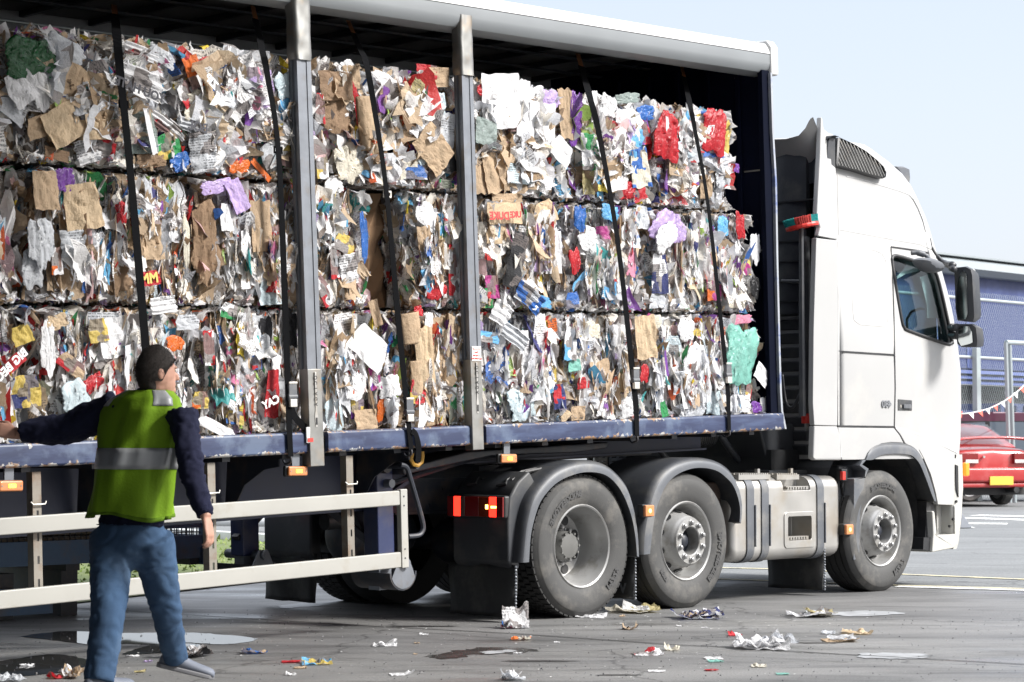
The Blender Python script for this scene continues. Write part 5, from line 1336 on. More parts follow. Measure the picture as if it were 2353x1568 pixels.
mb = TB(); mb.cyl((-1.5, .4, -.25), (-1.5, 2.1, -.25), .03, 10); mb.build('leg_shaft', M['steeld'], TL, smooth='auto')
# winding handle
q = T(900, 1070, .40)
mb = TB(); mb.lathe([(0, -.02), (.05, -.02), (.055, 0), (.055, .04), (0, .05)], (q.x-.02, .44, q.z), (0, 1, 0), 20); mb.cyl((q.x-.02, .44, q.z), (q.x-.02, .12, q.z), .022, 10); mb.build('gearbox', M['chassis'], TL, smooth='auto')
pts = [T(a, b_, .10) for a, b_ in ((920, 1068), (934, 1074), (943, 1100), (962, 1165), (972, 1205), (971, 1220), (962, 1230), (938, 1233))]
mb = TB(); mb.tube(catmull(pts, 4), .017, 8); mb.build('winding_handle', M['chassis'], TL, smooth='auto')
for a, b_ in (((730, 1150), (850, 1245)), ((800, 1150), (853, 1243))):
    mb = TB(); mb.bar(T(*a, .9), T(*b_, .6), .07, .05); mb.build('leg_brace', M['chassis'], TL)
mb = TB(); mb.bar(T(543, 1240, 2.0), T(598, 1178, 2.0), .07, .06); mb.build('leg_brace', M['black'], TL)
# air tank hung between the beams and other dark gear
mb = TB(); q = T(765, 1235, 1.4); mb.lathe([(0, -.02), (.12, -.01), (.17, .02), (.18, .05), (.18, .6), (.15, .65), (0, .66)], (q.x+.05, q.y, q.z), (1, .0, 0), 24); mb.build('air_tank', M['chassis'], TL, smooth='auto')
mb = TB(); q = T(745, 1200, 1.2); mb.cyl(q, q+Vector((.25, 0, 0)), .06, 14); mb.build('spring_brake', M['black'], TL, smooth='auto')
# trailer gear seen under the bed: skid ramps, cable coils, yellow tie ring
mb = TB(); mb.tube([T(a, b_, .12) for a, b_ in catmull([(947, 1042, 0), (944, 1056, 0), (950, 1068, 0), (960, 1070, 0), (969, 1062, 0), (971, 1048, 0), (970, 1038, 0)], 3) and [(947, 1042), (944, 1056), (950, 1068), (960, 1070), (969, 1062), (971, 1048), (970, 1038)]], .014, 6); mb.build('tie_ring', mat('yellow_ring', (.45, .24, .03), .5), TL, smooth='auto')
mb = TB(); c = T(1575, 1006, .9); pts = [c+Vector((t_*.0021, .0, 0))+Vector((0, .09*math.cos(t_*.5), .09*math.sin(t_*.5))) for t_ in range(0, 150)]; mb.tube(pts, .008, 5); mb.build('coil_hose', M['black'], TL, smooth='auto')
mb = TB(); mb.tube(catmull([T(a, b_, .5) for a, b_ in ((905, 1110), (1000, 1080), (1100, 1052), (1200, 1040))], 5), .02, 6); mb.build('air_pipe', M['chassis'], TL)
mb = TB(); mb.prism([T(a, b_, .35) for a, b_ in ((1075, 1038), (1400, 1016), (1395, 1030), (1330, 1040), (1130, 1048), (1000, 1075), (930, 1092), (925, 1078))], (0, 1.5, 0)); mb.build('neck_skid', M['chassis'], TL, bevel=.01)
# rear bogie of the trailer, out of the picture to the left, and its far tyres
for x in (-7.4, -8.7):
    for y in (.02, 2.2):
        mb = TB(); mb.lathe([(.3, 0), (.5, 0), (.52, .04), (.52, .26), (.5, .3), (.3, .3)], (x, y, -.80), n=40); wv = mb.build('wheel', M['rubber'], TL, smooth='auto')
        mb = TB(); mb.lathe([(.0, .1), (.2, .1), (.3, .02)], (x, y, -.80), n=30); mb.build('rim', M['rim'], wv, smooth='auto')
mb = TB(); mb.box(X0-.04, X0, .0, YW, .1, 3.0); mb.build('rear_frame', M['navy'], TL)
# cargo net: underslung wire-mesh carrier box hanging beneath the bed (blue frame)
# ================= wire stillages behind the trailer =================
blu = mat('stillage_blue', (.06, .13, .24), .5, var=.15, dirt=(.12, .10, .08), dirt_amt=.6)
card = mat('dusty_card', (.30, .24, .17), .85, var=.25, scale=6)
def stillage(xa, xb, ya, yb, zb, zt, lab, shelf=True):
    r_ = empty('wire_stillage', (xa, ya, 0), lab, 'stillage')
    for x in (xa, xb):
        for y in (ya, yb):
            mb = MB(); mb.box(x-.03, x+.03, y-.03, y+.03, zb, zt); mb.build('post', blu, r_)
    for z in (zb+.18, (zb+zt)/2, zt):
        mb = MB(); mb.box(xa+.031, xb-.031, ya-.02, ya+.02, z-.045, z+.045); mb.build('rail', blu, r_)
        mb = MB(); mb.box(xb-.02, xb+.02, ya+.031, yb-.031, z-.045, z+.045); mb.build('rail', blu, r_)
    mb = MB(); w_ = .0035
    x = xa+.05
    while x < xb: mb.box(x-w_, x+w_, ya+.022, ya+.028, zb+.2, zt); x += .048
    z = zb+.2
    while z < zt: mb.box(xa, xb, ya+.03, ya+.036, z-w_, z+w_); z += .048
    y = ya+.05
    while y < yb: mb.box(xb-.03, xb-.025, y-w_, y+w_, zb+.2, zt); y += .048
    z = zb+.2
    while z < zt: mb.box(xb-.04, xb-.034, ya, yb, z-w_, z+w_); z += .048
    o = mb.build('wire_mesh', M['black'], r_)
    mb = MB(); mb.box(xa, xb, ya, yb, zb+.05, zb+.17); mb.build('base', blu, r_)
    for sx in (xa+.06, (xa+xb)/2, xb-.06):
        mb = MB(); mb.box(sx-.06, sx+.06, ya+.02, yb-.02, zb, zb+.05); mb.build('foot', M['chassis'], r_)
    return r_
YS = 2.75
sx0, sx1 = P(-160, 1320, YS).x, P(468, 1300, YS).x; sz0 = P(468, 1318, YS).z+.12
sz1 = .98
rt = stillage(sx0, sx1, YS, YS+1.0, sz0-.05, sz1, 'blue wire mesh stillage of flattened cardboard behind the trailer side guard')
for px in (-130, 20, 168):
    x = P(px, 1400, YS).x; mb = MB(); mb.box(x-.07, x+.07, YS+.05, YS+.9, 0, sz0-.05); mb.build('leg', M['chassis'], rt)
x = P(275, 1380, YS).x; mb = MB(); mb.lathe([(0, -.03), (.07, -.03), (.08, 0), (.07, .03), (0, .03)], (x, YS+.1, .08), n=16); mb.box(x-.02, x+.02, YS+.04, YS+.16, .08, sz0-.05); mb.build('castor', M['black'], rt)
mb = MB(); mb.box(P(-160, 1390, YS).x, P(118, 1390, YS).x, YS-.02, YS+.02, .03, .22); mb.build('lower_panel', blu, rt)
rr = random.Random(4)
for i in range(6):
    z = sz0+.135+i*.07
    mb = MB(); mb.box(P(-150, 1300, YS).x+rr.uniform(0, .1), P(330, 1300, YS).x-rr.uniform(0, .25), YS+.10+rr.uniform(0, .06), YS+.9, z, z+.062)
    o = mb.build('cardboard_stack', card, None, bevel=.01); props(o, ('bottom', 'second', 'third', 'fourth', 'fifth', 'topmost')[i]+' layer of flattened brown cardboard lying inside the blue mesh stillage', 'cardboard', 'cardboard layers in the stillage')
# ================= waste paper bales =================
from mathutils import noise as mnoise
m, nt, b = newmat('scrap_paper'); Lk = nt.links.new
def attr(n): 
    a = nt.nodes.new('ShaderNodeAttribute'); a.attribute_name = n; return a
def mth(op, a, b_=None, c=None):
    n = nt.nodes.new('ShaderNodeMath'); n.operation = op
    for i, s in enumerate((a, b_, c)):
        if s is None: continue
        if isinstance(s, (int, float)): n.inputs[i].default_value = s
        else: Lk(s, n.inputs[i])
    return n.outputs[0]
aC, aD, aU, aP = attr('col'), attr('col2'), attr('uvp'), attr('prm')
su = nt.nodes.new('ShaderNodeSeparateXYZ'); Lk(aU.outputs['Vector'], su.inputs[0]); U, V, K = su.outputs
spm = nt.nodes.new('ShaderNodeSeparateXYZ'); Lk(aP.outputs['Vector'], spm.inputs[0]); GL, SC, _z = spm.outputs
cmb = nt.nodes.new('ShaderNodeCombineXYZ'); Lk(U, cmb.inputs[0]); Lk(V, cmb.inputs[1]); Lk(mth('MULTIPLY', K, 37.), cmb.inputs[2])
def n_(t, sc, vec, **k):
    n = nt.nodes.new(t); n.inputs['Scale'].default_value = sc; Lk(vec, n.inputs['Vector'])
    return n
# text rows
rowf = mth('FRACT', mth('MULTIPLY', V, 62.)); row = mth('GREATER_THAN', rowf, .5)
cs = nt.nodes.new('ShaderNodeVectorMath'); cs.operation = 'MULTIPLY'; Lk(cmb.outputs[0], cs.inputs[0]); cs.inputs[1].default_value = (140, 62, 1)
tn = n_('ShaderNodeTexNoise', 1., cs.outputs[0]); words = mth('GREATER_THAN', tn.outputs[0], .47)
pb = n_('ShaderNodeTexVoronoi', 11., cmb.outputs[0]); pb.distance = 'CHEBYCHEV'
blk = nt.nodes.new('ShaderNodeSeparateColor'); Lk(pb.outputs['Color'], blk.inputs[0])
para = mth('GREATER_THAN', blk.outputs[0], .42)
txt = mth('MULTIPLY', mth('MULTIPLY', row, words), mth('MULTIPLY', para, .7))
istxt = mth('MULTIPLY', mth('GREATER_THAN', K, .40), mth('LESS_THAN', K, .66))
isblk = mth('GREATER_THAN', K, .60)
blkm = mth('MULTIPLY', mth('GREATER_THAN', blk.outputs[1], .55), isblk)
pict = mth('MULTIPLY', mth('GREATER_THAN', blk.outputs[2], .72), mth('GREATER_THAN', K, .5))
def mixc(f, a, b_):
    x = nt.nodes.new('ShaderNodeMix'); x.data_type = 'RGBA'; Lk(f, x.inputs[0])
    for s, i in ((a, 6), (b_, 7)):
        if isinstance(s, tuple): x.inputs[i].default_value = (*s, 1)
        else: Lk(s, x.inputs[i])
    return x.outputs[2]
big = n_('ShaderNodeTexNoise', 6., cmb.outputs[0]); bigm = mth('MULTIPLY', mth('GREATER_THAN', big.outputs[0], .54), mth('GREATER_THAN', K, .80))
c = mixc(blkm, aC.outputs['Color'], aD.outputs['Color'])
c = mixc(bigm, c, aD.outputs['Color'])
c = mixc(mth('MULTIPLY', pict, .85), c, (.22, .19, .18))
c = mixc(mth('MULTIPLY', txt, istxt), c, (.06, .06, .07))
tcb = nt.nodes.new('ShaderNodeTexCoord')
gn = nt.nodes.new('ShaderNodeTexNoise'); gn.inputs['Scale'].default_value = 9; gn.inputs['Detail'].default_value = 7; Lk(tcb.outputs['Object'], gn.inputs['Vector'])
gm = nt.nodes.new('ShaderNodeMapRange'); gm.inputs[1].default_value = .35; gm.inputs[2].default_value = .7; gm.inputs[3].default_value = 1.08; gm.inputs[4].default_value = .82; Lk(gn.outputs[0], gm.inputs[0])
sc_ = nt.nodes.new('ShaderNodeVectorMath'); sc_.operation = 'SCALE'; Lk(c, sc_.inputs[0]); Lk(gm.outputs[0], sc_.inputs['Scale'])
Lk(sc_.outputs[0], b.inputs['Base Color']); Lk(GL, b.inputs['Roughness'])
bn = nt.nodes.new('ShaderNodeTexNoise'); bn.inputs['Scale'].default_value = 30; bn.inputs['Detail'].default_value = 5; bn.inputs['Roughness'].default_value = .6; bn.inputs['Distortion'].default_value = 1.2
Lk(tcb.outputs['Object'], bn.inputs['Vector'])
bp = nt.nodes.new('ShaderNodeBump'); bp.inputs['Strength'].default_value = .7; bp.inputs['Distance'].default_value = .012; Lk(bn.outputs[0], bp.inputs['Height']); Lk(bp.outputs[0], b.inputs['Normal'])
trl = nt.nodes.new('ShaderNodeBsdfTranslucent'); Lk(sc_.outputs[0], trl.inputs[0]); Lk(bp.outputs[0], trl.inputs[1])
mxs = nt.nodes.new('ShaderNodeMixShader'); mxs.inputs[0].default_value = .42; Lk(b.outputs[0], mxs.inputs[1]); Lk(trl.outputs[0], mxs.inputs[2]); Lk(mxs.outputs[0], nt.nodes['Material Output'].inputs[0])
M['scrap'] = m
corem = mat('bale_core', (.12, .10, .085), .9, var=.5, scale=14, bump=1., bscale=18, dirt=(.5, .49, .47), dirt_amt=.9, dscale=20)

PAL = [  # weight, colour
 (30, (.90, .89, .885)), (12, (.80, .815, .85)), (9, (.82, .78, .71)), (5, (.58, .60, .64)), (3, (.36, .37, .39)),
 (9, (.50, .375, .255)), (9, (.60, .47, .33)), (5, (.38, .27, .17)), (2, (.25, .165, .10)),
 (4.2, (.55, .04, .04)), (2.2, (.68, .14, .05)), (2.4, (.05, .14, .42)), (2.6, (.12, .38, .62)), (1.2, (.05, .05, .18)), (1.6, (.22, .08, .34)), (1.4, (.52, .40, .66)),
 (1.4, (.05, .28, .10)), (1.2, (.35, .52, .12)), (1.6, (.72, .56, .06)), (1.3, (.62, .20, .36)), (2.4, (.80, .55, .55)), (1., (.02, .02, .025)), (1.2, (.08, .40, .40)), (1.5, (.62, .72, .78))]
PW = np.array([p[0] for p in PAL]); PC = np.array([p[1] for p in PAL])
def palette(n, brown=1., colour=1., white=1.):
    w = PW.copy(); w[0:5] *= white*1.9; w[5:9] *= brown*1.15; w[9:] *= colour*.62; w = w/w.sum()
    return RNG.choice(len(PAL), n, p=w)
GU, GV = 5, 7
ug, vg = np.meshgrid(np.linspace(-1, 1, GU), np.linspace(-1, 1, GV), indexing='ij'); ug = ug.ravel(); vg = vg.ravel()
quads = np.array([(i*GV+j, (i+1)*GV+j, (i+1)*GV+j+1, i*GV+j+1) for i in range(GU-1) for j in range(GV-1)])
def flakes(N, cen, nrm, a, b_, theta, phi, psi, crum=.14):
    """N flakes -> verts (N, GU*GV, 3). cen (N,3), nrm (N,3) outward, half sizes a, b_, in-plane rotation, tilts"""
    r = RNG
    k = GU*GV
    # ragged outline: squeeze rows/columns at random
    ex = 1+r.normal(0, .16, (N, k)); ey = 1+r.normal(0, .12, (N, k))
    tap = r.uniform(-.35, .35, (N, 1)); sk = r.uniform(-.3, .3, (N, 1))
    U_ = ug[None]*ex*(1+tap*vg[None])+sk*vg[None]*.6; V_ = vg[None]*ey*(1+r.uniform(-.25, .25, (N, 1))*ug[None])
    cut = r.uniform(0, 1, (N, 1)) < .4
    V_ = np.where(cut & (ug[None] > .4) & (vg[None] > .3), V_*.55, V_)
    x = U_*a[:, None]; y = V_*b_[:, None]
    s = np.minimum(a, b_)[:, None]
    h = (r.uniform(-.3, .35, (N, 1))*ug[None]**2+r.uniform(-.15, .3, (N, 1))*vg[None]**2)*s
    f0 = r.uniform(-.6, .6, (N, 1)); h += r.uniform(-.8, .8, (N, 1))*np.abs(ug[None]-f0)*s*.5
    f1 = r.uniform(-.7, .7, (N, 1)); h += r.uniform(-.6, .6, (N, 1))*np.abs(vg[None]-f1)*s*.4
    h += r.normal(0, crum, (N, k))*s*.6
    ct, st_ = np.cos(theta)[:, None], np.sin(theta)[:, None]
    x, y = x*ct-y*st_, x*st_+y*ct
    # tilt about local vertical (y) then local horizontal (x)
    cp_, sp_ = np.cos(phi)[:, None], np.sin(phi)[:, None]
    x, h = x*cp_+h*sp_, -x*sp_+h*cp_
    cq, sq = np.cos(psi)[:, None], np.sin(psi)[:, None]
    y, h = y*cq-h*sq, y*sq+h*cq
    up = np.tile(np.array([[0, 0, 1.]]), (N, 1)); flat = np.abs(nrm[:, 2]) > .8
    up[flat] = (1, 0, 0)
    ax = np.cross(up, nrm); ax /= np.linalg.norm(ax, axis=1)[:, None]; ay = np.cross(nrm, ax)
    return cen[:, None, :]+x[..., None]*ax[:, None]+y[..., None]*ay[:, None]+h[..., None]*nrm[:, None]
def bale_mesh(parts):
    vs = np.concatenate([p['v'].reshape(-1, 3) for p in parts]); N = sum(p['v'].shape[0] for p in parts); k = GU*GV
    fs = (quads[None]+(np.arange(N)*k)[:, None, None]).reshape(-1, 4)
    me = bpy.data.meshes.new('bale'); me.vertices.add(len(vs)); me.vertices.foreach_set('co', vs.astype(np.float32).ravel())
    me.loops.add(fs.size); me.polygons.add(len(fs)); me.loops.foreach_set('vertex_index', fs.ravel().astype(np.int32))
    me.polygons.foreach_set('loop_start', np.arange(0, fs.size, 4, dtype=np.int32)); me.polygons.foreach_set('loop_total', np.full(len(fs), 4, dtype=np.int32)) if False else None
    me.update(calc_edges=True)
    def va(name, arr, typ, n):
        a_ = me.attributes.new(name, typ, 'POINT'); arr = np.repeat(arr, k, axis=0) if arr.shape[0] == N else arr
        a_.data.foreach_set('color' if typ == 'FLOAT_COLOR' else 'vector', arr.astype(np.float32).ravel())
    one = np.ones((N, 1))
    va('col', np.hstack([np.concatenate([p['c'] for p in parts]), one]), 'FLOAT_COLOR', 4)
    va('col2', np.hstack([np.concatenate([p['c2'] for p in parts]), one]), 'FLOAT_COLOR', 4)
    prm = np.concatenate([p['g'] for p in parts]); va('prm', prm, 'FLOAT_VECTOR', 3)
    a_ = np.concatenate([p['a'] for p in parts]); bb = np.concatenate([p['b'] for p in parts]); kk = np.concatenate([p['k'] for p in parts])
    uv = np.stack([ug[None]*a_[:, None], vg[None]*bb[:, None], np.broadcast_to(kk[:, None], (N, k))], -1)+np.concatenate([np.repeat(RNG.uniform(-3, 3, (N, 1, 2)), k, 1), np.zeros((N, k, 1))], -1)
    at_ = me.attributes.new('uvp', 'FLOAT_VECTOR', 'POINT'); at_.data.foreach_set('vector', uv.reshape(-1, 3).astype(np.float32).ravel())
    # crisp creases, soft bends: half of the flakes smooth
    sm = np.repeat(np.random.default_rng(3).random(N) < .45, len(quads)); me.polygons.foreach_set('use_smooth', sm)
    me.update(); return me
def flakeset(N, cen, nrm, wr, hr, th_s, ph_s, ps_s, pal, crum=.14):
    if wr[1] < .06: pal = (pal[0], pal[1]*2.2, pal[2])
    a = RNG.uniform(*wr, N)/2; bb = RNG.uniform(*hr, N)/2
    v = flakes(N, cen, nrm, a, bb, RNG.normal(0, th_s, N), RNG.normal(0, ph_s, N), RNG.normal(0, ps_s, N), crum)
    ci = palette(N, *pal); c = PC[ci]*RNG.uniform(.82, 1.12, (N, 1)); c2 = PC[palette(N, .4, 2.2, 1.)]
    k_ = RNG.uniform(0, 1, N); brown = (ci >= 5) & (ci <= 8); k_ = np.where(brown, k_*.45, k_)
    g = np.where(brown, .85, np.where(RNG.random(N) < .4, RNG.uniform(.22, .4, N), RNG.uniform(.5, .8, N)))
    return dict(v=v, c=np.clip(c, 0, .92), c2=c2, g=np.stack([g, g*0, g*0], -1), a=a, b=bb, k=k_)
def make_bale(x0, x1, z0, z1, label, style='strata', pal=(1, 1, 1), y0=.12, depth=1.15, dens=1., top=True):
    root = empty('paper_bale', mat=TM @ Matrix.Translation(((x0+x1)/2, y0+depth/2, z0)), label=label, cat='bale', group='waste paper bales stacked on the trailer')
    W_, H_ = x1-x0, z1-z0; e = .055
    # core: lumpy rounded block
    mb = TB(); n = 14; rows = []
    for i in range(n+1):
        z = z0+.004+(H_-.03)*i/n; row = []
        per = []
        for j in range(16): per.append((x0+e+(W_-2*e)*j/16, y0+e))
        for j in range(8): per.append((x1-e, y0+e+(depth-e)*j/8))
        for j in range(16): per.append((x1-e-(W_-2*e)*j/16, y0+depth))
        for j in range(8): per.append((x0+e, y0+depth-(depth-e)*j/8))
        sq = .05*(abs(i/n-.5)*2)**4
        for (x, y) in per:
            p = Vector((x, y, z)); q = mnoise.noise_vector(p*5.)*.035
            cx_ = (x0+x1)/2; row.append(Vector((x+(cx_-x)*sq+q.x, y+sq*.6*(1 if y < y0+.5 else 0)+q.y, z)))
        rows.append(row)
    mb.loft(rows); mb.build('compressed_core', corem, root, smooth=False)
    parts = []
    def facepts(N, sx=1., sz=1.):
        u = RNG.uniform(-1, 1, N)*sx; v = RNG.uniform(-1, 1, N)*sz
        # relief: lumps and vertical strata
        x = (x0+x1)/2+u*(W_/2-.03); z = (z0+z1)/2+v*(H_/2-.05)
        edge = .20*np.abs(u)**7+.19*np.abs(v)**7
        lump = .035*np.sin(x*9+np.sin(z*7)*1.5+x0*5)+.025*np.sin(z*13+x*4)
        y = y0+edge+lump+RNG.uniform(-.022, .03, N)
        n = np.stack([u**5*.7, -np.ones(N), v**7*.8], -1); n /= np.linalg.norm(n, axis=1)[:, None]
        return np.stack([x, y, z], -1), n
    A = W_*H_
    if style == 'strata':
        spec = ((int(230*A*dens), (.06, .15), (.12, .38), .16, .32, .2), (int(1250*A*dens), (.014, .045), (.06, .26), .22, .45, .25), (int(950*A*dens), (.010, .034), (.025, .10), .7, .5, .4), (int(130*A*dens), (.05, .10), (.15, .45), .12, 1.25, .15))
    else:
        spec = ((int(230*A*dens), (.09, .22), (.12, .30), .8, .36, .34), (int(650*A*dens), (.03, .10), (.05, .18), .9, .5, .45), (int(75*A*dens), (.16, .30), (.17, .34), .7, .28, .25), (int(500*A*dens), (.014, .045), (.02, .09), 1.4, .6, .6))
    for (N, wr, hr, th, ph, ps) in spec:
        if N < 1: continue
        cen, nrm = facepts(N); parts.append(flakeset(N, cen, nrm, wr, hr, th, ph, ps, pal))
    # ends (towards -x and +x), near half of the depth
    for sgn, xe in ((-1, x0+.02), (1, x1-.02)):
        N = int(150*dens); cen = np.stack([np.full(N, xe)+RNG.uniform(-.02, .02, N), y0+RNG.uniform(.0, .7, N), RNG.uniform(z0+.03, z1-.02, N)], -1)
        parts.append(flakeset(N, cen, np.tile([[sgn*1., -.15, 0]], (N, 1)), (.03, .14), (.06, .25), .5, .6, .4, pal))
    if top:
        N = int(170*W_*dens); cen = np.stack([RNG.uniform(x0+.02, x1-.02, N), y0+RNG.uniform(.03, .45, N), z1-.02+RNG.uniform(-.02, .025, N)], -1)
        parts.append(flakeset(N, cen, np.tile([[0, -.35, .93]], (N, 1)), (.03, .16), (.04, .16), 1.5, .5, .5, pal))
        N = int(26*W_*dens); cen = np.stack([RNG.uniform(x0+.02, x1-.02, N), y0+RNG.uniform(.05, .2, N), z1+RNG.uniform(-.02, .02, N)], -1)
        parts.append(flakeset(N, cen, np.tile([[0, -1., 0.]], (N, 1)), (.02, .09), (.04, .12), 1.2, .9, .6, pal))
    N = int(90*W_*dens); cen = np.stack([RNG.uniform(x0+.02, x1-.02, N), y0+RNG.uniform(-.04, .08, N), z0+RNG.uniform(.0, .05, N)], -1)
    parts.append(flakeset(N, cen, np.tile([[0, -.9, -.3]], (N, 1)), (.02, .10), (.02, .08), 1.3, .7, .6, pal))
    me = bale_mesh(parts)
    # keep flakes off neighbours: clamp to the row
    co = np.empty(len(me.vertices)*3, np.float32); me.vertices.foreach_get('co', co); co = co.reshape(-1, 3)
    rag = .014*np.sin(co[:, 0]*37+z0*9)+.010*np.sin(co[:, 0]*91+co[:, 1]*50)
    lo_, hi_ = z0+.006+rag, z1+rag+(.055 if z1 > 2.4 else -.034); co[:, 2] = np.clip(co[:, 2], lo_, hi_+RNG.uniform(0, .02, len(co)) if z1 > 2.4 else hi_); co[:, 0] = np.clip(co[:, 0], x0-.03, x1+.03); co[:, 1] = np.maximum(co[:, 1], .02 if True else 0)
    me.vertices.foreach_set('co', co.ravel()); me.transform(TM)
    o = link('paper_surface', me, M['scrap'], root)
    for k in range(4):       # baling wires
        x = x0+W_*(.13+.245*k)+RNG.uniform(-.03, .03); pts = []
        for i in range(13):
            z = z0+H_*i/12; pts.append(Vector((x+.006*math.sin(i*1.7+k), y0-.035+.035*math.sin(i*1.1+k*2+x0)**2+.04*abs(i/6-1)**6, z)))
        mb = TB(); mb.tube(pts, .0032, 4); mb.build('baling_wire', M['wire'], root)
    return dict(root=root, x0=x0, x1=x1, z0=z0, z1=z1, y0=y0)
R0_, R1_, R2_, R3_ = .13, .945, 1.755, 2.52
B = []
def bl__(row, x0, x1, label, **k):
    z0, z1 = ((R0_, R1_), (R1_, R2_), (R2_, R3_))[row]; B.append(make_bale(x0, x1, z0, z1, label, **k))
bl__(2, -5.9, -4.62, 'top row bale at the left edge holding the big dark green bag', style='loose', pal=(1, .8, 1), y0=.16)
bl__(2, -4.60, -3.50, 'top row bale with folded newspaper and large tan cardboard behind the leftmost strap', style='loose', pal=(1.3, 1, .9))
bl__(2, -3.48, -2.37, 'top row bale with lilac box and orange carton left of the first steel pillar', style='loose', pal=(.8, 1.2, 1.1))
bl__(2, -2.32, -1.10, 'top row bale with brown corrugated box and dry straw between the two pillars', style='loose', pal=(2., .8, 1))
bl__(2, -1.08, -.07, 'top row bale faced with big blank white sheets right of the second pillar', style='loose', pal=(1.3, .5, 1.5))
bl__(2, -.05, .98, 'top row bale with purple wrapper, green and white packet and crumpled white bags', style='loose', pal=(1., 1., 1.2))
bl__(2, 1.0, 1.97, 'top row bale at the headboard end with bright red bags', style='loose', pal=(.6, 1.4, 1.2))
bl__(1, -5.9, -4.58, 'middle row bale at the dark left edge with grey plastic film', pal=(1, 1, .9), y0=.16)
bl__(1, -4.54, -3.30, 'middle row bale with purple film, red pouch and blue card', pal=(1.3, 1, 1))
bl__(1, -3.26, -1.95, 'middle row bale with violet sheet and tall kraft strips crossed by the first pillar', pal=(1.6, 1, 1))
bl__(1, -1.56, -.95, 'narrow middle row bale beside the dark brown cardboard hollow', pal=(1.2, 1.1, 1))
bl__(1, -.93, -.0, 'middle row bale with red lettered cardboard box and black newspaper wad', pal=(1.3, 1, 1))
bl__(1, .02, .90, 'middle row bale with crumpled blue bag on its top right corner', pal=(.7, 1.2, 1.2))
bl__(1, .94, 2.20, 'middle row bale at the headboard end with knotted lilac white bag', pal=(.8, 1.4, 1.2))
bl__(0, -5.9, -4.52, 'bottom row bale in shade at the left edge behind the outstretched arm', pal=(.8, 1.5, .8), y0=.16)
bl__(0, -4.48, -3.36, 'bottom row bale directly behind the head of the man in the vest', pal=(.6, 1.3, 1.3))
bl__(0, -3.32, -2.48, 'bottom row bale with long red carton left of the first pillar', pal=(1, 1, 1.1))
bl__(0, -2.44, -1.74, 'bottom row bale with big white illustrated sheet and white foam tray', pal=(.8, 1, 1.2))
bl__(0, -1.70, -.93, 'bottom row bale of folded kraft cardboard left of the second pillar', pal=(2.6, .8, .7))
bl__(0, -.89, -.08, 'bottom row bale of thin white newspaper layers right of the second pillar', pal=(.4, .8, 1.6))
bl__(0, -.06, .76, 'bottom row bale with red food packet and pale blue carton', pal=(.9, 1.1, 1.3))
bl__(0, .79, 2.25, 'bottom row bale at the headboard end with large mint green plastic sheet', pal=(.6, 1., 1.5))
# hollow between two middle row bales, lined with dark brown cardboard
def bale_at(x, z):
    best = None
    for q in B:
        dx = max(q['x0']-x, 0, x-q['x1']); dz = max(q['z0']-z, 0, z-q['z1']); d = dx+dz
        if best is None or d < best[0]: best = (d, q)
    return best[1]
C_ = dict(w=(.82, .82, .83), g=(.60, .62, .65), k=(.54, .405, .27), kb=(.66, .52, .35), kd=(.30, .20, .125), r=(.52, .02, .03), or_=(.70, .16, .02), bl=(.04, .16, .50), lb=(.16, .46, .74), nv=(.03, .04, .16), pu=(.20, .06, .36), li=(.55, .42, .70),
      gn=(.03, .30, .09), dg=(.005, .09, .02), ye=(.62, .48, .12), pk=(.72, .30, .42), bk=(.02, .02, .022), tl=(.25, .56, .48), cr=(.70, .66, .56), st=(.42, .36, .18), lg=(.62, .72, .76), mg=(.45, .05, .25), gg=(.30, .36, .34))
NAMES = dict(sheet='card_sheet', bag='plastic_bag', news='newspaper', box='flattened_box', tube='rolled_cardboard')
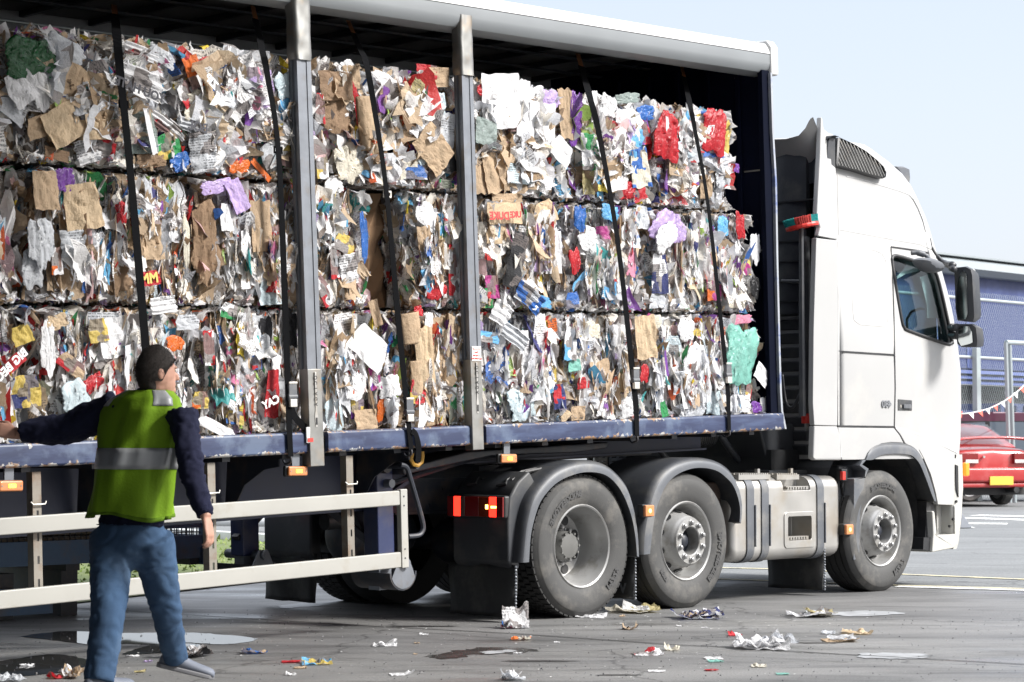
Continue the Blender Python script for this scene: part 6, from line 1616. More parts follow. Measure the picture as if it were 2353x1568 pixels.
def feature(px, py, w, h, rot=0, c='w', style='sheet', c2=None, k=.1, tilt=0., out=.05, gloss=None, sharp=1.):
    """one large scrap lying proud of a bale face; px,py its middle, w,h in pixels of the photograph"""
    p = T(px, py, .08); bq = bale_at(p.x, p.z); y = bq['y0']-.035-(out-.05)*.6; p = T(px, py, y); s = FPX/ (TM @ p - CAM).dot(FH); ratio = .66
    W2, H2 = w/(s*ratio)/2*.90, h/s/2*.90
    zl, zh = bq['z0']+.02, bq['z1']+(.03 if bq['z1'] < 2 else .08)
    if p.z+H2*.8 > zh: p.z = max(zh-H2*.8, bq['z0']+H2*.5)
    if p.z-H2*.8 < zl: p.z = zl+H2*.8
    col = C_[c]; col2 = C_[c2] if c2 else (.1, .1, .12)
    n = 22 if style == 'bag' else 15; th = rad(rot); rr_ = random.Random(int(px*31+py*7)); off = Vector((px*.37, py*.21, 3.))
    vs = []; uv = []
    for i in range(n):
        for j in range(n):
            u, v = -1+2*i/(n-1), -1+2*j/(n-1); uu, vv = u, v
            if style in ('bag',):   # crumpled film: irregular outline, ridged folds gathering to one corner
                rho = max(abs(u), abs(v)); l = math.hypot(u, v) or 1; f = .55*rho/l+.45; uu, vv = u*f, v*f
                an = math.atan2(vv, uu); wob = 1+.42*mnoise.noise(Vector((math.cos(an)*1.3, math.sin(an)*1.3, px*.13)))+.16*mnoise.noise(Vector((math.cos(an)*4, math.sin(an)*4, py*.11)))
                uu *= wob; vv *= wob
                L_ = min(W2, H2); ca, sa = math.cos(px*.7)*.5, 1.; a_ = uu*sa-vv*ca*.6; b2 = vv*sa+uu*ca*.6
                warp_ = mnoise.noise(Vector((uu*1.6, vv*1.6, px*.2)))*1.3
                fold = 1-2.2*abs(mnoise.noise(Vector((a_*2.6+warp_, b2*.55, py*.1)))); fold2 = 1-2.2*abs(mnoise.noise(Vector((a_*5.5+warp_*1.5, b2*1.3+warp_, px*.3))))
                dsp = L_*(.10*math.sqrt(max(0, 1-rho*rho*.96))+.10*fold+.045*fold2+.01*mnoise.noise(Vector((uu*9, vv*9, px))))
            elif style == 'tube':
                dsp = .5*W2*math.sqrt(max(0, 1-u*u*.95)); dsp += .01*abs(mnoise.noise(Vector((u*3, v*1.2, px))))*2
            else:
                uu += .10*mnoise.noise(Vector((v*2.2, u*.6, px*.3))); vv += .09*mnoise.noise(Vector((u*2.2, v*.6, py*.3)))
                if style == 'sheet' and (px+py) % 3 < 1.2: uu *= 1-.28*max(0, v)
                cr = abs(mnoise.noise(Vector((u*1.3+v*.7, v*1.1-u*.4, px*.17))))*.9+abs(mnoise.noise(Vector((u*3.1, v*2.7, py*.13))))*.35
                dsp = min(W2, H2)*(.24*cr*sharp+ (rr_.uniform(-.1, .1) if False else 0))+min(W2, H2)*.09*(u*math.cos(px)+v*math.sin(px))
                if style == 'news': dsp += min(W2, H2)*.25*(1-u*u)+.006*math.sin(v*9)
            x, z = uu*W2, vv*H2
            xr, zr = x*math.cos(th)-z*math.sin(th), x*math.sin(th)+z*math.cos(th)
            vs.append(TM @ Vector((p.x+xr, y-dsp+tilt*x, p.z+zr))); uv.append((-uu*W2, vv*H2, k))
    fs = [(i*n+j, (i+1)*n+j, (i+1)*n+j+1, i*n+j+1) for i in range(n-1) for j in range(n-1)]
    me = bpy.data.meshes.new('f'); me.from_pydata(vs, [], fs)
    for nm, val, ty in (('col', (*col, 1), 'FLOAT_COLOR'), ('col2', (*col2, 1), 'FLOAT_COLOR')):
        a_ = me.attributes.new(nm, ty, 'POINT'); a_.data.foreach_set('color', np.tile(np.array(val, np.float32), len(vs)))
    gl = gloss if gloss is not None else {'bag': .22, 'sheet': .55, 'news': .8, 'box': .8, 'tube': .85}[style]
    if c in ('k', 'kb', 'kd'): gl = max(gl, .8)
    a_ = me.attributes.new('prm', 'FLOAT_VECTOR', 'POINT'); a_.data.foreach_set('vector', np.tile(np.array((gl, 0, 0), np.float32), len(vs)))
    a_ = me.attributes.new('uvp', 'FLOAT_VECTOR', 'POINT'); a_.data.foreach_set('vector', np.array(uv, np.float32).ravel())
    me.polygons.foreach_set('use_smooth', [style == 'tube' or (style == 'bag' and i_ % 3 > 0) for i_ in range(len(fs))]); me.update()
    nm = NAMES[style]
    if style == 'sheet' and c in ('k', 'kb', 'kd'): nm = 'cardboard_piece'
    elif style == 'sheet' and c2: nm = 'printed_packet'
    elif style == 'sheet' and c == 'w': nm = 'paper_sheet'
    return link(nm, me, M['scrap'], bq['root'], solid=.002), p, y
F = feature
for f in (
 (62, 130, 100, 98, 8, 'dg', 'bag'), (148, 116, 78, 58, -20, 'g', 'bag'), (118, 142, 40, 60, -30, 'dg', 'bag'), (165, 212, 78, 140, -22, 'k'), (222, 222, 62, 110, 12, 'k'), (143, 288, 70, 95, 28, 'kb', 'sheet', None, .1, 0, .09), (211, 300, 62, 52, 5, 'kb', 'tube'),
 (50, 200, 60, 90, 35, 'w', 'sheet', None, .1), (30, 250, 60, 60, -35, 'g'), (92, 205, 30, 110, 10, 'w', 'bag'), (85, 168, 36, 26, -15, 'or_', 'sheet', 'w', .9), (325, 122, 70, 34, -12, 'r', 'news', 'w', .7), (322, 190, 92, 66, -14, 'w', 'news', 'g', .52, 0, .09), (372, 134, 54, 42, -20, 'g', 'bag'),
 (236, 170, 56, 60, -30, 'mg', 'sheet', 'w', .85), (345, 302, 16, 120, 13, 'w', 'sheet', None, .1, .5, .13), (320, 305, 66, 110, 5, 'gg', 'sheet', None, .45), (385, 335, 52, 66, 25, 'ye', 'sheet', 'gn', .9), (240, 330, 44, 66, -10, 'w', 'news', 'r', .7), (205, 345, 60, 62, 18, 'w', 'news', 'g', .55), (130, 355, 50, 30, -10, 'kd'), (95, 290, 60, 56, 20, 'k'),
 (378, 290, 64, 34, -30, 'r', 'news', 'w', .7), (405, 300, 44, 24, -35, 'gn', 'news', 'w', .9), (446, 165, 32, 84, 24, 'or_', 'sheet', 'r', .92, 0, .09), (470, 155, 30, 50, 10, 'r', 'bag'), (489, 186, 44, 50, -32, 'bl', 'sheet', 'w', .85, 0, .09), (520, 170, 40, 40, -10, 'w', 'sheet', 'gn', .7),
 (470, 245, 94, 86, 5, 'cr', 'bag'), (466, 350, 56, 104, 8, 'g', 'news', None, .55, 0, .08), (440, 290, 60, 34, -10, 'g', 'news', None, .5), (572, 205, 62, 110, 8, 'li', 'sheet', 'pk', .75, 0, .07), (612, 205, 34, 100, 3, 'li', 'sheet', 'w', .6), (650, 195, 34, 70, 0, 'lg', 'bag'), (655, 260, 30, 70, 0, 'lb', 'bag'),
 (560, 160, 40, 40, 10, 'w', 'bag'), (549, 393, 40, 34, 10, 'or_', 'bag'), (600, 392, 50, 16, -40, 'or_', 'sheet'), (535, 340, 44, 70, -8, 'bk', 'sheet', 'r', .85), (495, 340, 30, 70, 5, 'nv', 'sheet', 'w', .7), (575, 290, 30, 90, 4, 'w', 'sheet', 'pu', .7), (625, 350, 60, 60, 35, 'g', 'sheet', 'w', .8), (650, 325, 30, 50, 5, 'ye', 'sheet'), (425, 375, 60, 50, 20, 'bl', 'bag'), (350, 375, 60, 34, 8, 'kd', 'bag'), (300, 250, 24, 24, 0, 'w', 'bag'), (430, 215, 40, 60, 40, 'r', 'sheet', 'w', .9),
 (772, 198, 70, 76, 2, 'kd', 'box', None, .1), (764, 262, 70, 82, 4, 'kd', 'bag', None, .1, 0, .02, .85), (806, 178, 40, 60, 6, 'k', 'box'), (838, 285, 34, 140, 6, 'k', 'tube'), (855, 320, 32, 130, 8, 'kb', 'tube'), (819, 235, 14, 110, 10, 'r', 'bag'), (795, 158, 34, 40, 12, 'w', 'bag'), (878, 250, 42, 120, 4, 'w', 'sheet', 'g', .7), (915, 225, 40, 70, -5, 'w', 'news', None, .5), (952, 220, 28, 88, -28, 'st', 'news', None, .5, 0, .09),
 (980, 165, 46, 36, 0, 'w', 'sheet', 'r', .7), (1008, 178, 48, 50, 5, 'k', 'box'), (995, 342, 78, 92, -42, 'k', 'sheet', None, .1, 0, .1), (925, 300, 62, 60, 40, 'k'), (893, 330, 30, 80, 0, 'w'), (930, 368, 56, 34, 0, 'cr', 'sheet'), (798, 378, 56, 96, 8, 'cr', 'bag'), (955, 395, 50, 40, 0, 'bl', 'sheet', 'w', .8), (910, 395, 40, 44, 10, 'r', 'sheet', 'cr', .9), (860, 395, 60, 50, -20, 'lb', 'sheet', 'cr', .9), (765, 425, 44, 36, 5, 'w', 'bag'), (1035, 370, 26, 56, 8, 'bk', 'sheet'), (1026, 425, 34, 22, 0, 'w', 'sheet', 'gn', .85), (975, 275, 40, 60, 10, 'w', 'bag'), (1025, 300, 34, 90, -4, 'g', 'sheet', None, .45), (735, 250, 20, 80, 0, 'w', 'sheet', 'r', .85), (740, 380, 26, 70, 0, 'ye', 'sheet', 'w', .9), (975, 360, 36, 50, 20, 'lg', 'bag'), (900, 430, 60, 20, 0, 'r', 'sheet', 'w', .7), (885, 185, 60, 36, -20, 'w', 'bag'), (1010, 240, 24, 60, 4, 'lg', 'bag'),
 (1150, 232, 84, 140, 4, 'w', 'sheet', None, .1, 0, .09, None, .5), (1205, 250, 40, 150, -3, 'w', 'sheet', None, .1, 0, .07, None, .5), (1110, 210, 30, 34, -30, 'r', 'bag'), (1116, 305, 52, 70, -10, 'gg', 'sheet', None, .2, 0, .1), (1112, 300, 20, 60, 0, 'bk', 'sheet'), (1135, 385, 56, 130, 10, 'k', 'box', None, .1, 0, .07), (1098, 395, 28, 130, 8, 'k', 'box'), (1180, 285, 34, 40, 5, 'r', 'sheet', 'w', .75), (1262, 228, 44, 48, 4, 'li', 'bag'), (1228, 215, 44, 40, 0, 'w', 'bag'), (1300, 262, 32, 130, 2, 'k', 'box'), (1246, 295, 66, 130, 0, 'w', 'sheet', None, .1, 0, .07, None, .4),
 (1192, 380, 62, 96, 0, 'w', 'sheet', 'lg', .62, 0, .08), (1196, 345, 70, 28, 3, 'k'), (1235, 370, 34, 54, 0, 'li', 'bag'), (1290, 346, 54, 56, -34, 'w', 'sheet', None, .1, 0, .12, None, .4), (1200, 430, 50, 40, 5, 'w', 'sheet', None, .5), (1322, 272, 28, 150, -6, 'pu', 'bag'), (1356, 350, 44, 96, 0, 'w', 'sheet', 'gn', .95, 0, .08), (1352, 420, 30, 60, 3, 'st', 'sheet'), (1410, 375, 50, 120, -10, 'k', 'sheet', None, .1, 0, .08), (1404, 350, 30, 90, -10, 'pk', 'sheet', 'w', .9), (1366, 245, 24, 80, 4, 'nv', 'sheet', 'w', .7, 0, .09), (1395, 245, 44, 60, 0, 'w', 'bag'), (1440, 285, 70, 80, -10, 'w', 'bag'), (1458, 330, 44, 70, 5, 'lb', 'bag'), (1476, 300, 34, 74, 5, 'pu', 'sheet', 'r', .85),
 (1470, 385, 44, 104, 6, 'bl', 'sheet', 'cr', .88, 0, .08), (1458, 440, 50, 60, 20, 'nv', 'sheet', 'r', .9), (1436, 440, 56, 56, 5, 'r', 'bag'), (1372, 415, 16, 90, 10, 'lb', 'bag'), (1398, 430, 34, 60, 0, 'bk', 'bag'), (1530, 318, 66, 124, -3, 'r', 'bag', None, .1, 0, .12), (1548, 380, 40, 60, 0, 'w', 'bag'), (1582, 318, 30, 130, -3, 'lb', 'bag'), (1642, 305, 62, 110, -14, 'r', 'bag', None, .1, 0, .12), (1636, 300, 30, 26, 8, 'w', 'sheet', 'r', .5, 0, .15), (1534, 300, 16, 70, 14, 'w', 'sheet', None, .1, 0, .15), (1612, 285, 34, 50, 10, 'w', 'sheet', 'ye', .9), (1668, 320, 20, 90, -8, 'ye', 'bag'), (1640, 274, 66, 28, -6, 'bl', 'bag'), (1640, 365, 60, 66, -20, 'w', 'bag'), (1590, 385, 30, 90, 0, 'pu', 'sheet', 'w', .85), (1660, 400, 44, 70, 0, 'g', 'bag'), (1622, 430, 32, 60, 5, 'k', 'sheet'), (1440, 226, 64, 26, 8, 'gg', 'bag'), (1575, 420, 50, 50, 0, 'w', 'sheet'), (1520, 425, 20, 60, 10, 'ye', 'sheet', 'bl', .9), (1690, 385, 18, 24, 0, 'pu', 'bag'), (1480, 262, 50, 34, 10, 'bl', 'bag'),
 # middle row
 (105, 438, 50, 100, 2, 'k', 'box', None, .1, 0, .07), (147, 415, 38, 56, 0, 'pu', 'bag'), (188, 475, 72, 120, 10, 'kb', 'sheet', None, .1, 0, .07), (95, 560, 46, 140, 2, 'g', 'bag'), (72, 620, 40, 100, 0, 'g', 'bag'), (168, 560, 50, 70, 5, 'g', 'news', None, .5), (130, 600, 24, 70, 2, 'or_', 'sheet', 'w', .9), (322, 456, 24, 50, 3, 'lb', 'sheet'), (278, 490, 24, 52, 8, 'r', 'bag', None, .1, 0, .09), (345, 640, 40, 38, 10, 'r', 'sheet', None, .1, 0, .1), (545, 450, 34, 84, 24, 'li', 'sheet', None, .1, 0, .08), (520, 500, 26, 70, 3, 'w', 'sheet'), (350, 560, 46, 84, 3, 'k', 'box'), (600, 520, 46, 130, 4, 'k', 'box'), (640, 600, 50, 130, -4, 'kd', 'box'), (428, 560, 14, 150, 2, 'cr', 'bag'), (268, 640, 60, 70, 8, 'kd', 'bag', None, .1, 0, .05, .85), (258, 430, 22, 50, 0, 'bk', 'bag'), (210, 640, 40, 80, 0, 'bl', 'sheet', 'w', .6), (175, 610, 60, 30, -35, 'w'), (300, 620, 40, 50, -20, 'w', 'bag'), (470, 560, 60, 200, 2, 'kd', 'bag', None, .1, 0, .0, .9),
 (495, 430, 60, 40, 10, 'li', 'bag'), (565, 560, 20, 70, 5, 'w', 'bag'), (600, 620, 34, 60, 4, 'w', 'sheet'), (620, 680, 50, 60, 4, 'lg', 'sheet'), (754, 495, 38, 66, 30, 'mg', 'sheet', 'k', .9), (836, 545, 16, 130, 2, 'bl', 'bag'), (770, 600, 26, 90, 4, 'r', 'sheet', 'w', .85), (790, 560, 44, 50, -20, 'w', 'sheet', 'ye', .7), (800, 620, 40, 80, 10, 'w', 'news', None, .55), (745, 690, 26, 80, 30, 'r', 'sheet', 'w', .9),
 (980, 495, 54, 60, -30, 'w', 'bag'), (1014, 520, 14, 70, 2, 'lb', 'bag'), (1003, 668, 44, 50, 10, 'r', 'bag'), (985, 640, 34, 60, 20, 'lb', 'bag'), (1040, 620, 24, 130, 2, 'r', 'sheet', 'w', .9), (975, 560, 30, 90, 8, 'k', 'box'), (1000, 590, 40, 60, -8, 'k', 'sheet'), (1030, 520, 20, 60, 0, 'w', 'sheet', 'bk', .8),
 (1160, 490, 84, 56, 3, 'kb', 'box', None, .1, 0, .08, None, .4), (1165, 455, 76, 22, 3, 'k', 'box'), (1140, 540, 50, 44, 3, 'kb', 'sheet'), (1185, 600, 40, 150, -20, 'bk', 'news', 'w', .55, 0, .1), (1205, 560, 30, 90, -5, 'w', 'news', None, .5), (1215, 688, 66, 50, -30, 'g', 'news', 'bl', .62, 0, .12), (1240, 702, 60, 32, -8, 'lb', 'bag', None, .1, 0, .09), (1130, 660, 30, 60, 0, 'r', 'sheet', 'mg', .9), (1120, 690, 26, 50, 0, 'st', 'sheet', 'gn', .9), (1250, 490, 56, 60, 20, 'kb', 'sheet'), (1270, 580, 36, 110, 2, 'w', 'sheet'), (1235, 560, 34, 60, 0, 'g', 'sheet'),
 (1400, 488, 46, 40, -8, 'lb', 'bag', None, .1, 0, .09), (1330, 500, 30, 60, 0, 'bl', 'bag'), (1320, 600, 24, 64, 10, 'r', 'bag'), (1335, 640, 60, 16, 38, 'lb', 'sheet', 'w', .8), (1400, 665, 34, 66, -18, 'r', 'sheet', 'lb', .93, 0, .1), (1425, 610, 24, 60, 0, 'k', 'sheet'), (1450, 602, 22, 74, -10, 'pk', 'sheet', None, .1), (1360, 560, 60, 60, -30, 'w', 'bag'), (1315, 690, 34, 40, 5, 'bl', 'sheet', 'w', .8), (1385, 540, 40, 44, 4, 'mg', 'sheet', 'w', .8), (1450, 560, 20, 50, 0, 'w', 'bag'), (1475, 500, 34, 60, 0, 'g', 'sheet'),
 (1535, 520, 84, 84, 5, 'li', 'bag', None, .1, 0, .09), (1530, 545, 60, 60, 40, 'w', 'bag', None, .1, 0, .13), (1515, 630, 40, 100, 2, 'w', 'sheet', 'nv', .62, 0, .08), (1510, 690, 44, 40, 3, 'g', 'sheet'), (1558, 470, 50, 30, 0, 'r', 'sheet', 'w', .8), (1600, 510, 36, 50, 0, 'nv', 'sheet', 'w', .9), (1615, 560, 34, 60, 10, 'w', 'bag'), (1635, 600, 30, 70, 5, 'kb', 'sheet'), (1660, 520, 30, 60, 0, 'lb', 'bag'), (1700, 520, 24, 70, 4, 'r', 'bag'), (1735, 570, 26, 80, 0, 'w', 'bag'), (1715, 610, 20, 50, 0, 'mg', 'sheet', 'ye', .95), (1690, 630, 34, 60, 3, 'g', 'bag'), (1640, 660, 34, 70, 3, 'or_', 'sheet', 'mg', .9), (1690, 690, 50, 40, 0, 'cr', 'bag'), (1735, 660, 24, 60, 0, 'bk', 'bag'), (1585, 620, 20, 80, 3, 'pu', 'sheet', 'w', .8), (1560, 700, 50, 30, 5, 'w', 'sheet', 'gn', .8),
 # bottom row
 (225, 760, 38, 60, 8, 'r', 'sheet', 'ye', .93, 0, .09), (262, 775, 64, 100, 8, 'w', 'sheet', None, .1, 0, .07), (238, 745, 60, 60, 0, 'g', 'sheet', 'bl', .6), (375, 700, 52, 42, 8, 'w', 'news', None, .5, 0, .11), (402, 788, 34, 40, 0, 'or_', 'bag'), (250, 830, 60, 40, 0, 'w', 'sheet', 'r', .8), (110, 800, 26, 130, 2, 'w', 'bag'), (25, 840, 60, 34, 38, 'r', 'sheet', 'w', .2), (58, 900, 60, 84, 5, 'nv', 'sheet', 'ye', .9), (50, 770, 40, 50, 20, 'ye', 'sheet'), (130, 740, 44, 40, 10, 'kb', 'bag'), (165, 840, 60, 40, -34, 'r', 'sheet', 'k', .9), (170, 930, 60, 110, 5, 'lg', 'bag'), (215, 880, 40, 40, 30, 'r', 'bag'), (460, 920, 34, 44, 0, 'or_', 'sheet', 'ye', .9), (625, 905, 32, 124, -4, 'r', 'sheet', None, .1, 0, .09), (520, 870, 40, 40, 0, 'gn', 'sheet', 'ye', .85), (600, 770, 40, 100, 0, 'g', 'sheet'), (430, 740, 50, 40, 5, 'g', 'sheet', 'r', .5), (540, 720, 60, 40, -14, 'gn', 'sheet', 'w', .9), (480, 800, 24, 90, 4, 'w', 'sheet', 'r', .85), (500, 985, 90, 30, -24, 'w', 'sheet', None, .1, 0, .12), (540, 960, 36, 34, -8, 'bl', 'sheet', 'ye', .9), (550, 820, 40, 70, 6, 'k', 'box'), (665, 760, 30, 90, 0, 'bk', 'bag'), (590, 830, 20, 44, 0, 'r', 'sheet', 'bl', .9), (635, 840, 20, 60, 0, 'w', 'bag'),
 (848, 797, 84, 84, -38, 'w', 'sheet', 'lg', .2, 0, .13, None, .35), (815, 886, 46, 76, -6, 'w', 'bag', None, .1, 0, .11, .7), (780, 790, 30, 50, 10, 'cr', 'sheet'), (770, 830, 40, 40, 5, 'r', 'bag'), (790, 740, 50, 44, 8, 'w', 'sheet', 'r', .6), (862, 700, 20, 70, 20, 'k', 'sheet'), (840, 965, 50, 50, 3, 'k', 'box', None, .1, 0, .09), (860, 870, 26, 60, 6, 'pu', 'sheet', 'mg', .9), (875, 940, 18, 60, -8, 'or_', 'bag'), (895, 890, 50, 60, 0, 'w', 'bag'), (765, 950, 40, 80, 4, 'lg', 'bag'), (900, 960, 30, 90, 2, 'w', 'bag'), (820, 940, 30, 50, 0, 'pu', 'sheet', 'ye', .9), (770, 880, 26, 60, 0, 'lg', 'bag'),
 (940, 755, 44, 80, 8, 'k', 'tube'), (975, 820, 40, 150, 6, 'kb', 'box', None, .1, 0, .1), (1012, 780, 40, 110, -3, 'k', 'box'), (955, 870, 30, 90, 2, 'k', 'tube'), (985, 740, 20, 50, 0, 'w', 'bag'), (960, 900, 34, 66, -4, 'ye', 'sheet', 'r', .9, 0, .09), (1000, 905, 30, 90, 2, 'lg', 'bag'), (975, 965, 60, 44, 5, 'k', 'sheet'), (1020, 900, 22, 60, 0, 'bl', 'sheet', 'w', .8), (1040, 930, 20, 100, 0, 'gn', 'sheet', 'w', .8), (1035, 800, 20, 60, 0, 'kd', 'bag'), (960, 715, 20, 30, 0, 'r', 'bag'),
 (1122, 775, 52, 28, -6, 'w', 'sheet', 'lb', .7, 0, .09), (1182, 775, 60, 40, -30, 'g', 'news', None, .5, 0, .12), (1240, 770, 34, 110, 0, 'w', 'sheet', 'pu', .45), (1205, 800, 24, 90, -4, 'w', 'sheet', 'r', .45), (1150, 720, 40, 60, -30, 'w', 'news', None, .5), (1270, 760, 20, 60, 10, 'or_', 'sheet', 'w', .6), (1310, 790, 34, 86, -4, 'lb', 'sheet', 'w', .9, 0, .08), (1320, 840, 30, 30, 6, 'tl', 'sheet'), (1285, 912, 34, 64, 4, 'r', 'sheet', 'nv', .88, 0, .09), (1195, 930, 60, 80, 10, 'lg', 'bag'), (1225, 930, 30, 60, 0, 'w', 'sheet'), (1380, 860, 50, 70, 8, 'k', 'sheet'), (1328, 955, 36, 36, 0, 'k', 'box'), (1385, 930, 48, 66, 4, 'w', 'bag'), (1340, 880, 30, 30, 5, 'r', 'sheet', 'w', .5), (1270, 860, 16, 40, 0, 'ye', 'sheet'), (1430, 940, 50, 60, 3, 'w', 'bag'), (1300, 975, 26, 20, 40, 'kb', 'sheet', None, .1, 0, .14), (1420, 770, 40, 50, 0, 'w', 'bag'), (1430, 870, 34, 70, -6, 'kb', 'sheet'), (1360, 760, 40, 40, 0, 'cr', 'bag'),
 (1483, 775, 46, 110, 4, 'kb', 'sheet', None, .1, 0, .1), (1492, 735, 20, 30, -20, 'mg', 'sheet'), (1704, 815, 80, 150, 0, 'tl', 'bag', None, .1, 0, .09), (1750, 862, 40, 44, -34, 'w', 'sheet', None, .4, 0, .12), (1525, 942, 18, 40, 14, 'gn', 'sheet', None, .1, 0, .1), (1531, 835, 6, 66, 8, 'pu', 'sheet', None, .1, 0, .12), (1560, 880, 30, 60, 0, 'g', 'news', None, .5), (1600, 850, 70, 120, 2, 'w', 'bag'), (1575, 760, 40, 60, 0, 'w', 'bag'), (1610, 770, 40, 20, -20, 'ye', 'sheet'), (1515, 870, 24, 50, 5, 'w', 'bag'), (1650, 760, 26, 60, 0, 'g', 'bag'), (1590, 940, 80, 44, 0, 'g', 'bag'), (1640, 930, 40, 60, -10, 'lg', 'bag'), (1700, 940, 60, 50, 5, 'w', 'bag'), (1740, 945, 34, 30, 0, 'pu', 'bag'), (1720, 895, 16, 46, -20, 'ye', 'sheet', 'r', .9), (1755, 930, 24, 40, 0, 'w', 'bag'), (1510, 740, 20, 40, 4, 'cr', 'bag'), (1640, 830, 30, 80, 0, 'w', 'bag'), (1700, 735, 60, 24, 5, 'pk', 'bag'), (1480, 860, 20, 40, 0, 'r', 'bag'), (1545, 790, 40, 40, 0, 'lg', 'sheet', 'nv', .6)):
    F(*f)
# hollow between two middle row bales, lined with dark brown cardboard
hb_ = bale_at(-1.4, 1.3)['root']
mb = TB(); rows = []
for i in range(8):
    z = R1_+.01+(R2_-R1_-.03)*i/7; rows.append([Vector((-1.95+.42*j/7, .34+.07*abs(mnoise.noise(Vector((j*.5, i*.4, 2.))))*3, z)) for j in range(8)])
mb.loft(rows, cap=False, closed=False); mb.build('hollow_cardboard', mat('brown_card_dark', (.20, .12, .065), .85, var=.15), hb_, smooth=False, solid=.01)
def bale_text(s, px, py, size, rot, colm, z=.16):
    p = T(px, py, .08); q = bale_at(p.x, p.z); p = T(px, py, q['y0']-z); t_ = rad(rot)
    xd = TM.to_3x3() @ Vector((math.cos(t_), 0, math.sin(t_))); ud = TM.to_3x3() @ Vector((-math.sin(t_), 0, math.cos(t_)))
    return text_obj('printed_word', s, size, TM @ Vector((p.x, q['y0']-z, p.z)), xd, ud, colm, q['root'], True, .003)
inkr = mat('ink_red', (.50, .05, .05), .8); inkk = mat('ink_black', (.05, .05, .06), .8); inkg = mat('ink_gold', (.6, .42, .1), .5); inkw = mat('ink_white', (.75, .75, .75), .6)
bale_text('DUKE', 1148, 497, .075, 2, inkr, .10); bale_text('UKE', 1185, 494, .06, 4, inkr, .105); bale_text('YOU HATE', 322, 207, .075, -14, inkk, .155); bale_text('MM', 343, 641, .085, 8, inkg, .14); bale_text('BIG BEO', 26, 840, .07, 40, inkw, .11)
bale_text('ZIP', 486, 188, .07, -40, inkw, .135); bale_text('CAY', 623, 925, .07, 20, inkw, .125); bale_text('BOL', 455, 292, .08, -8, inkk, .10)
# ================= load straps hanging from the roof =================
def solve_y(px, py, ztar):
    lo, hi = 0., 2.0
    for _ in range(40):
        m_ = (lo+hi)/2
        if T(px, py, m_).z < ztar: lo = m_
        else: hi = m_
    return (lo+hi)/2
def ribbon(pts, w, th=.003, xf=TM):
    mb = MB(xf); rows = []
    for i, p in enumerate(pts):
        d = (pts[min(i+1, len(pts)-1)]-pts[max(i-1, 0)]).normalized(); x = Vector((1, 0, 0)); x = (x-d*x.dot(d)).normalized(); n = x.cross(d)
        tw = .12*math.sin(i*.35); x2 = (x*math.cos(tw)+n*math.sin(tw)); n2 = (n*math.cos(tw)-x*math.sin(tw))
        rows.append([p-x2*w/2-n2*th/2, p+x2*w/2-n2*th/2, p+x2*w/2+n2*th/2, p-x2*w/2+n2*th/2])
    return mb.loft(rows)
silver = mat('buckle_plated', (.62, .60, .55), .35, .6)
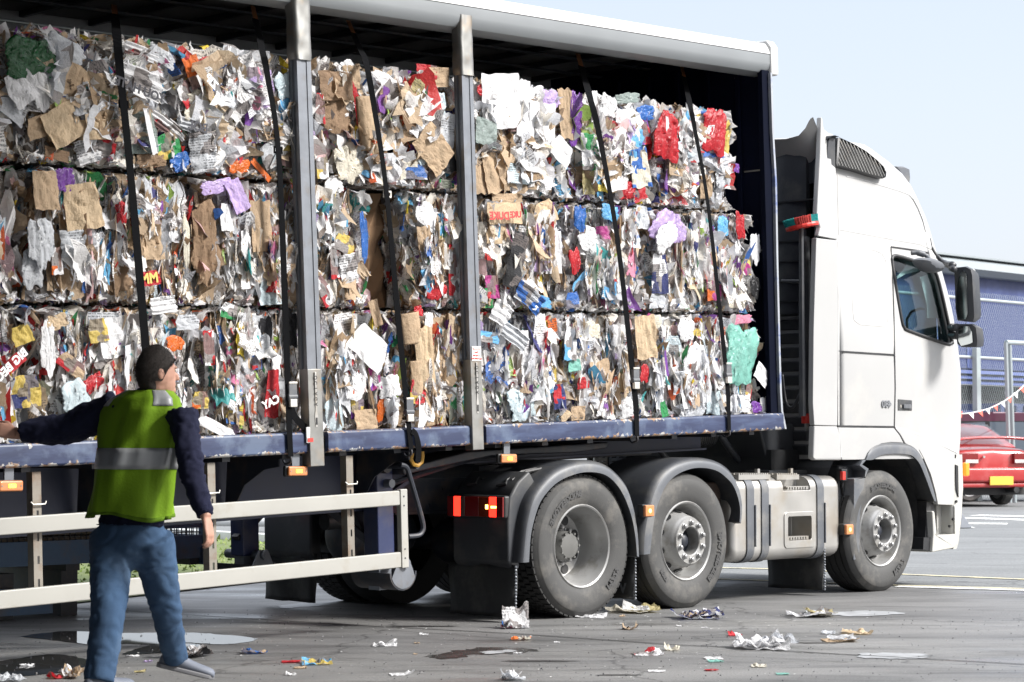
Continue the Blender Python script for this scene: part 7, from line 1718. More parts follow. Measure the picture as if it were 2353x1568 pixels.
for (top, pts, wd, buckle, ratchet, lab) in (
    ((262, 12), ((269, 88), (277, 175), (300, 400), (335, 800), (352, 1008), (354, 1050)), .056, (283, 240, 'k'), None, 'leftmost black load strap, running down behind the head of the man'),
    ((581, 15), ((603, 118), (614, 170), (640, 350), (655, 700), (664, 960), (668, 1050)), .046, (638, 345, 'k'), (667, 905), 'black load strap hanging just left of the first steel pillar'),
    ((800, 48), ((842, 148), (862, 260), (888, 440), (912, 700), (935, 935), (945, 1034)), .046, (889, 447, 's'), (936, 940), 'black load strap midway between the two steel pillars, with square silver buckle'),
    ((1328, 125), ((1355, 222), (1379, 320), (1420, 560), (1455, 870), (1462, 950), (1464, 1003)), .056, None, (1456, 868), 'first black load strap right of the second pillar, with grey ratchet low down'),
    ((1566, 150), ((1586, 244), (1597, 300), (1628, 480), (1668, 850), (1674, 940), (1676, 990)), .046, (1613, 393, 's'), (1669, 856), 'rightmost black load strap near the headboard, with silver buckle and ratchet')):
    yt = solve_y(*top, 3.06); P0 = T(*top, yt)
    body = [T(a, b_, -.03 if i < len(pts)-2 else -.045) for i, (a, b_) in enumerate(pts)]
    r_ = empty('load_strap', TM @ body[-1], lab, 'strap', 'black load straps hanging inside the trailer')
    up = P0.lerp(body[0], .3)
    ribbon([P0, P0.lerp(up, .5), up], wd*.7, .006).build('hook_tab', M['tip'], r_)
    path = catmull([up, up.lerp(body[0], .5)]+body, 6)
    ribbon(path, wd, .003).build('webbing', M['web'], r_)
    e = body[-1]; hk = [e+Vector((0, 0, .0)), e+Vector((0, .0, -.03)), e+Vector((0, .05, -.045)), e+Vector((0, .075, -.02))]
    mb = TB(); mb.tube(catmull(hk, 4), .008, 6); mb.build('rail_hook', M['chassis'], r_, smooth=True)
    if buckle:
        q = T(buckle[0], buckle[1], -.02); mm = silver if buckle[2] == 's' else M['web']; w2, h2 = .036, .024
        mb = TB(); mb.prism([q+Vector((-w2, 0, -h2)), q+Vector((w2, 0, -h2)), q+Vector((w2, 0, h2)), q+Vector((-w2, 0, h2))], (0, -.008, 0), holes=[[q+Vector((-w2*.7, 0, -h2*.45)), q+Vector((w2*.7, 0, -h2*.45)), q+Vector((w2*.7, 0, h2*.45)), q+Vector((-w2*.7, 0, h2*.45))]])
        mb.build('buckle', mm, r_, bevel=.002)
    if ratchet:
        q = T(ratchet[0], ratchet[1], -.03); o_ = None
        mb = TB(); mb.box(q.x-.032, q.x+.032, q.y-.03, q.y, q.z-.01, q.z+.06); mb.cyl(q+Vector((-.036, -.015, -.02)), q+Vector((.036, -.015, -.02)), .02, 12)
        o_ = mb.build('ratchet', M['plas2'], r_, bevel=.003)
        mb = TB(); mb.box(q.x-.028, q.x+.028, q.y-.036, q.y-.01, q.z-.085, q.z-.035); mb.build('ratchet_handle', silver, o_, bevel=.004)
        mb = TB(); mb.box(q.x-.034, q.x+.034, q.y-.034, q.y-.026, q.z+.062, q.z+.075); mb.build('ratchet_bar', silver, o_, bevel=.002)
    if top[0] == 581:
        ribbon(catmull([T(a, b_, -.02) for a, b_ in ((667, 925), (676, 955), (695, 978), (722, 1000))], 6), .05).build('loose_end', M['web'], r_)
    if top[0] == 800:
        ribbon(catmull([T(a, b_, -.05) for a, b_ in ((946, 990), (956, 1000), (962, 1030), (960, 1062))], 6), .045).build('loose_end', M['web'], r_)
# ================= unseen shed added so its roof shades the left of the yard =================
SH = empty('shade_shed', (-20, -8, 0), 'unseen open fronted shed added to shade the rear of the trailer', 'building')
shm = mat('shed_steel', (.05, .055, .06), .7); XR_ = SHEDX
mb = MB(); mb.box(-32, XR_, -24, 7, SHEDH, SHEDH+.25); mb.build('roof', shm, SH)
mb = MB(); mb.box(XR_-.01, XR_+.2, -24, 7, SHEDH-.45, SHEDH+.3); mb.build('fascia', shm, SH)
mb = MB(); mb.box(-32.3, -32, -24, 7, 0, SHEDH+.2); mb.build('rear_wall', shm, SH)
for x, y in ((-32, -24), (-22, -24), (-13, -24), (-22, 7)):
    mb = MB(); mb.box(x-.15, x+.15, y-.15, y+.15, 0, SHEDH); mb.build('column', shm, SH)
# ================= the man walking past =================
def Q(px, py, Z=10.7): return PD(px, py, Z)
ground_pt = Q(330, 1400, 10.8); ground_pt.z = 0
PE = empty('person', ground_pt, 'man seen from behind in lime vest, navy jumper and jeans, left arm stretched out', 'person')
f_b = (FH*.88+RV*.47).normalized(); lat = Vector((f_b.y, -f_b.x, 0))      # lat points to his right (towards picture right, nearer)
UPV = Vector((0, 0, 1))
def ell(mb, secs, n=24):
    """stack of elliptical sections: (centre, half width, half depth[, lateral dir, forward dir])"""
    rows = []
    for s in secs:
        c, a, b_ = s[:3]; l = s[3] if len(s) > 3 else lat; f = s[4] if len(s) > 4 else f_b
        rows.append([c+l*a*math.cos(2*math.pi*k/n)+f*b_*math.sin(2*math.pi*k/n) for k in range(n)])
    return mb.loft(rows)
def limb(mb, pts, rs, n=16, sub=6):
    ps = catmull(pts, sub); m_ = len(pts); out = []
    for i in range(len(ps)):
        t = i/sub; k = min(int(t), m_-2); f = t-k; out.append(rs[k]+(rs[k+1]-rs[k])*f)
    mb.tube(ps, out, n)
    for p, r in ((ps[0], out[0]), (ps[-1], out[-1])): mb.lathe([(r*math.sin(math.pi*k/8)+1e-4, -r*math.cos(math.pi*k/8)) for k in range(9)], p, (0, 0, 1), 14)
def ball(mb, c, rx, ry, rz, l=None, f=None):
    l = l or lat; f = f or f_b; rows = []
    for k in range(1, 12):
        t = math.pi*k/12; s = math.sin(t); rows.append([Vector(c)+l*rx*s*math.cos(2*math.pi*j/18)+f*ry*s*math.sin(2*math.pi*j/18)-UPV*rz*math.cos(t) for j in range(18)])
    mb.loft(rows)
def organic(name, mb, m_, parent, voxel=.012, sm=6, disp=0., dsz=.1, strength=None):
    me = mb.mesh(); o = bpy.data.objects.new('tmp', me); COL.objects.link(o)
    md = o.modifiers.new('r', 'REMESH'); md.mode = 'VOXEL'; md.voxel_size = voxel
    md = o.modifiers.new('s', 'SMOOTH'); md.iterations = sm; md.factor = .6
    bpy.context.view_layer.update(); me2 = evalmesh(o); bpy.data.objects.remove(o)
    if disp:
        me2.update(); ns = [v.normal.copy() for v in me2.vertices]
        for v, n_ in zip(me2.vertices, ns):
            p = v.co; a = mnoise.noise(Vector((p.x/dsz, p.y/dsz, p.z/dsz*.8))); b_ = abs(mnoise.noise(Vector((p.x/dsz*1.7+3, p.y/dsz*1.7, p.z/dsz*2.6+a))))
            v.co = p+n_*disp*(a*.7+(b_-.3)*1.6)
    me2.materials.clear(); return link(name, me2, m_, parent, smooth=True)
def cloth(name, col, rough=.9, bump=.5, sc=220., var=.12, dirt=None, amt=0.):
    return mat(name, col, rough, var=var, scale=5, bump=bump, bscale=sc, dirt=dirt, dirt_amt=amt, spec=.2)
skin = mat('skin', (.46, .25, .18), .55, var=.12, scale=14); hairm = mat('dark_hair', (.022, .016, .013), .8, var=.3, scale=40, bump=.5, bscale=420)
jumper = cloth('navy_jumper', (.014, .016, .038)); jeans = cloth('blue_denim', (.045, .085, .155), .9, .5, 300, .25, (.11, .17, .26), .55)
lime = cloth('lime_vest', (.15, .27, .012), .75, .2, 90, .08); refl = mat('reflective_band', (.30, .31, .32), .45, .2); shoe = mat('pale_trainer', (.13, .145, .18), .6, var=.2); sole = mat('trainer_sole', (.16, .16, .17), .7)
# --- landmarks ---
neck, head = Q(347, 905), Q(360, 853, 10.68)
sl, sr = Q(262, 935, 10.80), Q(418, 945, 10.58)
chest = Q(330, 960); waist = Q(306, 1130); hipc = Q(302, 1205)
el, wl, hl = Q(150, 985, 10.86), Q(38, 996, 10.85), Q(4, 988, 10.85)
er, wr, hr = Q(441, 1085, 10.48), Q(474, 1190, 10.40), Q(487, 1232, 10.38)
hpl, hpr = Q(258, 1235, 10.74), Q(348, 1235, 10.64)
kl, al = Q(250, 1400, 10.42), Q(226, 1560, 10.30); al.z = .10
kr, ar = Q(380, 1392, 10.75), Q(404, 1522, 10.98)
# --- body: head, neck, both hands as one continuous skin mesh (hidden torso and limbs link them) ---
fh = (FH*.55+RV*.83).normalized(); lh = Vector((fh.y, -fh.x, 0))
bd = MB()
ball(bd, head+fh*.0, .076, .096, .118, lh, fh); ball(bd, head+fh*.03-UPV*.06, .058, .068, .075, lh, fh)
limb(bd, [head-UPV*.06, neck-UPV*.05], [.062, .066])
ell(bd, [(hipc, .12, .08), (waist, .12, .08), (chest, .18, .11), ((sl+sr)/2+UPV*.02, .16, .09), (neck-UPV*.03, .07, .07)])
limb(bd, [sl, el, wl], [.05, .042, .028]); limb(bd, [sr, er, wr], [.05, .042, .028])
limb(bd, [hpl, kl, al], [.05, .04, .035]); limb(bd, [hpr, kr, ar], [.05, .04, .035])
bd.tube([head+fh*.088-UPV*.005, head+fh*.108-UPV*.022, head+fh*.113-UPV*.036, head+fh*.09-UPV*.04], [.009, .014, .016, .010], 8)        # nose
ball(bd, head+fh*.088-UPV*.066, .026, .014, .010, lh, fh); ball(bd, head+fh*.08-UPV*.095, .026, .024, .022, lh, fh)                      # mouth, chin
ball(bd, head+fh*.084+UPV*.018, .055, .015, .010, lh, fh)                                                                                  # brow
for s in (-1, 1):
    ear = head+lh*s*.077-fh*.012-UPV*.014; ball(bd, ear, .010, .020, .032, lh, fh)
def hand(mb, w_, h_, palm_dir, side_dir, curl, spread=1.):
    """wrist to fingers along palm_dir; side_dir points to the thumb side; fingers curl along curl"""
    d, s, c = palm_dir.normalized(), side_dir.normalized(), curl.normalized()
    rows = []
    for t, a, b_ in ((-.02, .026, .020), (.02, .034, .018), (.055, .040, .016), (.085, .041, .014), (.095, .036, .010)):
        rows.append((w_+d*t, a, b_, s, c))
    ell(mb, rows, 16)
    for k, (off, ln) in enumerate(((.029, .072), (.010, .080), (-.010, .074), (-.029, .058))):
        p = w_+d*.088+s*off; a1 = (d*1.0+c*.25+s*off*3*spread).normalized(); a2 = (d*.75+c*.75).normalized(); a3 = (d*.35+c*1.0).normalized()
        q1 = p+a1*ln*.45; q2 = q1+a2*ln*.32; q3 = q2+a3*ln*.25; mb.tube([p-d*.015, p, q1, q2, q3], [.0095, .0095, .0088, .0080, .0062], 8)
    p = w_+d*.03+s*.030; q1 = p+(d*.6+s*.65+c*.35).normalized()*.034; q2 = q1+(d*.9+s*.25+c*.4).normalized()*.030; q3 = q2+(d*1.+c*.45).normalized()*.022
    mb.tube([p-s*.012, p, q1, q2, q3], [.013, .0125, .0115, .0105, .008], 8)
hand(bd, wr, hr, (hr-wr)+(-UPV)*.05, (FH*.85+RV*.3), (FH*.2-RV*.75), .6)
hand(bd, wl, hl, (hl-wl)+(-RV)*.05+UPV*.01, (UPV*.8+FH*.3), (-UPV*.5+FH*.5), 1.)
body = organic('body', bd, skin, PE, .0052, 3)
# eyes
for s in (-1, 1):
    e_ = head+fh*.086+lh*s*.032+UPV*.004; mb = MB(); ball(mb, e_, .012, .008, .008, lh, fh); eo = mb.build('eye', mat('eye_white', (.7, .68, .64), .2) if s < 0 else bpy.data.materials['eye_white'], body, smooth=True)
    mb = MB(); ball(mb, e_+fh*.006, .005, .003, .005, lh, fh); mb.build('iris', M['black'], eo, smooth=True)
# hair: close cropped, leaves face and ears free
hm_ = MB(); rows = []
for k in range(0, 13):
    t = rad(2+k*9.4); row = []
    for j in range(28):
        a = 2*math.pi*j/28; front = math.sin(a)            # +1 towards the face
        lim = t if front < .15 else min(t, rad(62)+ (1-front)*rad(30))
        ss = math.sin(lim); sc_h = 1.075+.02*mnoise.noise(Vector((a*3, t*5, 1)))
        row.append(head+lh*.078*sc_h*ss*math.cos(a)+fh*(.098*sc_h*ss*math.sin(a)-.004)+UPV*(.120*sc_h*math.cos(lim)+.002))
    rows.append(row)
hm_.loft(rows, cap=True); ho = hm_.build('hair', hairm, body, smooth=True)
hs = MB(); rr_ = random.Random(8)
for i in range(5200):
    k = rr_.uniform(0, 11.6); j = rr_.uniform(0, 28); k0, j0 = int(k), int(j)
    a_, b_ = rows[k0][j0], rows[k0+1][(j0+1) % 28]; q = a_.lerp(b_, rr_.random()).lerp(rows[k0+1][j0].lerp(rows[k0][(j0+1) % 28], rr_.random()), rr_.random())
    o_ = (q-head).normalized(); dn = (o_*.55-UPV*.6-fh*.25+Vector((rr_.uniform(-.4, .4), rr_.uniform(-.4, .4), rr_.uniform(-.3, .3)))).normalized(); sd_ = o_.cross(dn).normalized()*.0011
    ln = rr_.uniform(.008, .018); hs.add([q-sd_-o_*.001, q+sd_-o_*.001, q+dn*ln], [(0, 1, 2)])
so_ = hs.build('hair_strands', hairm, ho); so_['kind'] = 'stuff'
nm_ = MB(); ell(nm_, [(head-fh*.045-UPV*.045, .066, .055, lh, fh), (head-fh*.045-UPV*.075, .060, .048, lh, fh), (head-fh*.035-UPV*.098, .052, .040, lh, fh)]); 
organic('nape_hair', nm_, hairm, body, .008, 3)
# --- jumper ---
jm_ = MB()
ell(jm_, [(hipc-UPV*.01, .182, .135), (hipc+UPV*.05, .178, .132), (waist, .172, .128), (chest-UPV*.05, .20, .135), (chest+UPV*.05, .205, .125), ((sl+sr)/2+UPV*.045, .16, .095), (neck-UPV*.045, .095, .08), (neck-UPV*.012, .076, .076), (neck+UPV*.012, .072, .074)])
limb(jm_, [sl-lat*-.01, (sl+el)/2-UPV*.01, el, (el+wl)/2, wl+(el-wl).normalized()*.015], [.085, .088, .082, .072, .046])
limb(jm_, [sr, (sr+er)/2, er, (er+wr)/2, wr+(er-wr).normalized()*.01], [.078, .068, .062, .056, .042])
organic('jumper', jm_, jumper, PE, .011, 3, .011, .085)
mb = MB(); ell(mb, [(neck-UPV*.03, .082, .082), (neck+UPV*.028, .073, .076)]); organic('collar', mb, jumper, PE, .009, 2, .003, .05)
# --- vest: open armholes, hem loose ---
def vest_secs(e=0.):
    return [(Q(297, 1186), .212+e, .160+e), (Q(300, 1150), .207+e, .156+e), (Q(306, 1090), .202+e, .153+e), (Q(315, 1030), .208+e, .152+e), (Q(322, 985), .215+e, .148+e), (Q(330, 945), .215+e, .138+e), (Q(337, 917), .180+e, .115+e), (Q(344, 898), .105+e, .085+e)]
vm = MB(); rows = []; n = 48
secs = vest_secs(); hem = []
for si, (c, a, b_) in enumerate(secs):
    row = []
    for k in range(n):
        an = 2*math.pi*k/n; r_ = 1+.035*math.sin(an*5+si*.4)*(1-si/9)+.02*math.sin(an*9+si)*(1-si/8)
        p = c+lat*a*r_*math.cos(an)+f_b*b_*r_*math.sin(an)
        if si == 0: p += UPV*(.012*math.sin(an*3))-UPV*.018*max(0, math.cos(an))
        row.append(p)
    rows.append(row)
dense = []
for i in range(len(rows)-1):
    for s_ in range(5):
        f = s_/5; dense.append([rows[i][k].lerp(rows[i+1][k], f) for k in range(n)])
dense.append(rows[-1])
# folds hanging from the shoulders
for i, row in enumerate(dense):
    for k in range(n):
        p = row[k]; an = 2*math.pi*k/n; w_ = mnoise.noise(Vector((an*2.2, i*.07, 4.)))*.034+abs(mnoise.noise(Vector((an*3.3, i*.06+an*.6, 9.))))*.045
        c = secs[min(i//5, len(secs)-1)][0]; d = (p-c); d.z = 0; d.normalize(); row[k] = p+d*w_*(1-i/len(dense)*.5)
vm.loft(dense, cap=False); vest = vm.build('vest', lime, PE, smooth=True, solid=.006)
def band(i0, i1, nm, ks=range(0, 49), e=.006):
    mb = MB(); rr2 = []
    for i in range(i0, i1+1):
        row = []
        for k in ks:
            p = dense[i][k % n]; c = secs[min(i//5, len(secs)-1)][0]; d = p-c; d.z = 0; d.normalize(); row.append(p+d*e)
        rr2.append(row)
    mb.loft(rr2, cap=False, closed=False); return mb.build(nm, refl, vest, smooth=True, solid=.002)
band(11, 15, 'reflective_band')
band(27, 35, 'shoulder_patch', range(-7, -1)); band(27, 35, 'shoulder_patch', range(-23, -17))
# --- jeans ---
jn = MB()
ell(jn, [(hipc-UPV*.10, .175, .135), (hipc-UPV*.03, .180, .138), (hipc+UPV*.02, .172, .130)])
ball(jn, hipc-UPV*.11-f_b*.02, .17, .14, .12)
limb(jn, [hpl-UPV*.0, (hpl+kl)/2, kl, (kl+al)/2, al], [.118, .105, .088, .080, .076]); limb(jn, [hpr, (hpr+kr)/2+UPV*.0, kr, (kr+ar)/2, ar+UPV*.02], [.118, .100, .080, .070, .066])
jo = organic('jeans', jn, jeans, PE, .011, 5, .008, .13)
seamm = cloth('denim_seam', (.03, .055, .10), .9, .2, 200, .1)
from mathutils.bvhtree import BVHTree
jm2 = jo.data; bv = BVHTree.FromPolygons([wm(PE) @ v.co for v in jm2.vertices], [list(pp_.vertices) for pp_ in jm2.polygons])
for sx, nm in ():
    c = hipc-UPV*.075+lat*sx-f_b*.13; rows = []
    tri = bpy.data.meshes.new('pk'); from mathutils.bvhtree import BVHTree
    jm2 = jo.data; bv = BVHTree.FromPolygons([wm(PE) @ v.co for v in jm2.vertices], [list(pp_.vertices) for pp_ in jm2.polygons])
    for i in range(7):
        row = []
        for j in range(7):
            u, v = -1+i/3, -1+j/3; q = c+lat*u*.058*(1-.12*(v < 0)*abs(v))+UPV*(v*.062-(.012*(1-abs(u)) if j == 0 else 0))-f_b*.15
            hit = bv.ray_cast(q, f_b, .5); row.append((hit[0] if hit[0] else q+f_b*.15)-f_b*.004)
        rows.append(row)
    mb = MB(); mb.loft(rows, cap=False, closed=False); mb.build(nm, seamm, jo, smooth=True, solid=.002)
mb = MB(); rows = []
for dz in (-.012, .028):
    rows.append([])
    for k in range(33):
        an = math.pi+math.pi*k/32; d = lat*math.cos(an)+f_b*math.sin(an); q = hipc+UPV*(.012+dz)+d*.4; hit = bv.ray_cast(q, -d, .5); rows[-1].append((hit[0] if hit[0] else hipc+d*.17)+d*.003)
mb.loft(rows, cap=False, closed=False); mb.build('waistband', seamm, jo, smooth=True, solid=.002)
mb = MB(); rows = []
for i in (0, 1):
    rows.append([dense[i][k % n]+(dense[i][k % n]-secs[0][0]).normalized()*.004 for k in range(49)])
mb.loft(rows, cap=False, closed=False); mb.build('hem_tape', cloth('hem_binding', (.09, .17, .01)), vest, smooth=True, solid=.002)
# --- shoes ---
def shoe_at(a, d, pitch_, nm='shoe'):
    d = d.normalized(); u = UPV*math.cos(pitch_)+d*math.sin(pitch_)*1.; d2 = (d*math.cos(pitch_)-UPV*math.sin(pitch_)).normalized(); s = d.cross(UPV).normalized(); u = s.cross(d2).normalized()
    if u.z < 0: u = -u
    mb = MB(); heel = a-d2*.05
    rows = []
    for t, w_, h_ in ((-.035, .022, .05), (-.01, .036, .085), (.05, .038, .095), (.11, .042, .07), (.17, .048, .058), (.225, .046, .052), (.25, .036, .045), (.262, .02, .03)):
        c = heel+d2*t-u*.045; rows.append([c+s*w_*math.cos(2*math.pi*k/14)+u*(h_/2+h_/2*math.sin(2*math.pi*k/14)) for k in range(14)])
    mb.loft(rows); o = mb.build(nm, shoe, PE, smooth=True, sub=1)
    mb = MB(); out = [heel+d2*t+s*w_*sg-u*.052 for sg, seq in ((1, ((-.04, .02), (-.02, .038), (.05, .037), (.12, .045), (.19, .049), (.24, .036), (.265, .0))), (-1, ((.24, .036), (.19, .049), (.12, .045), (.05, .037), (-.02, .038), (-.04, .02)))) for t, w_ in seq]
    mb.prism(out, u*.024); mb.build('sole', sole, o, bevel=.006)
shoe_at(Vector((al.x, al.y, .10)), (FH*.7+RV*.6), rad(0)); shoe_at(Vector((ar.x, ar.y, .135)), (FH*.15+RV*.98), rad(14))
# ================= litter lying on the yard =================
def litter(px, py, w, h, col, lab, cat='litter', name='crumpled_paper', col2=None, k=.1, seed=0, parts=1, gl=.6, upright=0.):
    """px,py: where it touches the ground; w px wide, h px tall in the photograph"""
    g = G(px, py); s = FPX/((g-CAM).dot(FH)); W2 = w/s/2; H = h/s; rr_ = random.Random(seed+px)
    root = empty(name, (g.x, g.y, 0), lab, cat) if parts > 1 else None
    for pi in range(parts):
        n = 16; vs = []; uv = []; ox = rr_.uniform(-.55, .55)*W2*(pi > 0); ang = rr_.uniform(-.5, .5); sc = (1 if parts == 1 else .72) if pi == 0 else rr_.uniform(.4, .62)
        c1 = C_[col[pi % len(col)]] if isinstance(col, list) else C_[col]; cc2 = C_[col2] if col2 else (.1, .1, .12)
        depth_ = W2*1.1
        for i in range(n):
            for j in range(n):
                u, v = -1+2*i/(n-1), -1+2*j/(n-1); uu = u+.14*mnoise.noise(Vector((v*2, u, seed+px))); vv = v+.14*mnoise.noise(Vector((u*2, v, seed+py)))
                cr = abs(mnoise.noise(Vector((u*1.4+pi*3, v*1.2, px*.11+seed))))*1.5+abs(mnoise.noise(Vector((u*3.4, v*3.1+pi, py*.07))))*.55
                ca_ = seed*1.7+pi*2.1; z = H*(.42*min(1.2, cr*cr*1.1)+.95*max(0, (u*math.cos(ca_)+v*math.sin(ca_))/1.35-.28)**1.5)+.004+pi*.010; 
                if upright: z += H*upright*max(0, v)**1.5
                x_, y_ = uu*W2*sc+ox, vv*depth_*sc*(1-.6*upright)
                p = Vector((g.x, g.y, 0))+RV*(x_*math.cos(ang)-y_*math.sin(ang)*.4)+FH*(depth_*.5+y_*math.cos(ang)+x_*math.sin(ang))
                p.z = z; vs.append(p); uv.append((-uu*W2*1.5, vv*W2*1.5, k))
        fs = [(i*n+j, (i+1)*n+j, (i+1)*n+j+1, i*n+j+1) for i in range(n-1) for j in range(n-1)]
        me = bpy.data.meshes.new('l'); me.from_pydata(vs, [], fs)
        for nm, val in (('col', (*c1, 1)), ('col2', (*cc2, 1))):
            a_ = me.attributes.new(nm, 'FLOAT_COLOR', 'POINT'); a_.data.foreach_set('color', np.tile(np.array(val, np.float32), len(vs)))
        a_ = me.attributes.new('prm', 'FLOAT_VECTOR', 'POINT'); a_.data.foreach_set('vector', np.tile(np.array((gl, 0, 0), np.float32), len(vs)))
        a_ = me.attributes.new('uvp', 'FLOAT_VECTOR', 'POINT'); a_.data.foreach_set('vector', np.array(uv, np.float32).ravel()); me.update()
        o = link(name if parts == 1 else ('main_piece' if pi == 0 else 'torn_piece'), me, M['scrap'], root)
        if parts == 1: props(o, lab, cat)
LT = litter
LT(1186, 1446, 62, 40, 'w', 'upright crumpled white and red carton on the yard under the rear mud flap', 'carton', 'crushed_carton', 'r', .52, 1, 1, .5, .8)
LT(1165, 1445, 30, 22, 'bl', 'small blue and pink wrapper leaning against the upright white carton', 'wrapper', 'crushed_wrapper', 'pk', .9, 2)
LT(1198, 1472, 44, 16, 'or_', 'orange and cream wrapper lying on the slab joint below the rear tyre', 'wrapper', 'crushed_wrapper', 'cr', .9, 3)
LT(884, 1486, 54, 20, 'w', 'grey white pouch with green tip on the concrete', 'pouch', 'crushed_pouch', 'gn', .2, 4)
LT(727, 1528, 70, 20, 'lb', 'turquoise and yellow snack packet lying open on the concrete', 'packet', 'empty_packet', 'ye', .9, 5, 1, .3)
LT(582, 1503, 58, 20, 'bl', 'crushed blue and brown can shaped packet near the puddle', 'packet', 'crushed_packet', 'k', .92, 6, 1, .3)
LT(435, 1513, 120, 42, ['bk', 'w', 'g'], 'heap of dark magazines and newspapers beside the feet of the man', 'newspaper', 'newspaper_heap', 'w', .55, 7, 3)
LT(140, 1560, 90, 34, ['r', 'w', 'w'], 'red and white supermarket packaging heap at the lower left', 'packaging', 'packaging_heap', 'k', .9, 8, 3)
LT(22, 1566, 60, 22, 'g', 'grey printed leaflet cut off by the lower left corner', 'leaflet', 'leaflet', 'w', .5, 9)
LT(1445, 1410, 140, 24, ['cr', 'st', 'w'], 'torn cream sack paper lying in front of the middle wheel', 'paper', 'torn_sack', None, .1, 10, 3)
LT(1448, 1448, 36, 26, 'bk', 'small dark brown crumpled wrapper before the gap between the rear wheels', 'wrapper', 'crushed_wrapper', 'k', .9, 11)
LT(1360, 1420, 70, 12, 'w', 'thin white paper shred touching the rear tyre', 'paper', 'paper_shred', None, .1, 12)
LT(1602, 1424, 140, 26, ['g', 'k', 'w'], 'long pile of grey newspapers and tan card before the middle wheel', 'newspaper', 'newspaper_pile', 'nv', .62, 13, 3)
LT(1866, 1420, 134, 22, ['w', 'g', 'st'], 'flat pile of pale newspapers with a green page in front of the front wheel', 'newspaper', 'newspaper_pile', 'g', .55, 14, 3)
LT(1760, 1494, 180, 34, ['w', 'w', 'g'], 'largest heap of torn white newspaper, across the slab joint at the right', 'newspaper', 'newspaper_heap', 'g', .5, 15, 4, .8)
LT(1690, 1462, 30, 14, 'r', 'small faded red scrap behind the largest newspaper heap', 'scrap', 'paper_scrap', None, .1, 16)
LT(1972, 1458, 68, 18, 'kb', 'bent brown cardboard piece at the right of the yard', 'cardboard', 'cardboard_piece', 'k', .1, 17, 1, .85)
LT(1935, 1476, 110, 14, ['k', 'g'], 'flat torn brown board with grey flap right of the largest newspaper heap', 'cardboard', 'cardboard_piece', None, .1, 18, 2, .85)
LT(1490, 1507, 70, 16, 'r', 'flat red and white booklet on the concrete at lower centre', 'booklet', 'booklet', 'w', .93, 19)
LT(1545, 1496, 34, 20, 'cr', 'folded cream paper corner next to the red booklet', 'paper', 'folded_paper', None, .1, 20)
LT(1180, 1565, 76, 34, ['g', 'w'], 'crumpled grey plastic wrapper at the bottom centre edge', 'wrapper', 'plastic_wrapper', None, .1, 21, 2, .25)
LT(922, 1553, 56, 14, 'w', 'curled white paper strip at the bottom left of centre', 'paper', 'paper_strip', None, .1, 22)
LT(1745, 1534, 34, 8, 'cr', 'small cream card flake at the lower right', 'scrap', 'card_flake', None, .1, 23)
rs = random.Random(9)
for i, (px, py, w, h, c, lb) in enumerate(((668, 1523, 44, 3, 'r', 'thin red strip left of the turquoise packet'), (690, 1537, 30, 4, 'k', 'small brown crumb below the thin red strip'), (668, 1553, 24, 10, 'w', 'small white crumpled scrap below the turquoise packet'), (306, 1510, 26, 6, 'w', 'white scrap left of the magazine heap'), (340, 1522, 20, 6, 'li', 'tiny lilac scrap below the magazine heap'), (320, 1546, 26, 6, 'st', 'tiny green tinged scrap beside the feet of the man'),
     (974, 1460, 20, 6, 'w', 'tiny white scrap above the pouch'), (958, 1480, 14, 4, 'k', 'tiny brown scrap right of the pouch'), (1190, 1503, 22, 4, 'w', 'tiny white flake below the orange wrapper'), (1280, 1478, 14, 3, 'w', 'tiny white flake right of the orange wrapper'), (1560, 1440, 12, 4, 'w', 'tiny white flake behind the newspaper pile'), (1620, 1444, 14, 4, 'w', 'tiny white flake right of the newspaper pile'), (1640, 1516, 40, 5, 'w', 'pale paper smear left of the flattened newspaper'), (1645, 1522, 34, 4, 'tl', 'pale green strip left of the flattened newspaper'), (1635, 1542, 30, 3, 'r', 'thin red and brown strip at the lower right'), (1800, 1551, 30, 3, 'tl', 'thin green strip at the lower right'), (1430, 1418, 14, 5, 'k', 'brown leaf like scrap by the middle wheel'), (955, 1505, 10, 3, 'k', 'tiny brown crumb on the damp patch'), (60, 1532, 30, 8, 'w', 'white scrap at the lower left corner'), (1510, 1545, 40, 4, 'w', 'thin white shred at the bottom centre right'), (1905, 1458, 30, 14, 'g', 'grey crumpled scrap between the heap and the bent cardboard'))):
    LT(px, py, w, h, c, lb+' on the yard', 'scrap', 'paper_scrap', None, .1, 40+i)
gm = MB(); rs = random.Random(77)
for i in range(500):
    px, py = rs.uniform(250, 2000), rs.choice((rs.uniform(1410, 1450), rs.uniform(1410, 1560))); g = G(px, py); s = rs.uniform(.003, .010); a = rs.uniform(0, 6.3)
    v = [g+Vector((math.cos(a+k*2.1)*s*rs.uniform(.5, 1.4), math.sin(a+k*2.1)*s*rs.uniform(.5, 1.4), .005+rs.uniform(0, s*.5))) for k in range(3)]
    gm.add(v, [(0, 1, 2)])
o = gm.build('paper_crumbs', M['sticker']); props(o, 'tiny pale paper crumbs strewn over the concrete yard', 'crumbs', kind='stuff')
# rubble crumbs: dark grit
gm = MB()
for i in range(900):
    px, py = rs.uniform(0, 2350), rs.uniform(1400, 1567); g = G(px, py); s = rs.uniform(.002, .007); a = rs.uniform(0, 6.3)
    v = [g+Vector((math.cos(a+k*2.1)*s, math.sin(a+k*2.1)*s, .005)) for k in range(3)]+[g+Vector((0, 0, .005+s))]
    gm.add(v, [(0, 1, 3), (1, 2, 3), (2, 0, 3)])
o = gm.build('grit', M['chassis']); props(o, 'dark grit scattered over the concrete yard', 'grit', kind='stuff')
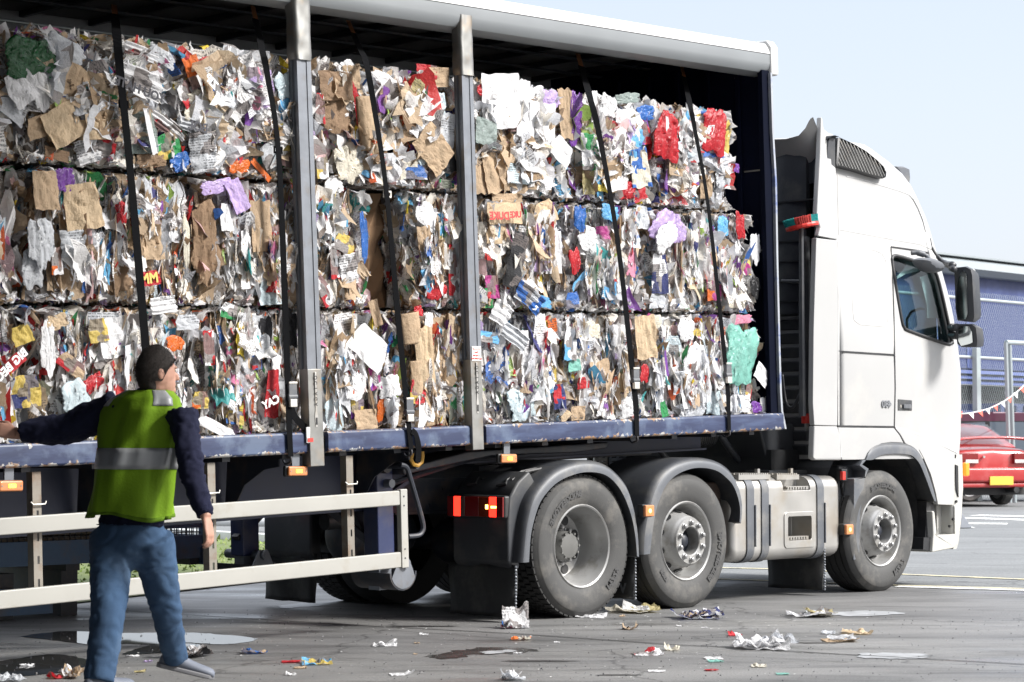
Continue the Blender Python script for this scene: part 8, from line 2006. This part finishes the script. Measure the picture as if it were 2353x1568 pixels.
# ================= camera, sun, sky =================
cd = bpy.data.cameras.new('camera'); cam = bpy.data.objects.new('camera', cd); COL.objects.link(cam)
cd.lens = 36*FPX/2353.; cd.sensor_width = 36; cd.clip_end = 3000; cd.clip_start = .1
fw_ = FH*math.cos(PITCH)+Vector((0, 0, math.sin(PITCH)))
cam.location = CAM; cam.rotation_euler = fw_.to_track_quat('-Z', 'Y').to_euler()
cd.dof.use_dof = True; cd.dof.focus_distance = 15.5; cd.dof.aperture_fstop = 7.0
scene.camera = cam
AZ = math.atan2(RV.y, RV.x)+rad(SUNOFF); EL = rad(SUNEL)
sd = Vector((math.cos(AZ)*math.cos(EL), math.sin(AZ)*math.cos(EL), math.sin(EL)))
sl = bpy.data.lights.new('sun', 'SUN'); sl.energy = SUNE; sl.angle = rad(SUNANG); sl.color = (1., .975, .94)
so = bpy.data.objects.new('sun', sl); COL.objects.link(so); so.rotation_euler = (-sd).to_track_quat('-Z', 'Y').to_euler(); so.location = (0, 0, 30)
w = bpy.data.worlds.new('World'); scene.world = w; w.use_nodes = True; nt = w.node_tree
bg = nt.nodes['Background']; sky = nt.nodes.new('ShaderNodeTexSky'); sky.sky_type = 'NISHITA'; sky.sun_disc = False
sky.sun_elevation = EL; sky.sun_rotation = math.pi/2-AZ; sky.air_density = 1.; sky.dust_density = 4.; sky.ozone_density = 2.0
# thin high veil of cloud: whitens the blue evenly
mx = nt.nodes.new('ShaderNodeMix'); mx.data_type = 'RGBA'; mx.inputs[0].default_value = VEIL; mx.inputs[7].default_value = (*VEILC, 1)
tcw = nt.nodes.new('ShaderNodeTexCoord'); spw = nt.nodes.new('ShaderNodeSeparateXYZ'); nt.links.new(tcw.outputs['Generated'], spw.inputs[0])
rmp = nt.nodes.new('ShaderNodeMapRange'); rmp.inputs[1].default_value = 0; rmp.inputs[2].default_value = .22; nt.links.new(spw.outputs[2], rmp.inputs[0])
vm_ = nt.nodes.new('ShaderNodeMix'); vm_.data_type = 'RGBA'; nt.links.new(rmp.outputs[0], vm_.inputs[0]); vm_.inputs[6].default_value = (2.36, 2.42, 2.55, 1); vm_.inputs[7].default_value = (*VEILC, 1)
r2 = nt.nodes.new('ShaderNodeMapRange'); r2.inputs[1].default_value = .26; r2.inputs[2].default_value = .60; nt.links.new(spw.outputs[2], r2.inputs[0])
v2 = nt.nodes.new('ShaderNodeMix'); v2.data_type = 'RGBA'; nt.links.new(r2.outputs[0], v2.inputs[0]); nt.links.new(vm_.outputs[2], v2.inputs[6]); v2.inputs[7].default_value = (6.2, 6.4, 6.8, 1)
nt.links.new(v2.outputs[2], mx.inputs[7]); nt.links.new(sky.outputs[0], mx.inputs[6]); nt.links.new(mx.outputs[2], bg.inputs[0]); bg.inputs[1].default_value = SKYS
scene.view_settings.view_transform = 'Standard'; scene.view_settings.look = 'None'; scene.view_settings.exposure = EXPO; scene.view_settings.gamma = 1
scene.cycles.max_bounces = 6; scene.cycles.diffuse_bounces = 4; scene.cycles.glossy_bounces = 3; scene.cycles.transparent_max_bounces = 12
